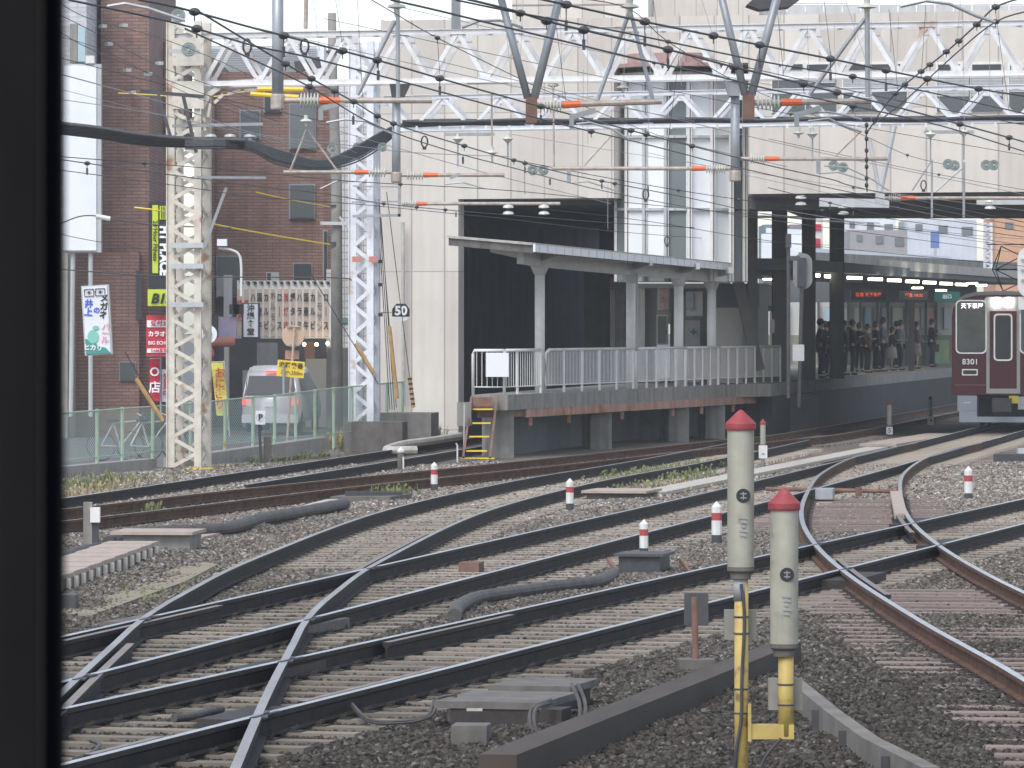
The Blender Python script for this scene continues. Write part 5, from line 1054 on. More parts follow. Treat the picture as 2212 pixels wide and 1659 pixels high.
# fence on the platform
pfn = thing('platform_fence', (1, 118, zD), 'pale tubular railing along the near platform edge', 'railing')
zt_ = 2.17
def Yat(px): return (.28 * 112.6 + .1) / (.28 - (px - 1106) / F)
def fpt(px, z): Y = Yat(px); return Vector((ef(Y) - .06, Y, z))
def fence_sec(pts, posts, pick, panel=False, wide=None):
    t = MB(); top = [Vector((p.x, p.y, zt_)) for p in pts]; t.tube([Vector((pts[0].x, pts[0].y, zD))] + [Vector((pts[0].x, pts[0].y, zt_ - .08))] + [top[0].lerp(top[1], .04)] + top[1:], .034, 8); t.build('top_rail', m_white, pfn, smooth=True)
    b = MB(); b.tube([Vector((p.x, p.y, zD + .17)) for p in pts], .016, 6); b.build('bottom_rail', m_white, pfn)
    for p in posts: MB().tube([Vector((p.x, p.y, zD)), Vector((p.x, p.y, zt_))], .03, 8).build('fence_post', m_white, pfn)
    b = MB()
    for p in pick: b.tube([Vector((p.x, p.y, zD + .17)), Vector((p.x, p.y, zt_))], .009, 5)
    b.build('pickets', m_white, pfn)
    if panel:
        b = MB(); a, c = pts[0], pts[-1]; b._add([(a.x - .05, a.y, zD + .18), (c.x - .05, c.y, zD + .18), (c.x - .05, c.y, zt_ - .03), (a.x - .05, a.y, zt_ - .03)], [(0, 1, 2, 3)]); b.build('backing_panel', mat('beige_panel', (.42, .37, .33), (.36, .32, .29), rough=.7, scale=1), pfn)
c0 = Vector((-.86, 112.5, 0)); c1 = Vector((-.17, 112.5, 0)); c2 = fpt(1174, 0)
fence_sec([c0, c1], [c1], [c0.lerp(c1, (i + .7) / 6) for i in range(5)]); fence_sec([c1, c2], [c2, c1.lerp(c2, .35)], [c1.lerp(c2, i / 16) for i in range(1, 16)])
for xa, xb, np_, pn in ((1184, 1373, 5, False), (1380, 1485, 5, False), (1487, 1556, 4, True), (1558, 1690, 7, True)):
    a, c = fpt(xa, 0), fpt(xb, 0); L = (c - a).length; n = int(L / .13); fence_sec([a, c], [a.lerp(c, i / np_) for i in range(1, np_ + 1)], [a.lerp(c, i / n) for i in range(1, n)], pn)
tag(MB().box(W(1074, 788, 112.35), (.50, .12, .53)).build('white_box', m_milk), 'white plastic box hanging on the near end of the railing', 'box')
bx_ = thing('relay_box', W(1000, 960, 111.5), 'grey cabinet on a thin post left of the rusty steps', 'cabinet')
bx(bx_, 'cabinet', m_conc, 987, 1018, 869, 920, 111.8, .3); MB().tube([W(1003, 872, 111.6), W(1002, 995, 111.6)], .015, 6).build('post', m_greyl, bx_)
# canopy
cn = thing('platform_canopy', (1, 118, zD), 'small platform canopy with tilted roof on cream columns', 'canopy')
E0, E1 = W(1152, 530, 112.4), W(1593, 574, 133.6); B0, B1 = W(969, 514, 115.2), Vector((3.9, 137, 4.55)); th = Vector((0, 0, -.17))
b = MB(); b.hexa([E0 + th, E1 + th, B1 + th, B0 + th, E0, E1, B1, B0]); b.build('roof', m_conc_d, cn)
b = MB(); b.beam(E0 + Vector((.02, -.03, -.06)), E1 + Vector((.02, -.03, -.06)), .05, .17); b.build('fascia', m_signw, cn)
b = MB()
for i in range(28): p = (E0 + Vector((.03, -.07, -.06))).lerp(E1 + Vector((.03, -.07, -.06)), (i + .5) / 28); b.box(p, (.02, .03, .2))
b.build('fascia_ribs', m_grey, cn)
b = MB(); b.beam(E0 + Vector((0, 0, .03)), B0 + Vector((0, 0, .03)), .1, .05); b.beam(E0 + Vector((0, 0, .04)), E1 + Vector((0, 0, .04)), .12, .03); b.build('roof_edge', m_conc_l, cn)
colx = [(1166, 116.6, 587), (1363, 124.7, 605), (1466, 129.4, 612), (1537, 132.9, 620)]
for px, Y, yt in colx:
    q = W(px, yt, Y); c = MB(); c.tube([(q.x, Y, zD), (q.x, Y, q.z + .2)], .115 if Y < 120 else .12, 16); c.build('column', m_white, cn, smooth=True)
    k = MB(); k.lathe((q.x, Y, q.z), [(.12, -.08), (.16, .0), (.24, .2), (.3, .32)], 12); k.beam((q.x, Y, q.z + .3), (q.x - 1.1, Y + .8, q.z + .55), .12, .18); k.beam((q.x, Y, q.z + .3), (q.x + .45, Y - 1.2, q.z + .42), .1, .16); k.build('bracket', m_greyl, cn)
pB_ = [Vector((W(px, yt, Y).x, Y, W(px, yt, Y).z + .26)) for px, Y, yt in colx]
b = MB(); P = [pB_[0] + Vector((-.45, -2.6, .04))] + pB_ + [pB_[-1] + Vector((.5, 2, 0))]
for i in range(len(P) - 1): b.beam(P[i], P[i + 1], .16, .3)
b.build('main_beam', m_greyl, cn)
dp = MB()
for px, Y in ((1375, 124.9), (1408, 125)): pass
dp.tube([W(1376, 590, 124.4), W(1374, 840, 124.4)], .03, 6); dp.build('downpipe', m_grey, cn)
# station room on the platform behind the canopy
sr = thing('station_room', (3.5, 137, zD), 'grey walled station room with posters behind the canopy columns', 'building')
m_rw = mat('room_wall', (.34, .34, .33), (.29, .29, .285), scale=.5, rough=.8)
bx(sr, 'wall', m_rw, 1318, 1419, 612, 800, 139.5, .3, zD); bx(sr, 'wall', m_conc_l, 1419, 1450, 612, 700, 139.3, .3); bx(sr, 'wall', m_rw, 1448, 1660, 612, 800, 139.6, .3, zD)
bx(sr, 'pale_column', m_white, 1376, 1393, 622, 800, 139.1, .3, zD); bx(sr, 'window', m_glassb, 1421, 1440, 683, 742, 138.9, .2); bx(sr, 'window_frame', m_white, 1418, 1444, 680, 745, 138.97, .2)
bx(sr, 'notice_board', m_white, 1420, 1446, 622, 670, 139.0, .2); po = bx(sr, 'poster', mat('poster_red', (.55, .25, .25), (.75, .6, .58), scale=6), 1426, 1444, 622, 668, 138.9, .05)
bx(sr, 'notice_board', m_white, 1482, 1518, 630, 683, 139.0, .2); bx(sr, 'poster', mat('poster_blue', (.65, .68, .70), (.40, .48, .6), scale=6), 1484, 1498, 632, 670, 138.9, .05)
bx(sr, 'door', m_greyl, 1480, 1512, 692, 800, 139.0, .2, zD); b = MB(); b.box(W(1498, 717, 138.9), (.17, .02, .055)); b.box(W(1498, 717, 138.89), (.055, .02, .17)); b.build('green_cross', mat('green', (.02, .30, .22)), sr)
bx(sr, 'header', m_greyl, 1374, 1584, 612, 622, 138.8, .3); bx(sr, 'louvre_box', m_dark, 1316, 1355, 598, 625, 138.9, .3); bx(sr, 'dark_transom', m_int, 1480, 1625, 622, 665, 138.85, .1) if False else None
bx(sr, 'beige_block', mat('beige_blk', (.48, .46, .42), (.42, .40, .37), scale=.7), 1545, 1604, 665, 800, 137.2, 1.5, zD)
bx(sr, 'dark_header', m_int, 1544, 1640, 612, 664, 137.6, .4)
# columns and braces of the overbridge
for i, (x0, x1, yb) in enumerate(((1616, 1637, 800), (1669, 1701, 805), (1734, 1762, 800), (1794, 1824, 800))):
    Y = (137, 141, 145, 149)[i]; o = bx(None, 'bridge_column', m_col, x0, x1, 425, 800, Y, .5, zD); tag(o, ('dark bridge column next to the glazed bay', 'dark bridge column behind the oval signal', 'dark bridge column right of the oval signal', 'dark bridge column nearest the waiting passengers')[i], 'column', 'dark columns under the bridge')
o = MB().beam(W(1590, 590, 136.6), W(1640, 800, 136.6), .3, .3, up=(0, 1, 0)).build('brace', m_col); tag(o, 'slanting dark brace right of the last canopy column', 'brace')

# far platform canopy, lights, boards
fc = thing('far_canopy', (12, 160, 4.2), 'long dark platform canopy with a row of lit tubes', 'canopy')
def sl_(Y): return 6.9 + .1738 * (Y - 135.5)
ca = [(sl_(139) - 5.5, 138), (sl_(139) + .3, 139), (sl_(220) + 1.5, 220), (sl_(220) - 6, 220)]
z1 = 4.25; MB().prism(ca, [z1, z1, z1 + .3, z1 + .3], [z1 + .32, z1 + .32, z1 + .5, z1 + .5]).build('roof', m_soffit, fc)
MB().beam((sl_(160) + .5, 160, z1 + .42), (sl_(220) + 1.7, 220, z1 + .62), .15, .3).build('canopy_edge', m_conc_l, fc)
for i, x in enumerate((1761, 1798, 1846, 1891, 1932, 1971, 2008, 2044, 2077)):
    y = 595 + (x - 1761) * .062; Y = (4.18 - EYE) * F / (710 - y); p = W(x, y, Y); L = (.8 if i == 0 else 1.5); MB().beam(p + Vector((-L * .15, -L * .35, 0)), p + Vector((L * .15, L * .35, 0)), .08, .085).build('lamp_tube', m_lamp, fc)
for x, y in ((1660, 603), (1982, 622), (2033, 627), (2100, 612), (2120, 616)): MB().box(W(x, y, 165), (.35, .1, .05)).build('lamp_tube', m_lamp, fc)
for x, Y in ((1969, 176),): q = W(x, 700, Y); MB().box((q.x, Y, 2.7), (.2, .2, 3.1)).build('post', m_col, fc)
def board(label, x0, x1, y0, y1, Y, tx, ink, sz, m=None, nm='departure_board'):
    t = thing(nm, W((x0 + x1) / 2, y1, Y), label, 'board'); bx(t, 'casing', m or m_black, x0, x1, y0, y1, Y, .2); text('lettering', tx, ink, TM(W((x0 + x1) / 2, (y0 + y1) / 2, Y - .03)), sz, t, bold=.002); return t
board('dark departure board with small red lit characters left of centre', 1838, 1914, 626, 648, 158, '普通 天下茶屋', m_ledred, .13); board('dark departure board with red lit line nearer the train', 1944, 2004, 628, 648, 166, '準急 10:32', m_ledred, .13)
board('dark green hanging sign with white symbols left of the train', 2018, 2074, 630, 652, 172, '出口', m_wht_ink, .16, mat('deep_green', (.02, .10, .09)), 'hanging_sign')
bx(fc, 'dark_back', m_int, 1650, 2110, 606, 653, 203, .3)
# bright screen wall with posters at the back of the platform
bw = thing('platform_screen', (9, 186, zD), 'pale glazed screen with coloured posters behind the waiting passengers', 'screen wall')
bx(bw, 'screen', mat('screen_pale', (.66, .66, .62), (.58, .58, .55), scale=.5), 1655, 2075, 653, 724, 202, .3, zD)
cl = [(.45, .62, .70), (.62, .66, .68), (.60, .60, .48), (.25, .42, .52), (.60, .62, .66), (.55, .60, .45), (.62, .48, .36), (.60, .60, .62), (.68, .42, .38), (.5, .58, .62)]
for i, x in enumerate((1783, 1822, 1846, 1868, 1905, 1928, 1972, 1990, 2004, 2040)):
    f = bx(bw, 'poster_frame', m_greyl, x - 1, x + (23 if i == 5 else 15), 663, 712, 201.9, .1); bx(f, 'poster', mat('poster_%s' % 'abcdefghij'[i], cl[i], rough=.4), x, x + (22 if i == 5 else 14), 665, 710, 201.85, .1)
for i, x in enumerate((1665, 1700, 1768, 1806, 1832, 1858, 1895, 1918, 1958, 2000, 2022)): bx(bw, 'mullion', m_col, x - 2, x + 3, 650, 800, 201.7, .2, zD)
bx(bw, 'lower_panel', mat('lower_olive', (.22, .24, .20), (.28, .27, .18), scale=.7), 1655, 2075, 724, 800, 201.9, .3, zD)
bx(bw, 'green_poster', mat('lower_green', (.16, .38, .26), (.45, .44, .2), scale=2), 2020, 2050, 735, 785, 200, .1)
b = thing('wall_poster', W(1663, 680, 160), 'white and teal poster between the first two dark columns', 'poster'); bx(b, 'sheet', m_milk, 1649, 1668, 615, 668, 160, .1); bx(b, 'teal_band', mat('teal_b', (.12, .40, .42)), 1649, 1668, 660, 672, 159.95, .1)

# distance behind the bridge
for lab, x0, x1, y0, y1, Y, col_, d_ in (('white distant building under the bridge', 1822, 1935, 468, 600, 260, (.72, .72, .74), 6), ('grey distant building with sloping panels', 1836, 1960, 497, 552, 250, (.36, .35, .35), 4), ('tall pale distant building behind the wires', 1960, 2110, 474, 600, 258, (.62, .65, .70), 6), ('orange distant building at the right edge', 2150, 2330, 470, 600, 240, (.62, .36, .22), 6), ('dark grey distant block left of the red and white hoarding', 1706, 1734, 485, 560, 230, (.26, .24, .26), 5), ('teal grey distant block beside the bay', 1650, 1675, 485, 545, 230, (.20, .27, .29), 5)):
    t = thing('distant_building', W((x0 + x1) / 2, 600, Y), lab, 'building', 'distant buildings beyond the bridge'); mm = mat('far_' + str(x0), col_, tuple(c * .85 for c in col_), scale=.5, streak=.1)
    bx(t, 'wall', mm, x0, x1, y0, y1, Y, d_, -.5); 
    for k in range(3):
        xx = x0 + (x1 - x0) * (k + .35) / 3; bx(t, 'window', m_glassg, xx, xx + (x1 - x0) * (.10 + .03 * k), y0 + 10 + 3 * k, y0 + 24 + 5 * k, Y - .05, .1)
t = thing('hoarding', W(1770, 570, 235), 'red and white hoarding seen between the dark columns', 'signboard'); bx(t, 'panel', m_white, 1755, 1778, 470, 565, 235, .3); bx(t, 'red_band', m_signred, 1755, 1774, 484, 497, 234.9, .2); bx(t, 'red_band', m_signred, 1755, 1772, 515, 535, 234.9, .2)
t = thing('blue_sign', W(2020, 600, 225), 'small blue vertical sign on the far street', 'signboard'); bx(t, 'panel', mat('blue_pnl', (.14, .2, .42)), 2011, 2029, 500, 536, 225, .2); MB().tube([W(2020, 536, 225), W(2020, 600, 225)], .06, 6).build('pole', m_greyl, t)
o = MB().beam(W(1740, 542, 205), W(2040, 560, 222), .6, .22).build('distant_canopy', m_signw); tag(o, 'white ribbed roof edge of the farther platform', 'roof edge')
o = MB().beam(W(1740, 556, 204), W(2200, 578, 230), .6, .42).build('distant_canopy', m_conc); tag(o, 'grey roof of the farther platform', 'roof')
o = MB().beam(W(1655, 498, 200), W(1735, 502, 200), .6, .2).build('distant_canopy', m_signw); tag(o, 'white roof edge seen between the left dark columns', 'roof edge')
t = thing('far_wall_panel', W(1690, 575, 205), 'white wall panel under the roof edge between the left dark columns', 'wall'); bx(t, 'panel', m_signw, 1645, 1735, 505, 566, 206, .3)
lm = thing('lattice_pole', W(2134, 600, 205), 'white lattice pole in front of the orange building', 'lattice pole'); mast(lm, W(2134, 600, 205), .26, .26, 6.9, .06, 14, m_pole_w, lw=.05, rot=0)

# oval signal seen from behind
og = thing('railway_signal', W(1735, 850, 133), 'grey oval signal head seen from behind beside a dark column', 'signal')
MB().lathe(W(1735, 586, 132), [(.26, -.02), (.27, 0), (.26, .02)], 24, 'Y', ex=1).build('x', m_grey, og) if False else None
b = MB(); P = [];
for i in range(32):
    a = 2 * math.pi * i / 32; cxx, czz = math.cos(a), math.sin(a); P.append((W(1734, 586, 132).x + .25 * cxx, W(1734, 586, 132).z + .25 * czz + (.22 if czz > 0 else -.22)))
b.slab(P[::-1], 132, 132.03); b.build('backplate', m_grey, og)
MB().box(W(1732, 588, 131.9), (.22, .2, .75)).build('lamp_housing', m_dark, og); MB().tube([W(1732, 620, 131.9), W(1726, 880, 131.9)], .05, 8).build('post', m_dark, og)
wg = thing('white_signal', W(2225, 760, 118), 'white oval signal shield at the right edge', 'signal')
P = []; c_ = W(2226, 588, 118)
for i in range(32):
    a = 2 * math.pi * i / 32; P.append((c_.x + .30 * math.cos(a), c_.z + .30 * math.sin(a) + (.30 if math.sin(a) > 0 else -.30)))
b = MB(); b.slab(P[::-1], 118, 118.04); b.build('backplate', m_white, wg); b = MB(); b.box(W(2216, 655, 118.1), (.35, .1, .3)); b.tube([W(2228, 640, 118.1), W(2228, 960, 118.1)], .06, 8); b.build('post', m_white, wg)
b = MB()
for k in range(3): b.box(W(2213, 560 + k * 22, 117.96), (.16, .05, .03))
b.build('louvres', m_greyl, wg)
dk_ = thing('signal_post', W(1702, 860, 130), 'dark post with relay boxes in front of the bridge columns', 'post')
b = MB(); b.tube([W(1703, 505, 131), W(1703, 860, 131)], .05, 8); b.box(W(1703, 520, 131), (.14, .2, .35)); b.box(W(1715, 558, 131), (.3, .2, .12)); b.build('post', m_dark, dk_); MB().box(W(1724, 762, 131), (.3, .3, .42)).build('cabinet', m_greyl, dk_); MB().box(W(1668, 705, 131), (.12, .15, .35)).build('relay_box', m_dark, dk_)

# ---------------------------------------------------------------- train
ZT = 0; tp = Vector((13.12, 136.0, 0)); th_ = -math.atan(.18)
tr = thing('train_car', tp, 'maroon commuter train car numbered 8301 with lit headlamps', 'train', rz=th_)
MT = Matrix.Translation(tp) @ Matrix.Rotation(th_, 4, 'Z')
def cs(w, zb, ze, zt, n=10, ins=0):
    P = [(-w, zb)]
    for i in range(n + 1):
        a = math.pi * i / n; x = -w * math.copysign(abs(math.cos(a)) ** .55, math.cos(a)); z = ze + (zt - ze) * abs(math.sin(a)) ** .75; P.append((x, z))
    P.append((w, zb)); return P
def ext(name, P, y0, y1, m, smooth=False):
    n = len(P); vs = [MT @ Vector((x, y0, z)) for x, z in P] + [MT @ Vector((x, y1, z)) for x, z in P]
    b = MB(); b._add(vs, [tuple(range(n - 1, -1, -1)), tuple(range(n, 2 * n))] + [(i, (i + 1) % n, (i + 1) % n + n, i + n) for i in range(n)]); return b.build(name, m, tr, smooth)
body = ext('body', cs(1.375, .88, 2.95, 3.56), 0, 19, m_maroon); ext('roof', cs(1.39, 2.94, 2.97, 3.66), .12, 18.9, m_roof)
bpy.context.view_layer.update()
def fp(x, z, d=0): return MT @ Vector((x, -d, z))
def fplate(name, m, x0, x1, z0, z1, d, parent=None, t=.03, r=.0):
    def mk(bm_pts): pass
    P = []
    if r:
        for cx, cz, a0 in ((x1 - r, z1 - r, 0), (x0 + r, z1 - r, 90), (x0 + r, z0 + r, 180), (x1 - r, z0 + r, 270)):
            for k in range(5): a = R(a0 + k * 22.5); P.append((cx + r * math.cos(a), cz + r * math.sin(a)))
    else: P = [(x1, z1), (x0, z1), (x0, z0), (x1, z0)]
    n = len(P); vs = [MT @ Vector((x, -d, z)) for x, z in P] + [MT @ Vector((x, -d + t, z)) for x, z in P]
    b = MB(); b._add(vs, [tuple(range(n)), tuple(range(2 * n - 1, n - 1, -1))] + [(i, i + n, (i + 1) % n + n, (i + 1) % n) for i in range(n)]); return b.build(name, m, parent or tr)
TMt = lambda x, z, d: MT @ Matrix.Translation((x, -d, z)) @ Matrix.Rotation(R(90), 4, 'X')
# windows
for x0, x1 in ((-1.27, -.44), (.44, 1.27)):
    f = fplate('window_frame', m_silver, x0, x1, 1.98, 3.42 if True else 0, .03, r=.13, t=.035); fplate('windscreen', m_glassg if False else mat('windscreen_glass', (.06, .075, .08), (.10, .12, .12), rough=.1, scale=1.2), x0 + .035, x1 - .035, 2.015, 3.385, .04, parent=f, r=.11)
dr = fplate('front_door', m_maroon, -.36, .36, 1.05, 3.12, .045, t=.05); fplate('door_surround', m_steel, -.45, .45, .92, 3.3, .02, t=.03); fplate('headlamp_panel', m_steel, -.5, .5, 3.05, 3.50, .03, r=.08)
f = fplate('window_frame', m_silver, -.25, .25, 1.79, 3.05, .06, parent=dr, r=.1); fplate('pane', m_glass, -.21, .21, 1.83, 3.01, .068, parent=dr, r=.08)
for x in (-.17, .17): MB().lathe(fp(x, 3.36, .05), [(.085, -.03), (.09, 0), (.08, .02)], 16, 'Y').build('headlamp', m_head, tr)
text('destination', '天下茶屋', m_dest, TMt(-.83, 3.25, .055), .15, tr, bold=.001)
text('car_number', '8301', m_silver, TMt(-.88, 1.76, .012), .21, tr, bold=.003, cs=1.05)
f = fplate('marker_lamp_frame', m_silver, -1.1, -.68, 1.4, 1.57, .02, r=.02); fplate('marker_lamp', m_glass, -1.07, -.71, 1.43, 1.54, .03, parent=f); fplate('marker_lamp_frame', m_silver, .68, 1.1, 1.4, 1.57, .02, r=.02)
fplate('step_bar', mat('dull_maroon', (.22, .08, .09)), -1.3, -.47, 1.12, 1.17, .06, t=.08); fplate('step_bar', m_maroon, .47, 1.3, 1.12, 1.17, .06, t=.08)
b = MB(); b.tube([fp(-.39, 1.75, .08), fp(-.39, 1.95, .08)], .01, 5); b.build('handrail', m_silver, tr)
m_sk = mat('skirt_grey', (.42, .46, .51), rough=.45)
for s in (-1, 1):
    x0, x1 = (-1.22, -.70) if s < 0 else (.70, 1.22); fplate('skirt_box', m_sk, x0, x1, .46, .86, .05, t=.5, r=.02); fplate('skirt_box', m_sk, x0 + (.05 if s < 0 else 0), x1 - (.05 if s > 0 else 0), .15, .455, .05, t=.5)
fplate('skirt_handle', m_wht_ink, -1.05, -.88, .66, .69, .06); fplate('snow_plough', m_sk, -.70, .70, .15, .30, .06, t=.06)
b = MB(); b.box(fp(0, .62, .25), (.5, .6, .36), rz=th_); b.build('coupler', m_dark, tr); fplate('coupler_guard', m_yelo, .18, .42, .66, .86, .35, t=.3); fplate('coupler_face', m_greyl, .42, .8, .5, .84, .35, t=.3)
MB().box(MT @ Vector((0, 10, .5)), (2.2, 17, .7), rz=th_).build('underframe', m_dark, tr)
for y in (2.2, 4.3, 15, 17):
    for s in (-.75, .75): MB().lathe(MT @ Vector((s, y, .43)), [(.41, -.06), (.43, 0), (.41, .06)], 20, 'X').build('wheel', m_dark, tr)
pg = MB(); L_ = [Vector(v) for v in ((-.5, 6, 3.7), (-.75, 6.6, 4.3), (-.55, 6, 4.95), (.5, 6, 3.7), (.75, 6.6, 4.3), (.55, 6, 4.95), (-.75, 5.4, 4.3), (.75, 5.4, 4.3), (-.95, 6, 5.0), (.95, 6, 5.0))]
L_ = [MT @ v for v in L_]
for a, c in ((0, 1), (1, 2), (0, 6), (6, 2), (3, 4), (4, 5), (3, 7), (7, 5), (0, 4), (3, 1), (1, 5), (4, 2), (8, 9), (1, 4), (6, 7)): pg.tube([L_[a], L_[c]], .015, 5)
pg.build('pantograph', m_dark, tr)

#PART3
# ---------------------------------------------------------------- lineside things
def marker(label, px, ytip, ybt, ybb, Y, r, low=False, box=None, num=None):
    t = thing('trackside_marker', (W(px, 0, Y).x, Y, -.2), label, 'marker post', 'red capped marker tubes')
    x = W(px, 0, Y).x; zt, zb, zz = W(0, ybt, Y).z, W(0, ybb, Y).z, W(0, ytip, Y).z
    MB().lathe((x, Y, zb), [(r, 0), (r, zt - zb)], 28).build('tube', m_grn, t, smooth=False)
    for p in t.children: pass
    hc = zz - zt; MB().lathe((x, Y, zt), [(r * 1.12, -.01), (r * 1.15, 0), (r * 1.15, hc * .24), (r * 1.1, hc * .30), (r * .2, hc * .94), (r * .06, hc)], 28).build('red_cap', m_red, t)
    MB().lathe((x, Y, zb), [(r * .75, -r * .9), (r * .8, -r * .5), (r * 1.02, -r * .3), (r * 1.02, 0)], 20).build('collar', m_conc_d, t)
    return t, x, zb
M1, x1, zb1 = marker('tall red capped grey tube on a yellow post, the taller of the two nearest markers', 1600, 885, 925, 1224, 30, .079)
M2, x2, zb2 = marker('shorter red capped grey tube joined by a yellow arm to the taller one', 1694, 1054, 1098, 1390, 30, .083)
for t, x, zb, sy in ((M1, x1, zb1, 1070), (M2, x2, zb2, 1240)):
    MB().lathe((x + .012, 30 - .0835 if t is M2 else 30 - .0795, W(0, sy, 30).z), [(.04, -.002), (.042, .0), (.04, .004)], 24, 'Y').build('round_mark', m_black, t)
    b = MB(); cz = W(0, sy, 30).z
    for k in (-.012, .012): b.box((x + .012, 29.913, cz + k), (.036, .002, .007))
    b.box((x + .012, 29.913, cz), (.007, .002, .045)); b.build('mark_strokes', m_grey, t)
    b = MB()
    for k in range(5): b.box((x + .01 + (k % 2) * .004, 29.9145 if t is M2 else 29.9185, cz - .13 - k * .026), (.05 - .012 * (k % 3), .003, .011))
    b.build('faded_lettering', m_grey, t)
def tubez(parent, name, x, Y, z0, z1, r, m): return MB().tube([(x, Y, z0), (x, Y, z1)], r, 20).build(name, m, parent, smooth=True)
tubez(M1, 'post', x1 + .004, 30, -.25, zb1 - .07, .041, m_yel); tubez(M1, 'steel_sleeve', x1, 30, zb1 - .20, zb1 - .06, .043, m_grey)
tubez(M2, 'post', x2 + .01, 30, W(0, 1590, 30).z, zb2 - .07, .045, m_yel)
MB().beam((x1 + .055, 30, W(0, 1580, 30).z), (x2 + .055, 30, W(0, 1580, 30).z), .085, .085).build('cross_arm', m_yel, M2)
MB().box((x1 + .05, 30, W(0, 1560, 30).z), (.02, .11, .22)).build('flange', m_yel, M1)
bx(M1, 'junction_box', m_conc, 1565, 1634, 1318, 1382, 30.08, .08); bx(M2, 'junction_box', m_conc, 1660, 1733, 1466, 1534, 30.08, .08)
for t, x, ys_b, r in ((M1, x1 + .004, (1332, 1368, 1488, 1540), .044), (M2, x2 + .01, (1478, 1522), .048)):
    for y in ys_b: MB().lathe((x, 30, W(0, y, 30).z), [(r, -.005), (r + .004, 0), (r, .005)], 20).build('strap', m_dark, t)
MB().tube(cat([(x1 + .0, 29.955, zb1 - .1), (x1 + .02, 29.945, .95), (x1 + .005, 29.945, .6), (x1 + .0, 29.945, .35), (x1 - .03, 29.95, .15), (x1 - .04, 30, -.2)]), .010, 8).build('cable', m_cable, M1)
MB().tube(cat([(x2 - .02, 29.95, .24), (x2 - .12, 29.95, .12), (x1 + .08, 29.95, -.05), (x1 + .04, 30, -.25)]), .010, 8).build('cable', m_cable, M2)
for lab, px, yt, ybt, ybb, yb, r, n_, pr in (('small far marker tube with red cap and white box right of the tall one', 1648, 905, 916, 960, 1013, .055, '', (962, 990)), ('small far marker tube with red cap and number 5 in front of the dark platform', 1921, 866, 874, 918, 940, .065, '5', (922, 938)), ('small far marker tube with red cap nearest the train, number 4', 2010, 855, 862, 897, 922, .055, '4', (899, 918))):
    Y = 2.85 * F / (yb - 710); t, x, zb = marker(lab, px, yt, ybt, ybb, Y, r); tubez(t, 'post', x, Y, -.2, zb, r * .7, m_greyl)
    q0, q1 = W(0, pr[0], Y).z, W(0, pr[1], Y).z; MB().box((x, Y - .03, (q0 + q1) / 2), (.17, .12, q0 - q1)).build('number_box', m_white, t)
    if n_: text('lettering', n_, m_blk_ink, TM((x, Y - .1, (q0 + q1) / 2)), .17, t)
    else: MB().box((x, Y - .095, (q0 + q1) / 2 - .04), (.06, .01, .04)).build('label', m_grey, t)
# red and white clearance posts
cp = thing('clearance_post', (0, 0, 0), 'red and white clearance post standing left of the curved fork rails', 'marker post', 'red and white clearance posts')
for nm, z0, z1, m in (('post_foot', -.1, .15, m_dark), ('post_shaft', .15, .34, m_white), ('red_band', .34, .44, m_redp), ('post_top', .44, .52, m_white)): MB().lathe((0, 0, 0), [(.068, z0), (.068, z1)], 8).build(nm, m, cp)
MB().lathe((0, 0, 0), [(.068, .52), (.005, .59)], 8).build('pyramid_tip', m_white, cp)
CPs = [(1231, 1106, 1033, 'red and white clearance post in the middle between two forking tracks'), (938, 1062, 998, 'red and white clearance post standing beside the rusty track'), (1391, 1205, 1122, 'red and white clearance post behind the low black switch box'), (1548, 1180, 1083, 'red and white clearance post just left of the tall red capped tube'), (2092, 1085, 1007, 'red and white clearance post alone on the gravel at the right')]
for i, (px, yb, yt, lab) in enumerate(CPs):
    p = G(px, yb, -.2); s_ = (yb - yt) / F * p.y / .59
    if i == 0: cp.location = p; cp.scale = (s_,) * 3; cp['label'] = lab
    else: dup(cp, p, random.uniform(-.2, .2), lab, scale=s_)
p = G(866, 1018, -.2); t = thing('concrete_marker', p, 'grey weathered concrete marker post beside the farthest left track', 'marker post'); MB().lathe(p, [(.07, 0), (.07, .38)], 8).build('shaft', m_conc_d, t); MB().lathe(p, [(.072, .38), (.074, .42), (.005, .49)], 8).build('tip', m_white, t); MB().box(p + Vector((.05, -.06, .16)), (.03, .02, .26)).build('white_strip', m_white, t)
o = MB().tube([G(988, 1000, -.2), G(988, 1000, -.2) + Vector((0, 0, .38)), G(985, 1000, -.2) + Vector((0, 0, .42))], .018, 6).build('white_hook', m_white); tag(o, 'small white hooked rod at the foot of the steps', 'rod')

# post with base and board
t = thing('rail_stop_post', G(1503, 1462, -.2), 'short rusty post in a concrete block with dark board behind', 'post'); Yp = 41.7
MB().tube([W(1503, 1425, Yp), W(1500, 1290, Yp)], .026, 12).build('post', m_rust, t); MB().box(W(1505, 1443, Yp), (.29, .3, .15)).build('concrete_foot', m_conc_d, t); MB().box(W(1504, 1316, Yp + .5), (.2, .03, .27)).build('board', m_dark, t)
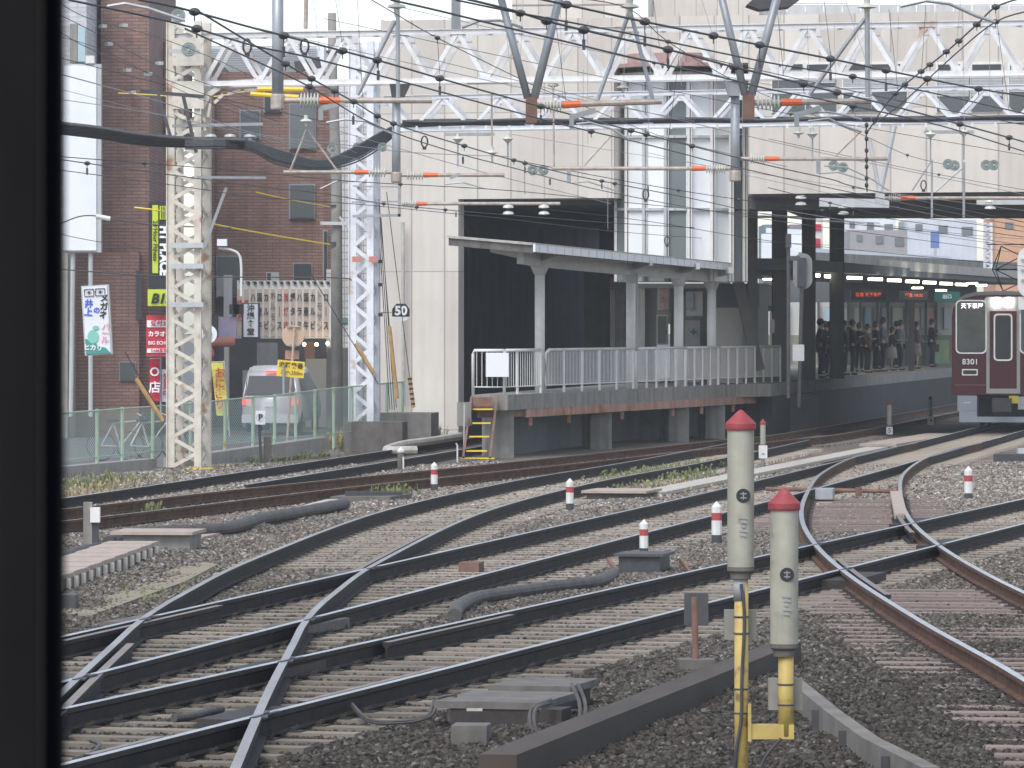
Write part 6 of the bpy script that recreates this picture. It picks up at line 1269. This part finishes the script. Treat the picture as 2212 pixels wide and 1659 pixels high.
# foreground timber and edging
tag(MB().beam(G(1075, 1665, -.07), G(1700, 1412, -.07), .24, .2).build('timber_edge', m_timber), 'long dark timber edge running diagonally through the foreground gravel', 'timber')
t = thing('concrete_edging', G(1850, 1600, -.2), 'weathered concrete edging with dark uprights at the lower right', 'edging')
P = [G(1715, 1475, -.02), G(1800, 1545, -.02), G(1880, 1603, -.02), G(2010, 1668, -.02)]
b = MB()
for i in range(3): b.beam(P[i] + Vector((0, 0, -.1)), P[i + 1] + Vector((0, 0, -.1)), .11, .26)
b.build('slabs', mat('old_edging', (.20, .18, .155), (.13, .115, .10), rough=.95, scale=2.5, bump=.3), t)
for x, y in ((1782, 1532), (1842, 1577), (1935, 1632)): MB().box(G(x, y, -.02) + Vector((-.07, -.02, -.12)), (.05, .06, .24)).build('upright', m_dark, t)
tag(MB().beam(G(1690, 1428, -.05), G(1700, 1404, -.05), .1, .1).build('timber_stub', m_dark), 'short dark timber stub behind the nearest marker tubes', 'timber') if False else None
# switch machines and boxes
t = thing('switch_machine', G(1105, 1600, -.2), 'large dark switch machine with slab covers in the near foreground', 'switch machine', 'switch machines'); Yp = 35.6
b = MB(); b.box(W(1095, 1512, 36.4), (.78, 1.1, .05), rz=-.25); b.box(W(1175, 1480, 37.6), (.62, .9, .05), rz=-.25); b.build('cover_slab', m_conc_d, t)
b = MB(); b.box(W(1105, 1545, 36.3), (.66, .9, .22), rz=-.25); b.box(W(1180, 1510, 37.6), (.5, .7, .2), rz=-.25); b.box(W(1200, 1560, 35.9), (.16, .3, .2), rz=-.25); b.build('machine_casing', m_plate, t)
MB().box(W(1025, 1533, 35.5), (.11, .01, .02)).build('label_plate', m_conc_l, t)
for k in range(2): MB().tube(cat([W(1235 + k * 14, 1478, 36), W(1252 + k * 12, 1520, 35.6), W(1248 + k * 10, 1560, 35.3), W(1215 + k * 8, 1595, 35)]), .014, 6).build('conduit', m_hose, t)
for k in range(2): MB().tube(cat([W(1190, 1512 + k * 6, 35.7), W(1150 + k * 8, 1530, 35.4), W(1145 + k * 9, 1565, 35.2), W(1160 + k * 8, 1592, 35.1)]), .014, 6).build('conduit', m_hose, t)
for k in range(2): MB().tube(cat([W(985, 1500 + k * 5, 36.3), W(940 + k * 6, 1512, 36.5), W(925 + k * 8, 1545, 36), W(880, 1556 + k * 4, 35.8), W(800, 1555 + k * 4, 36), W(760, 1520 + k * 5, 37)]), .013, 6).build('conduit', m_hose, t)
tag(MB().box(G(1018, 1622, -.2) + Vector((0, 0, .09)), (.24, .3, .18), rz=-.1).build('small_block', m_conc_d), 'small square concrete block in front of the large switch machine', 'concrete block')
t = thing('switch_machine', G(1392, 1240, -.2), 'low black switch box in front of a red and white post', 'switch machine', 'switch machines'); q = G(1392, 1240, -.2)
MB().box(q + Vector((0, 0, .12)), (.48, .7, .2), rz=-.2).build('casing', m_cable, t); MB().box(q + Vector((0, 0, .235)), (.58, .8, .03), rz=-.2).build('lid', m_dark, t)
for dx in (-.42, .42): MB().beam(q + Vector((dx, .1, .16)), q + Vector((dx + .1, -.3, .02)), .03, .06).build('strut', m_rust, t)
t = thing('switch_machine', G(2180, 1000, -.2), 'dark switch machine on the gravel near the right edge', 'switch machine', 'switch machines'); q = G(2185, 1003, -.2)
MB().box(q + Vector((0, 0, .12)), (.7, .6, .2), rz=-.2).build('casing', m_cable, t); MB().box(q + Vector((.45, 1.5, .15)), (.35, .4, .3)).build('yellow_base_box', m_greyl, t)
tag(MB().box(G(1018, 1240, -.2) + Vector((0, 0, .06)), (.24, .3, .16), rz=-.2).build('rail_lubricator', m_rust), 'small rusty box between the rails in the middle of the picture', 'box')
# hoses
def hose(label, pts, r, z=-.12, ring=None):
    P = cat([G(x, y, z) for x, y in pts], 8); n = len(P); o = MB().tube(P, [r * (1 + .06 * (i % 2)) for i in range(n)], 12).build('corrugated_hose', m_hose, base=P[0]); tag(o, label, 'hose', 'thick black hoses')
    return o
hose('thick black hose lying between the two nearest main tracks', [(982, 1330), (990, 1312), (1030, 1292), (1110, 1280), (1200, 1268), (1285, 1258), (1325, 1240)], .07)
hose('long black hose on the gravel at the left ending near the white path', [(235, 1172), (250, 1160), (300, 1152), (365, 1150), (440, 1146), (500, 1140), (560, 1122), (640, 1108), (745, 1088)], .085, -.05)
hose('short dark hose behind the concrete post at the left', [(120, 1215), (160, 1195), (230, 1180)], .07)
hose('small grey hose piece between near rails at lower left', [(375, 1552), (410, 1548), (440, 1540), (478, 1532)], .03, -.1)
hose('short curled hose at the bottom left between sleepers', [(160, 1640), (200, 1625), (215, 1608), (196, 1600)], .014, -.12)
# walkway on the left
t = thing('cable_trough_walkway', (-4.8, 55, -.2), 'raised brick red slab walkway with ribbed side at the left', 'walkway')
def wx(Y): return -4.37 - (63 - Y) * .047
b = MB(); i = 0; Y = 63
while Y > 45.5: b.box((wx(Y) - .31, Y - .2, .0 + .004 * math.sin(i * 2.1)), (.62, .37, .05), rz=-.05); Y -= .4; i += 1
b.build('cover_slabs', m_walk, t); MB().prism([(wx(45) - .6, 45), (wx(45), 45), (wx(63), 63), (wx(63) - .62, 63)], -.24, -.03).build('trough_body', m_conc, t)
Y = 62.5
while Y > 45: MB().box((wx(Y) + .03, Y, -.12), (.05, .07, .2)).build('side_rib', m_conc_l, t); Y -= .62
t = thing('manhole_box', G(350, 1200, -.2), 'square concrete pit with flat slab lid at the end of the walkway', 'pit'); q = G(345, 1200, -.2)
MB().box(q + Vector((0, .5, .13)), (.85, .9, .26), rz=-.1).build('pit_body', m_conc, t); MB().box(q + Vector((-.05, .5, .28)), (1.05, 1.1, .04), rz=-.1).build('lid', m_walk, t)
def slabs(label, a, c, w, n, m, z, nm='slab_path'):
    A_, C_ = G(*a, z), G(*c, z); t = thing(nm, A_, label, 'cable trough', 'cable troughs'); b = MB(); ang = -math.atan2(C_.x - A_.x, C_.y - A_.y)
    for i in range(n): p = A_.lerp(C_, (i + .5) / n); b.box(p, (w, (C_ - A_).length / n * .93, .06), rz=ang + random.uniform(-.01, .01))
    b.build('cover_slabs', m, t); return t
slabs('pale slab path leading from the pit toward the steps at left', (400, 1165), (540, 1132), .45, 14, m_walk, -.12)
slabs('short pale slab path under the hose end at left centre', (553, 1128), (730, 1082), .35, 20, m_trough, -.13)
slabs('long pale slatted trough path beside the second track', (1395, 1068), (1895, 968), .5, 60, m_trough, -.12)
slabs('wide pale slab patch near the train', (1895, 962), (2040, 938), .9, 10, m_walk, -.14)
t = thing('manhole_box', G(1340, 1085, -.2), 'low flat concrete pit in the middle beside the grass', 'pit'); q = G(1345, 1082, -.2); MB().box(q + Vector((0, .6, .06)), (.95, 1.3, .14), rz=-.2).build('pit_body', m_conc_d, t); MB().box(q + Vector((0, .6, .15)), (1.1, 1.5, .04), rz=-.2).build('lid', m_walk, t)
t = thing('manhole_box', G(800, 1088, -.2), 'broken low pit edge with timbers beside the rusty track', 'pit'); q = G(800, 1088, -.2); MB().box(q + Vector((0, .6, .05)), (1.0, 1.6, .14), rz=-.2).build('pit_body', m_conc_d, t); MB().beam(q + Vector((-.4, .2, .16)), q + Vector((.5, .5, .14)), .12, .08).build('timber', m_dark, t)
# concrete stub with white box
t = thing('marker_stub', G(190, 1195, -.2), 'square concrete post with a small white box beside the left tracks', 'post'); Y = 64.6
MB().box(((190 - 1106) / F * Y, Y, .12), (.11, .11, .66)).build('post', m_conc, t); MB().box(W(206, 1112, Y - .05), (.12, .14, .19)).build('white_box', m_white, t); MB().box(W(205, 1155, Y), (.09, .1, .38)).build('dark_stub', m_dark, t)
t = thing('dark_box', G(130, 1310, -.2), 'dark concrete block at the left edge under the walkway', 'concrete block'); MB().box(G(130, 1322, -.2) + Vector((0, 0, .08)), (.34, .4, .2)).build('block', m_dark, t)
# sandy patch
P = [G(x, y, -.19) for x, y in ((110, 1330), (200, 1335), (300, 1298), (400, 1262), (470, 1225), (430, 1215), (330, 1250), (240, 1290), (110, 1310))]
tag(MB().prism([(p.x, p.y) for p in P], -.24, -.158).build('sand_patch', m_dirt), kind='structure')

# weeds (uncountable)
def weeds(name, label, spots, m):
    b = MB(); rr = random.Random(3)
    for px, py, spread, hh, n in spots:
        c = G(px, py, -.2)
        for i in range(n):
            x = c.x + rr.gauss(0, spread); y = c.y + rr.gauss(0, spread * 2.2); h = hh * rr.uniform(.4, 1.1); a = rr.uniform(0, 6.28); w = .012; l = rr.uniform(.05, .5) * h
            dx, dy = math.cos(a) * l, math.sin(a) * l; ex, ey = -math.sin(a) * w, math.cos(a) * w
            b._add([(x - ex, y - ey, -.21), (x + ex, y + ey, -.21), (x + dx * .5 + ex * .9, y + dy * .5 + ey * .9, -.2 + h * .6), (x + dx * .5 - ex * .9, y + dy * .5 - ey * .9, -.2 + h * .6), (x + dx, y + dy, -.2 + h)], [(0, 1, 2, 3), (3, 2, 4)])
            if i % 3 == 0:
                z = -.2 + h * .7; b._add([(x + dx * .6, y + dy * .6, z), (x + dx * .6 + .05, y + dy * .6 + .02, z + .03), (x + dx * .6 + .02, y + dy * .6 + .05, z + .06)], [(0, 1, 2)])
    o = b.build(name, m); tag(o, kind='stuff'); o['label'] = label; o['category'] = 'weeds'
weeds('weeds', 'green weeds growing along the wall foot and between the tracks', [(150, 1062, .3, .26, 120), (225, 1052, .3, .30, 120), (180, 1066, .7, .12, 160), (290, 1046, .3, .16, 100), (1390, 1044, .5, .12, 200), (1420, 1035, .6, .17, 300), (1470, 1024, .5, .18, 200), (1350, 1058, .4, .1, 160), (745, 968, .12, .6, 130), (760, 975, .15, .45, 120), (890, 966, .12, .45, 80), (935, 955, .15, .5, 100), (330, 1110, .1, .2, 40), (850, 1075, .2, .25, 90), (560, 1002, .4, .2, 120), (640, 990, .4, .2, 120), (1530, 1012, .3, .2, 120), (320, 1290, .3, .05, 90)], m_weed)
weeds('dry_weeds', 'dry straw coloured weeds by the low wall', [(150, 1074, .5, .2, 130), (235, 1060, .3, .22, 90), (725, 970, .15, .5, 160), (460, 1020, .3, .15, 80), (1450, 1052, .8, .08, 200), (125, 1080, .4, .2, 90)], m_straw)

# ---------------------------------------------------------------- people on the platform
def skin(name, V, E, m, parent, root=0, base=None, sub=1):
    me = bpy.data.meshes.new(name); me.from_pydata([v[:3] for v in V], E, []); o = bpy.data.objects.new(name, me); COL.objects.link(o)
    md = o.modifiers.new('s', 'SKIN'); md.use_smooth_shade = True
    for i, v in enumerate(V): me.skin_vertices[0].data[i].radius = (v[3], v[3] if len(v) < 5 else v[4]); me.skin_vertices[0].data[i].use_root = (i == root)
    s_ = o.modifiers.new('u', 'SUBSURF'); s_.levels = sub; s_.render_levels = sub
    dg = bpy.context.evaluated_depsgraph_get(); dg.update(); nm = bpy.data.meshes.new_from_object(o.evaluated_get(dg)); bpy.data.objects.remove(o)
    nm.materials.clear(); nm.materials.append(m); nm.name = name; q = bpy.data.objects.new(name, nm); COL.objects.link(q); return q
def person(label, px, py, h, rz, top, bot, hair=m_hair, pose='phone', skirt=None, lh=None):
    Y = (EYE - zD) * F / (py - 710); x = (px - 1106) / F * Y; k = h / 1.72; Mp = Matrix.Translation((x, Y, zD)) @ Matrix.Rotation(rz, 4, 'Z') @ Matrix.Diagonal((k, k, k, 1))
    T = lambda L: [tuple(Mp @ Vector(v[:3])) + tuple(r * k for r in v[3:]) for v in L]
    if pose == 'phone': arm = [((-1) * .22, .0, 1.14), (-.10, -.24, 1.22)], [(.22, .0, 1.14), (.08, -.25, 1.22)]
    elif pose == 'bag': arm = [(-.24, .02, 1.13), (-.22, -.05, .9)], [(.22, .0, 1.14), (.10, -.2, 1.05)]
    else: arm = [(-.23, .03, 1.13), (-.21, -.04, .88)], [(.23, .03, 1.13), (.21, -.04, .88)]
    V = [(0, 0, .94, .13, .10), (0, .01, 1.14, .12, .09), (0, .01, 1.36, .15, .10), (0, 0, 1.48, .055, .055), (0, -.03, 1.56, .075, .085), (0, -.03, 1.65, .085, .1), (-.17, .01, 1.40, .055), (.17, .01, 1.40, .055), (-.09, 0, .88, .085), (.09, 0, .88, .085), (-.1, -.02, .48, .055), (.1, -.01, .48, .055), (-.1, .03, .08, .04), (.1, .03, .08, .04), (-.11, -.12, .03, .032), (.11, -.12, .03, .032)]
    E = [(0, 1), (1, 2), (2, 3), (3, 4), (4, 5), (2, 6), (2, 7), (0, 8), (0, 9), (8, 10), (9, 11), (10, 12), (11, 13), (12, 14), (13, 15)]
    for s, (el, wr), sh in ((-1, arm[0], 6), (1, arm[1], 7)):
        i = len(V); V += [(*el, .042), (*wr, .028)]; E += [(sh, i), (i, i + 1)]
        dr = (Vector(wr) - Vector(el)).normalized(); pm = Vector(wr) + dr * .06; V.append((*pm, .03, .02)); E.append((i + 1, i + 2)); sd = dr.cross(Vector((0, 0, 1))); sd = sd.normalized() if sd.length > .1 else Vector((1, 0, 0))
        for f, L in ((-.026, .065), (-.009, .08), (.009, .078), (.026, .06)): V.append((*(pm + dr * L + sd * f + Vector((0, 0, -.01))), .008)); E.append((i + 2, len(V) - 1))
        V.append((*(pm + sd * .045 * -s + dr * .015), .010)); E.append((i + 2, len(V) - 1))
    body = skin('person', T(V), E, m_skin, None); off = Vector(Mp.translation); body.data.transform(Matrix.Translation(-off)); body.location = off; WM[body] = Matrix.Translation(off)
    tag(body, label, 'person', 'people waiting on the platform')
    J = [(0, .01, .84, .19, .15), (0, .01, 1.12, .18, .145), (0, .01, 1.36, .195, .14), (0, 0, 1.46, .08, .075), (-.19, .01, 1.39, .085), (.19, .01, 1.39, .085), (*arm[0][0], .072), (*arm[1][0], .072), (*Vector(arm[0][0]).lerp(Vector(arm[0][1]), .88), .043), (*Vector(arm[1][0]).lerp(Vector(arm[1][1]), .88), .043)]
    adopt(skin('jacket', T(J), [(0, 1), (1, 2), (2, 3), (2, 4), (2, 5), (4, 6), (5, 7), (6, 8), (7, 9)], top, body), body)
    if skirt:
        b = MB(); b.lathe((0, 0, 0), [(.20, .50), (.17, .72), (.14, .95)], 14); b.v = [tuple(Mp @ Vector(v)) for v in b.v]; b.build('skirt', skirt, body, smooth=True)
        Lg = [(0, .0, .86, .1, .09), (-.085, 0, .78, .07), (.085, 0, .78, .07), (-.09, -.01, .48, .058), (.09, -.01, .48, .058), (-.1, .03, .1, .045), (.1, .03, .1, .045)]
    else: Lg = [(0, .0, .92, .14, .11), (-.09, 0, .85, .1), (.09, 0, .85, .1), (-.1, -.02, .48, .075), (.1, -.01, .48, .075), (-.1, .03, .09, .06), (.1, .03, .09, .06)]
    adopt(skin('trousers' if not skirt else 'stockings', T(Lg), [(0, 1), (0, 2), (1, 3), (2, 4), (3, 5), (4, 6)], bot, body), body)
    b = MB(); b.ball((0, .01, 1.66), .115, 10, (.92, 1.02, 1.02))
    if lh: b.ball((0, .06, 1.52), .1, 8, (.9, .6, 1.3))
    b.v = [tuple(Mp @ Vector(v)) for v in b.v]; b.build('hair', hair, body, smooth=True)
    b = MB()
    for s in (-1, 1): b.ball((s * .11, -.05, .035), .06, 8, (.8, 1.9, .6))
    b.v = [tuple(Mp @ Vector(v)) for v in b.v]; b.build('shoes', m_black, body, smooth=True)
    b = MB(); b.ball((0, -.128, 1.625), .016, 6, (.8, 1.2, 1.1))
    for s in (-1, 1): b.ball((s * .032, -.118, 1.652), .010, 6); b.ball((s * .088, -.02, 1.63), .022, 6, (.4, 1, 1.2))
    b.v = [tuple(Mp @ Vector(v)) for v in b.v]; b.build('face_details', m_skin, body)
    return Mp, body
c_dk = mat('cloth_dark', (.014, .015, .019), rough=.9); c_navy = mat('cloth_navy', (.02, .026, .045), rough=.9); c_gr = mat('cloth_grey', (.16, .17, .18), rough=.9); c_lt = mat('cloth_light', (.38, .37, .36), rough=.9); c_bg = mat('cloth_beige', (.30, .26, .21), rough=.9); c_br = mat('cloth_brown', (.10, .06, .045), rough=.9)
ppl = [('person in black facing right, leftmost by the dark column', 1773, 817, 1.72, 1.4, c_dk, c_dk, 'phone', None), ('person in a dark hooded coat second from the left', 1792, 814, 1.64, .6, c_navy, c_dk, 'down', None), ('person partly behind the wide dark column', 1824, 811, 1.68, 1.2, c_dk, c_dk, 'down', None), ('person in dark clothes wearing a bag and looking at a phone', 1842, 810, 1.70, 1.5, c_dk, c_navy, 'phone', None),
       ('shorter person with dark jacket in the middle of the queue', 1874, 806, 1.58, 1.0, c_br, c_dk, 'phone', None), ('person in a dark coat beside the tall one', 1892, 804, 1.66, 1.9, c_navy, c_dk, 'down', None), ('tall person with pale sleeves and dark trousers', 1908, 803, 1.80, 1.4, c_gr, c_dk, 'phone', None), ('short woman in a pale grey skirt', 1928, 801, 1.50, 1.2, c_dk, c_dk, 'phone', c_lt),
       ('person with a grey shirt and dark bag near the post', 1946, 800, 1.72, 1.4, c_gr, c_dk, 'bag', None), ('woman with short dark hair in a beige skirt and boots', 1980, 797, 1.68, 1.6, c_br, c_dk, 'bag', c_bg), ('man in black standing at the right end looking at his phone', 2013, 793, 1.78, 1.3, c_dk, c_navy, 'phone', None)]
ppl += [('person in a long dark coat behind the two leftmost people', 1783, 809, 1.66, 2.2, c_dk, c_dk, 'down', None), ('person in navy just right of the dark column', 1856, 803, 1.62, 2.6, c_navy, c_dk, 'down', None), ('person in black behind the tall one with pale sleeves', 1899, 797, 1.64, 1.0, c_dk, c_dk, 'down', None), ('person in a dark coat behind the short woman in the pale skirt', 1937, 795, 1.70, 2.0, c_dk, c_navy, 'down', None)]
for lab, px, py, h, rz, a, c, pose, sk in ppl: Mp, bd = person(lab, px, py, h, rz, a, c, pose=pose, skirt=sk, lh=bool(sk))
def prop(name, label, cat_, px, py, Y, d, m, rz=0): tag(MB().box(W(px, py, Y), d, rz=rz).build(name, m), label, cat_)
prop('phone', 'phone held by the man in black at the right end', 'phone', 2024, 715, 192.6, (.08, .02, .15), m_dark); prop('shoulder_bag', 'dark shoulder bag of the woman in the beige skirt', 'bag', 1990, 748, 186, (.35, .2, .28), m_black, .4); prop('shoulder_bag', 'brown bag at the waist of the man with the phone', 'bag', 2022, 752, 193, (.22, .2, .3), c_br); prop('backpack', 'black backpack on the person with the phone in the middle left', 'bag', 1833, 722, 161, (.22, .3, .45), m_black)

# ---------------------------------------------------------------- window frame of the train the camera is in
Yw = 1.25
def wxp(px): return (px - 1106) / F * Yw
wf = thing('train_window_frame', (wxp(40), Yw, 1.2), 'dark blurred window post of the train the photo was taken from', 'window frame')
zb_, zt2 = 1.2, 3.6
MB().prism([(wxp(-900), Yw + .02), (wxp(62), Yw + .02), (wxp(62), Yw + .05), (wxp(-900), Yw + .05)], zb_, zt2).build('post', mat('frame_black', (.016, .014, .013), (.007, .006, .007), scale=30, aniso=(1, 1, .1), rough=.8, spec=.1), wf)
MB().tube([(wxp(71), Yw + .03, zb_), (wxp(71), Yw + .03, zt2)], .0014, 8).build('trim_strip', mat('trim', (.20, .18, .155), rough=.6, spec=.2), wf)
MB().prism([(wxp(70), Yw + .028), (wxp(107), Yw + .03), (wxp(107), Yw + .045), (wxp(70), Yw + .045)], zb_, zt2).build('rubber_seal', mat('rubber', (.002, .002, .004), rough=.9, spec=.05), wf)

# ---------------------------------------------------------------- air
hb = MB().box((0, 130, 9), (170, 274, 25.0)); hz = hb.build('haze', m_black, base=(0, 130, -3.5)); hz.data.materials.clear()
hm = bpy.data.materials.new('haze'); hm.use_nodes = True; n = hm.node_tree.nodes; n.clear(); ho = n.new('ShaderNodeOutputMaterial'); pv = n.new('ShaderNodeVolumePrincipled')
pv.inputs['Color'].default_value = (.96, .98, 1, 1); pv.inputs['Density'].default_value = .0005; pv.inputs['Anisotropy'].default_value = .2; hm.node_tree.links.new(pv.outputs[0], ho.inputs['Volume']); hz.data.materials.append(hm); tag(hz, kind='stuff')
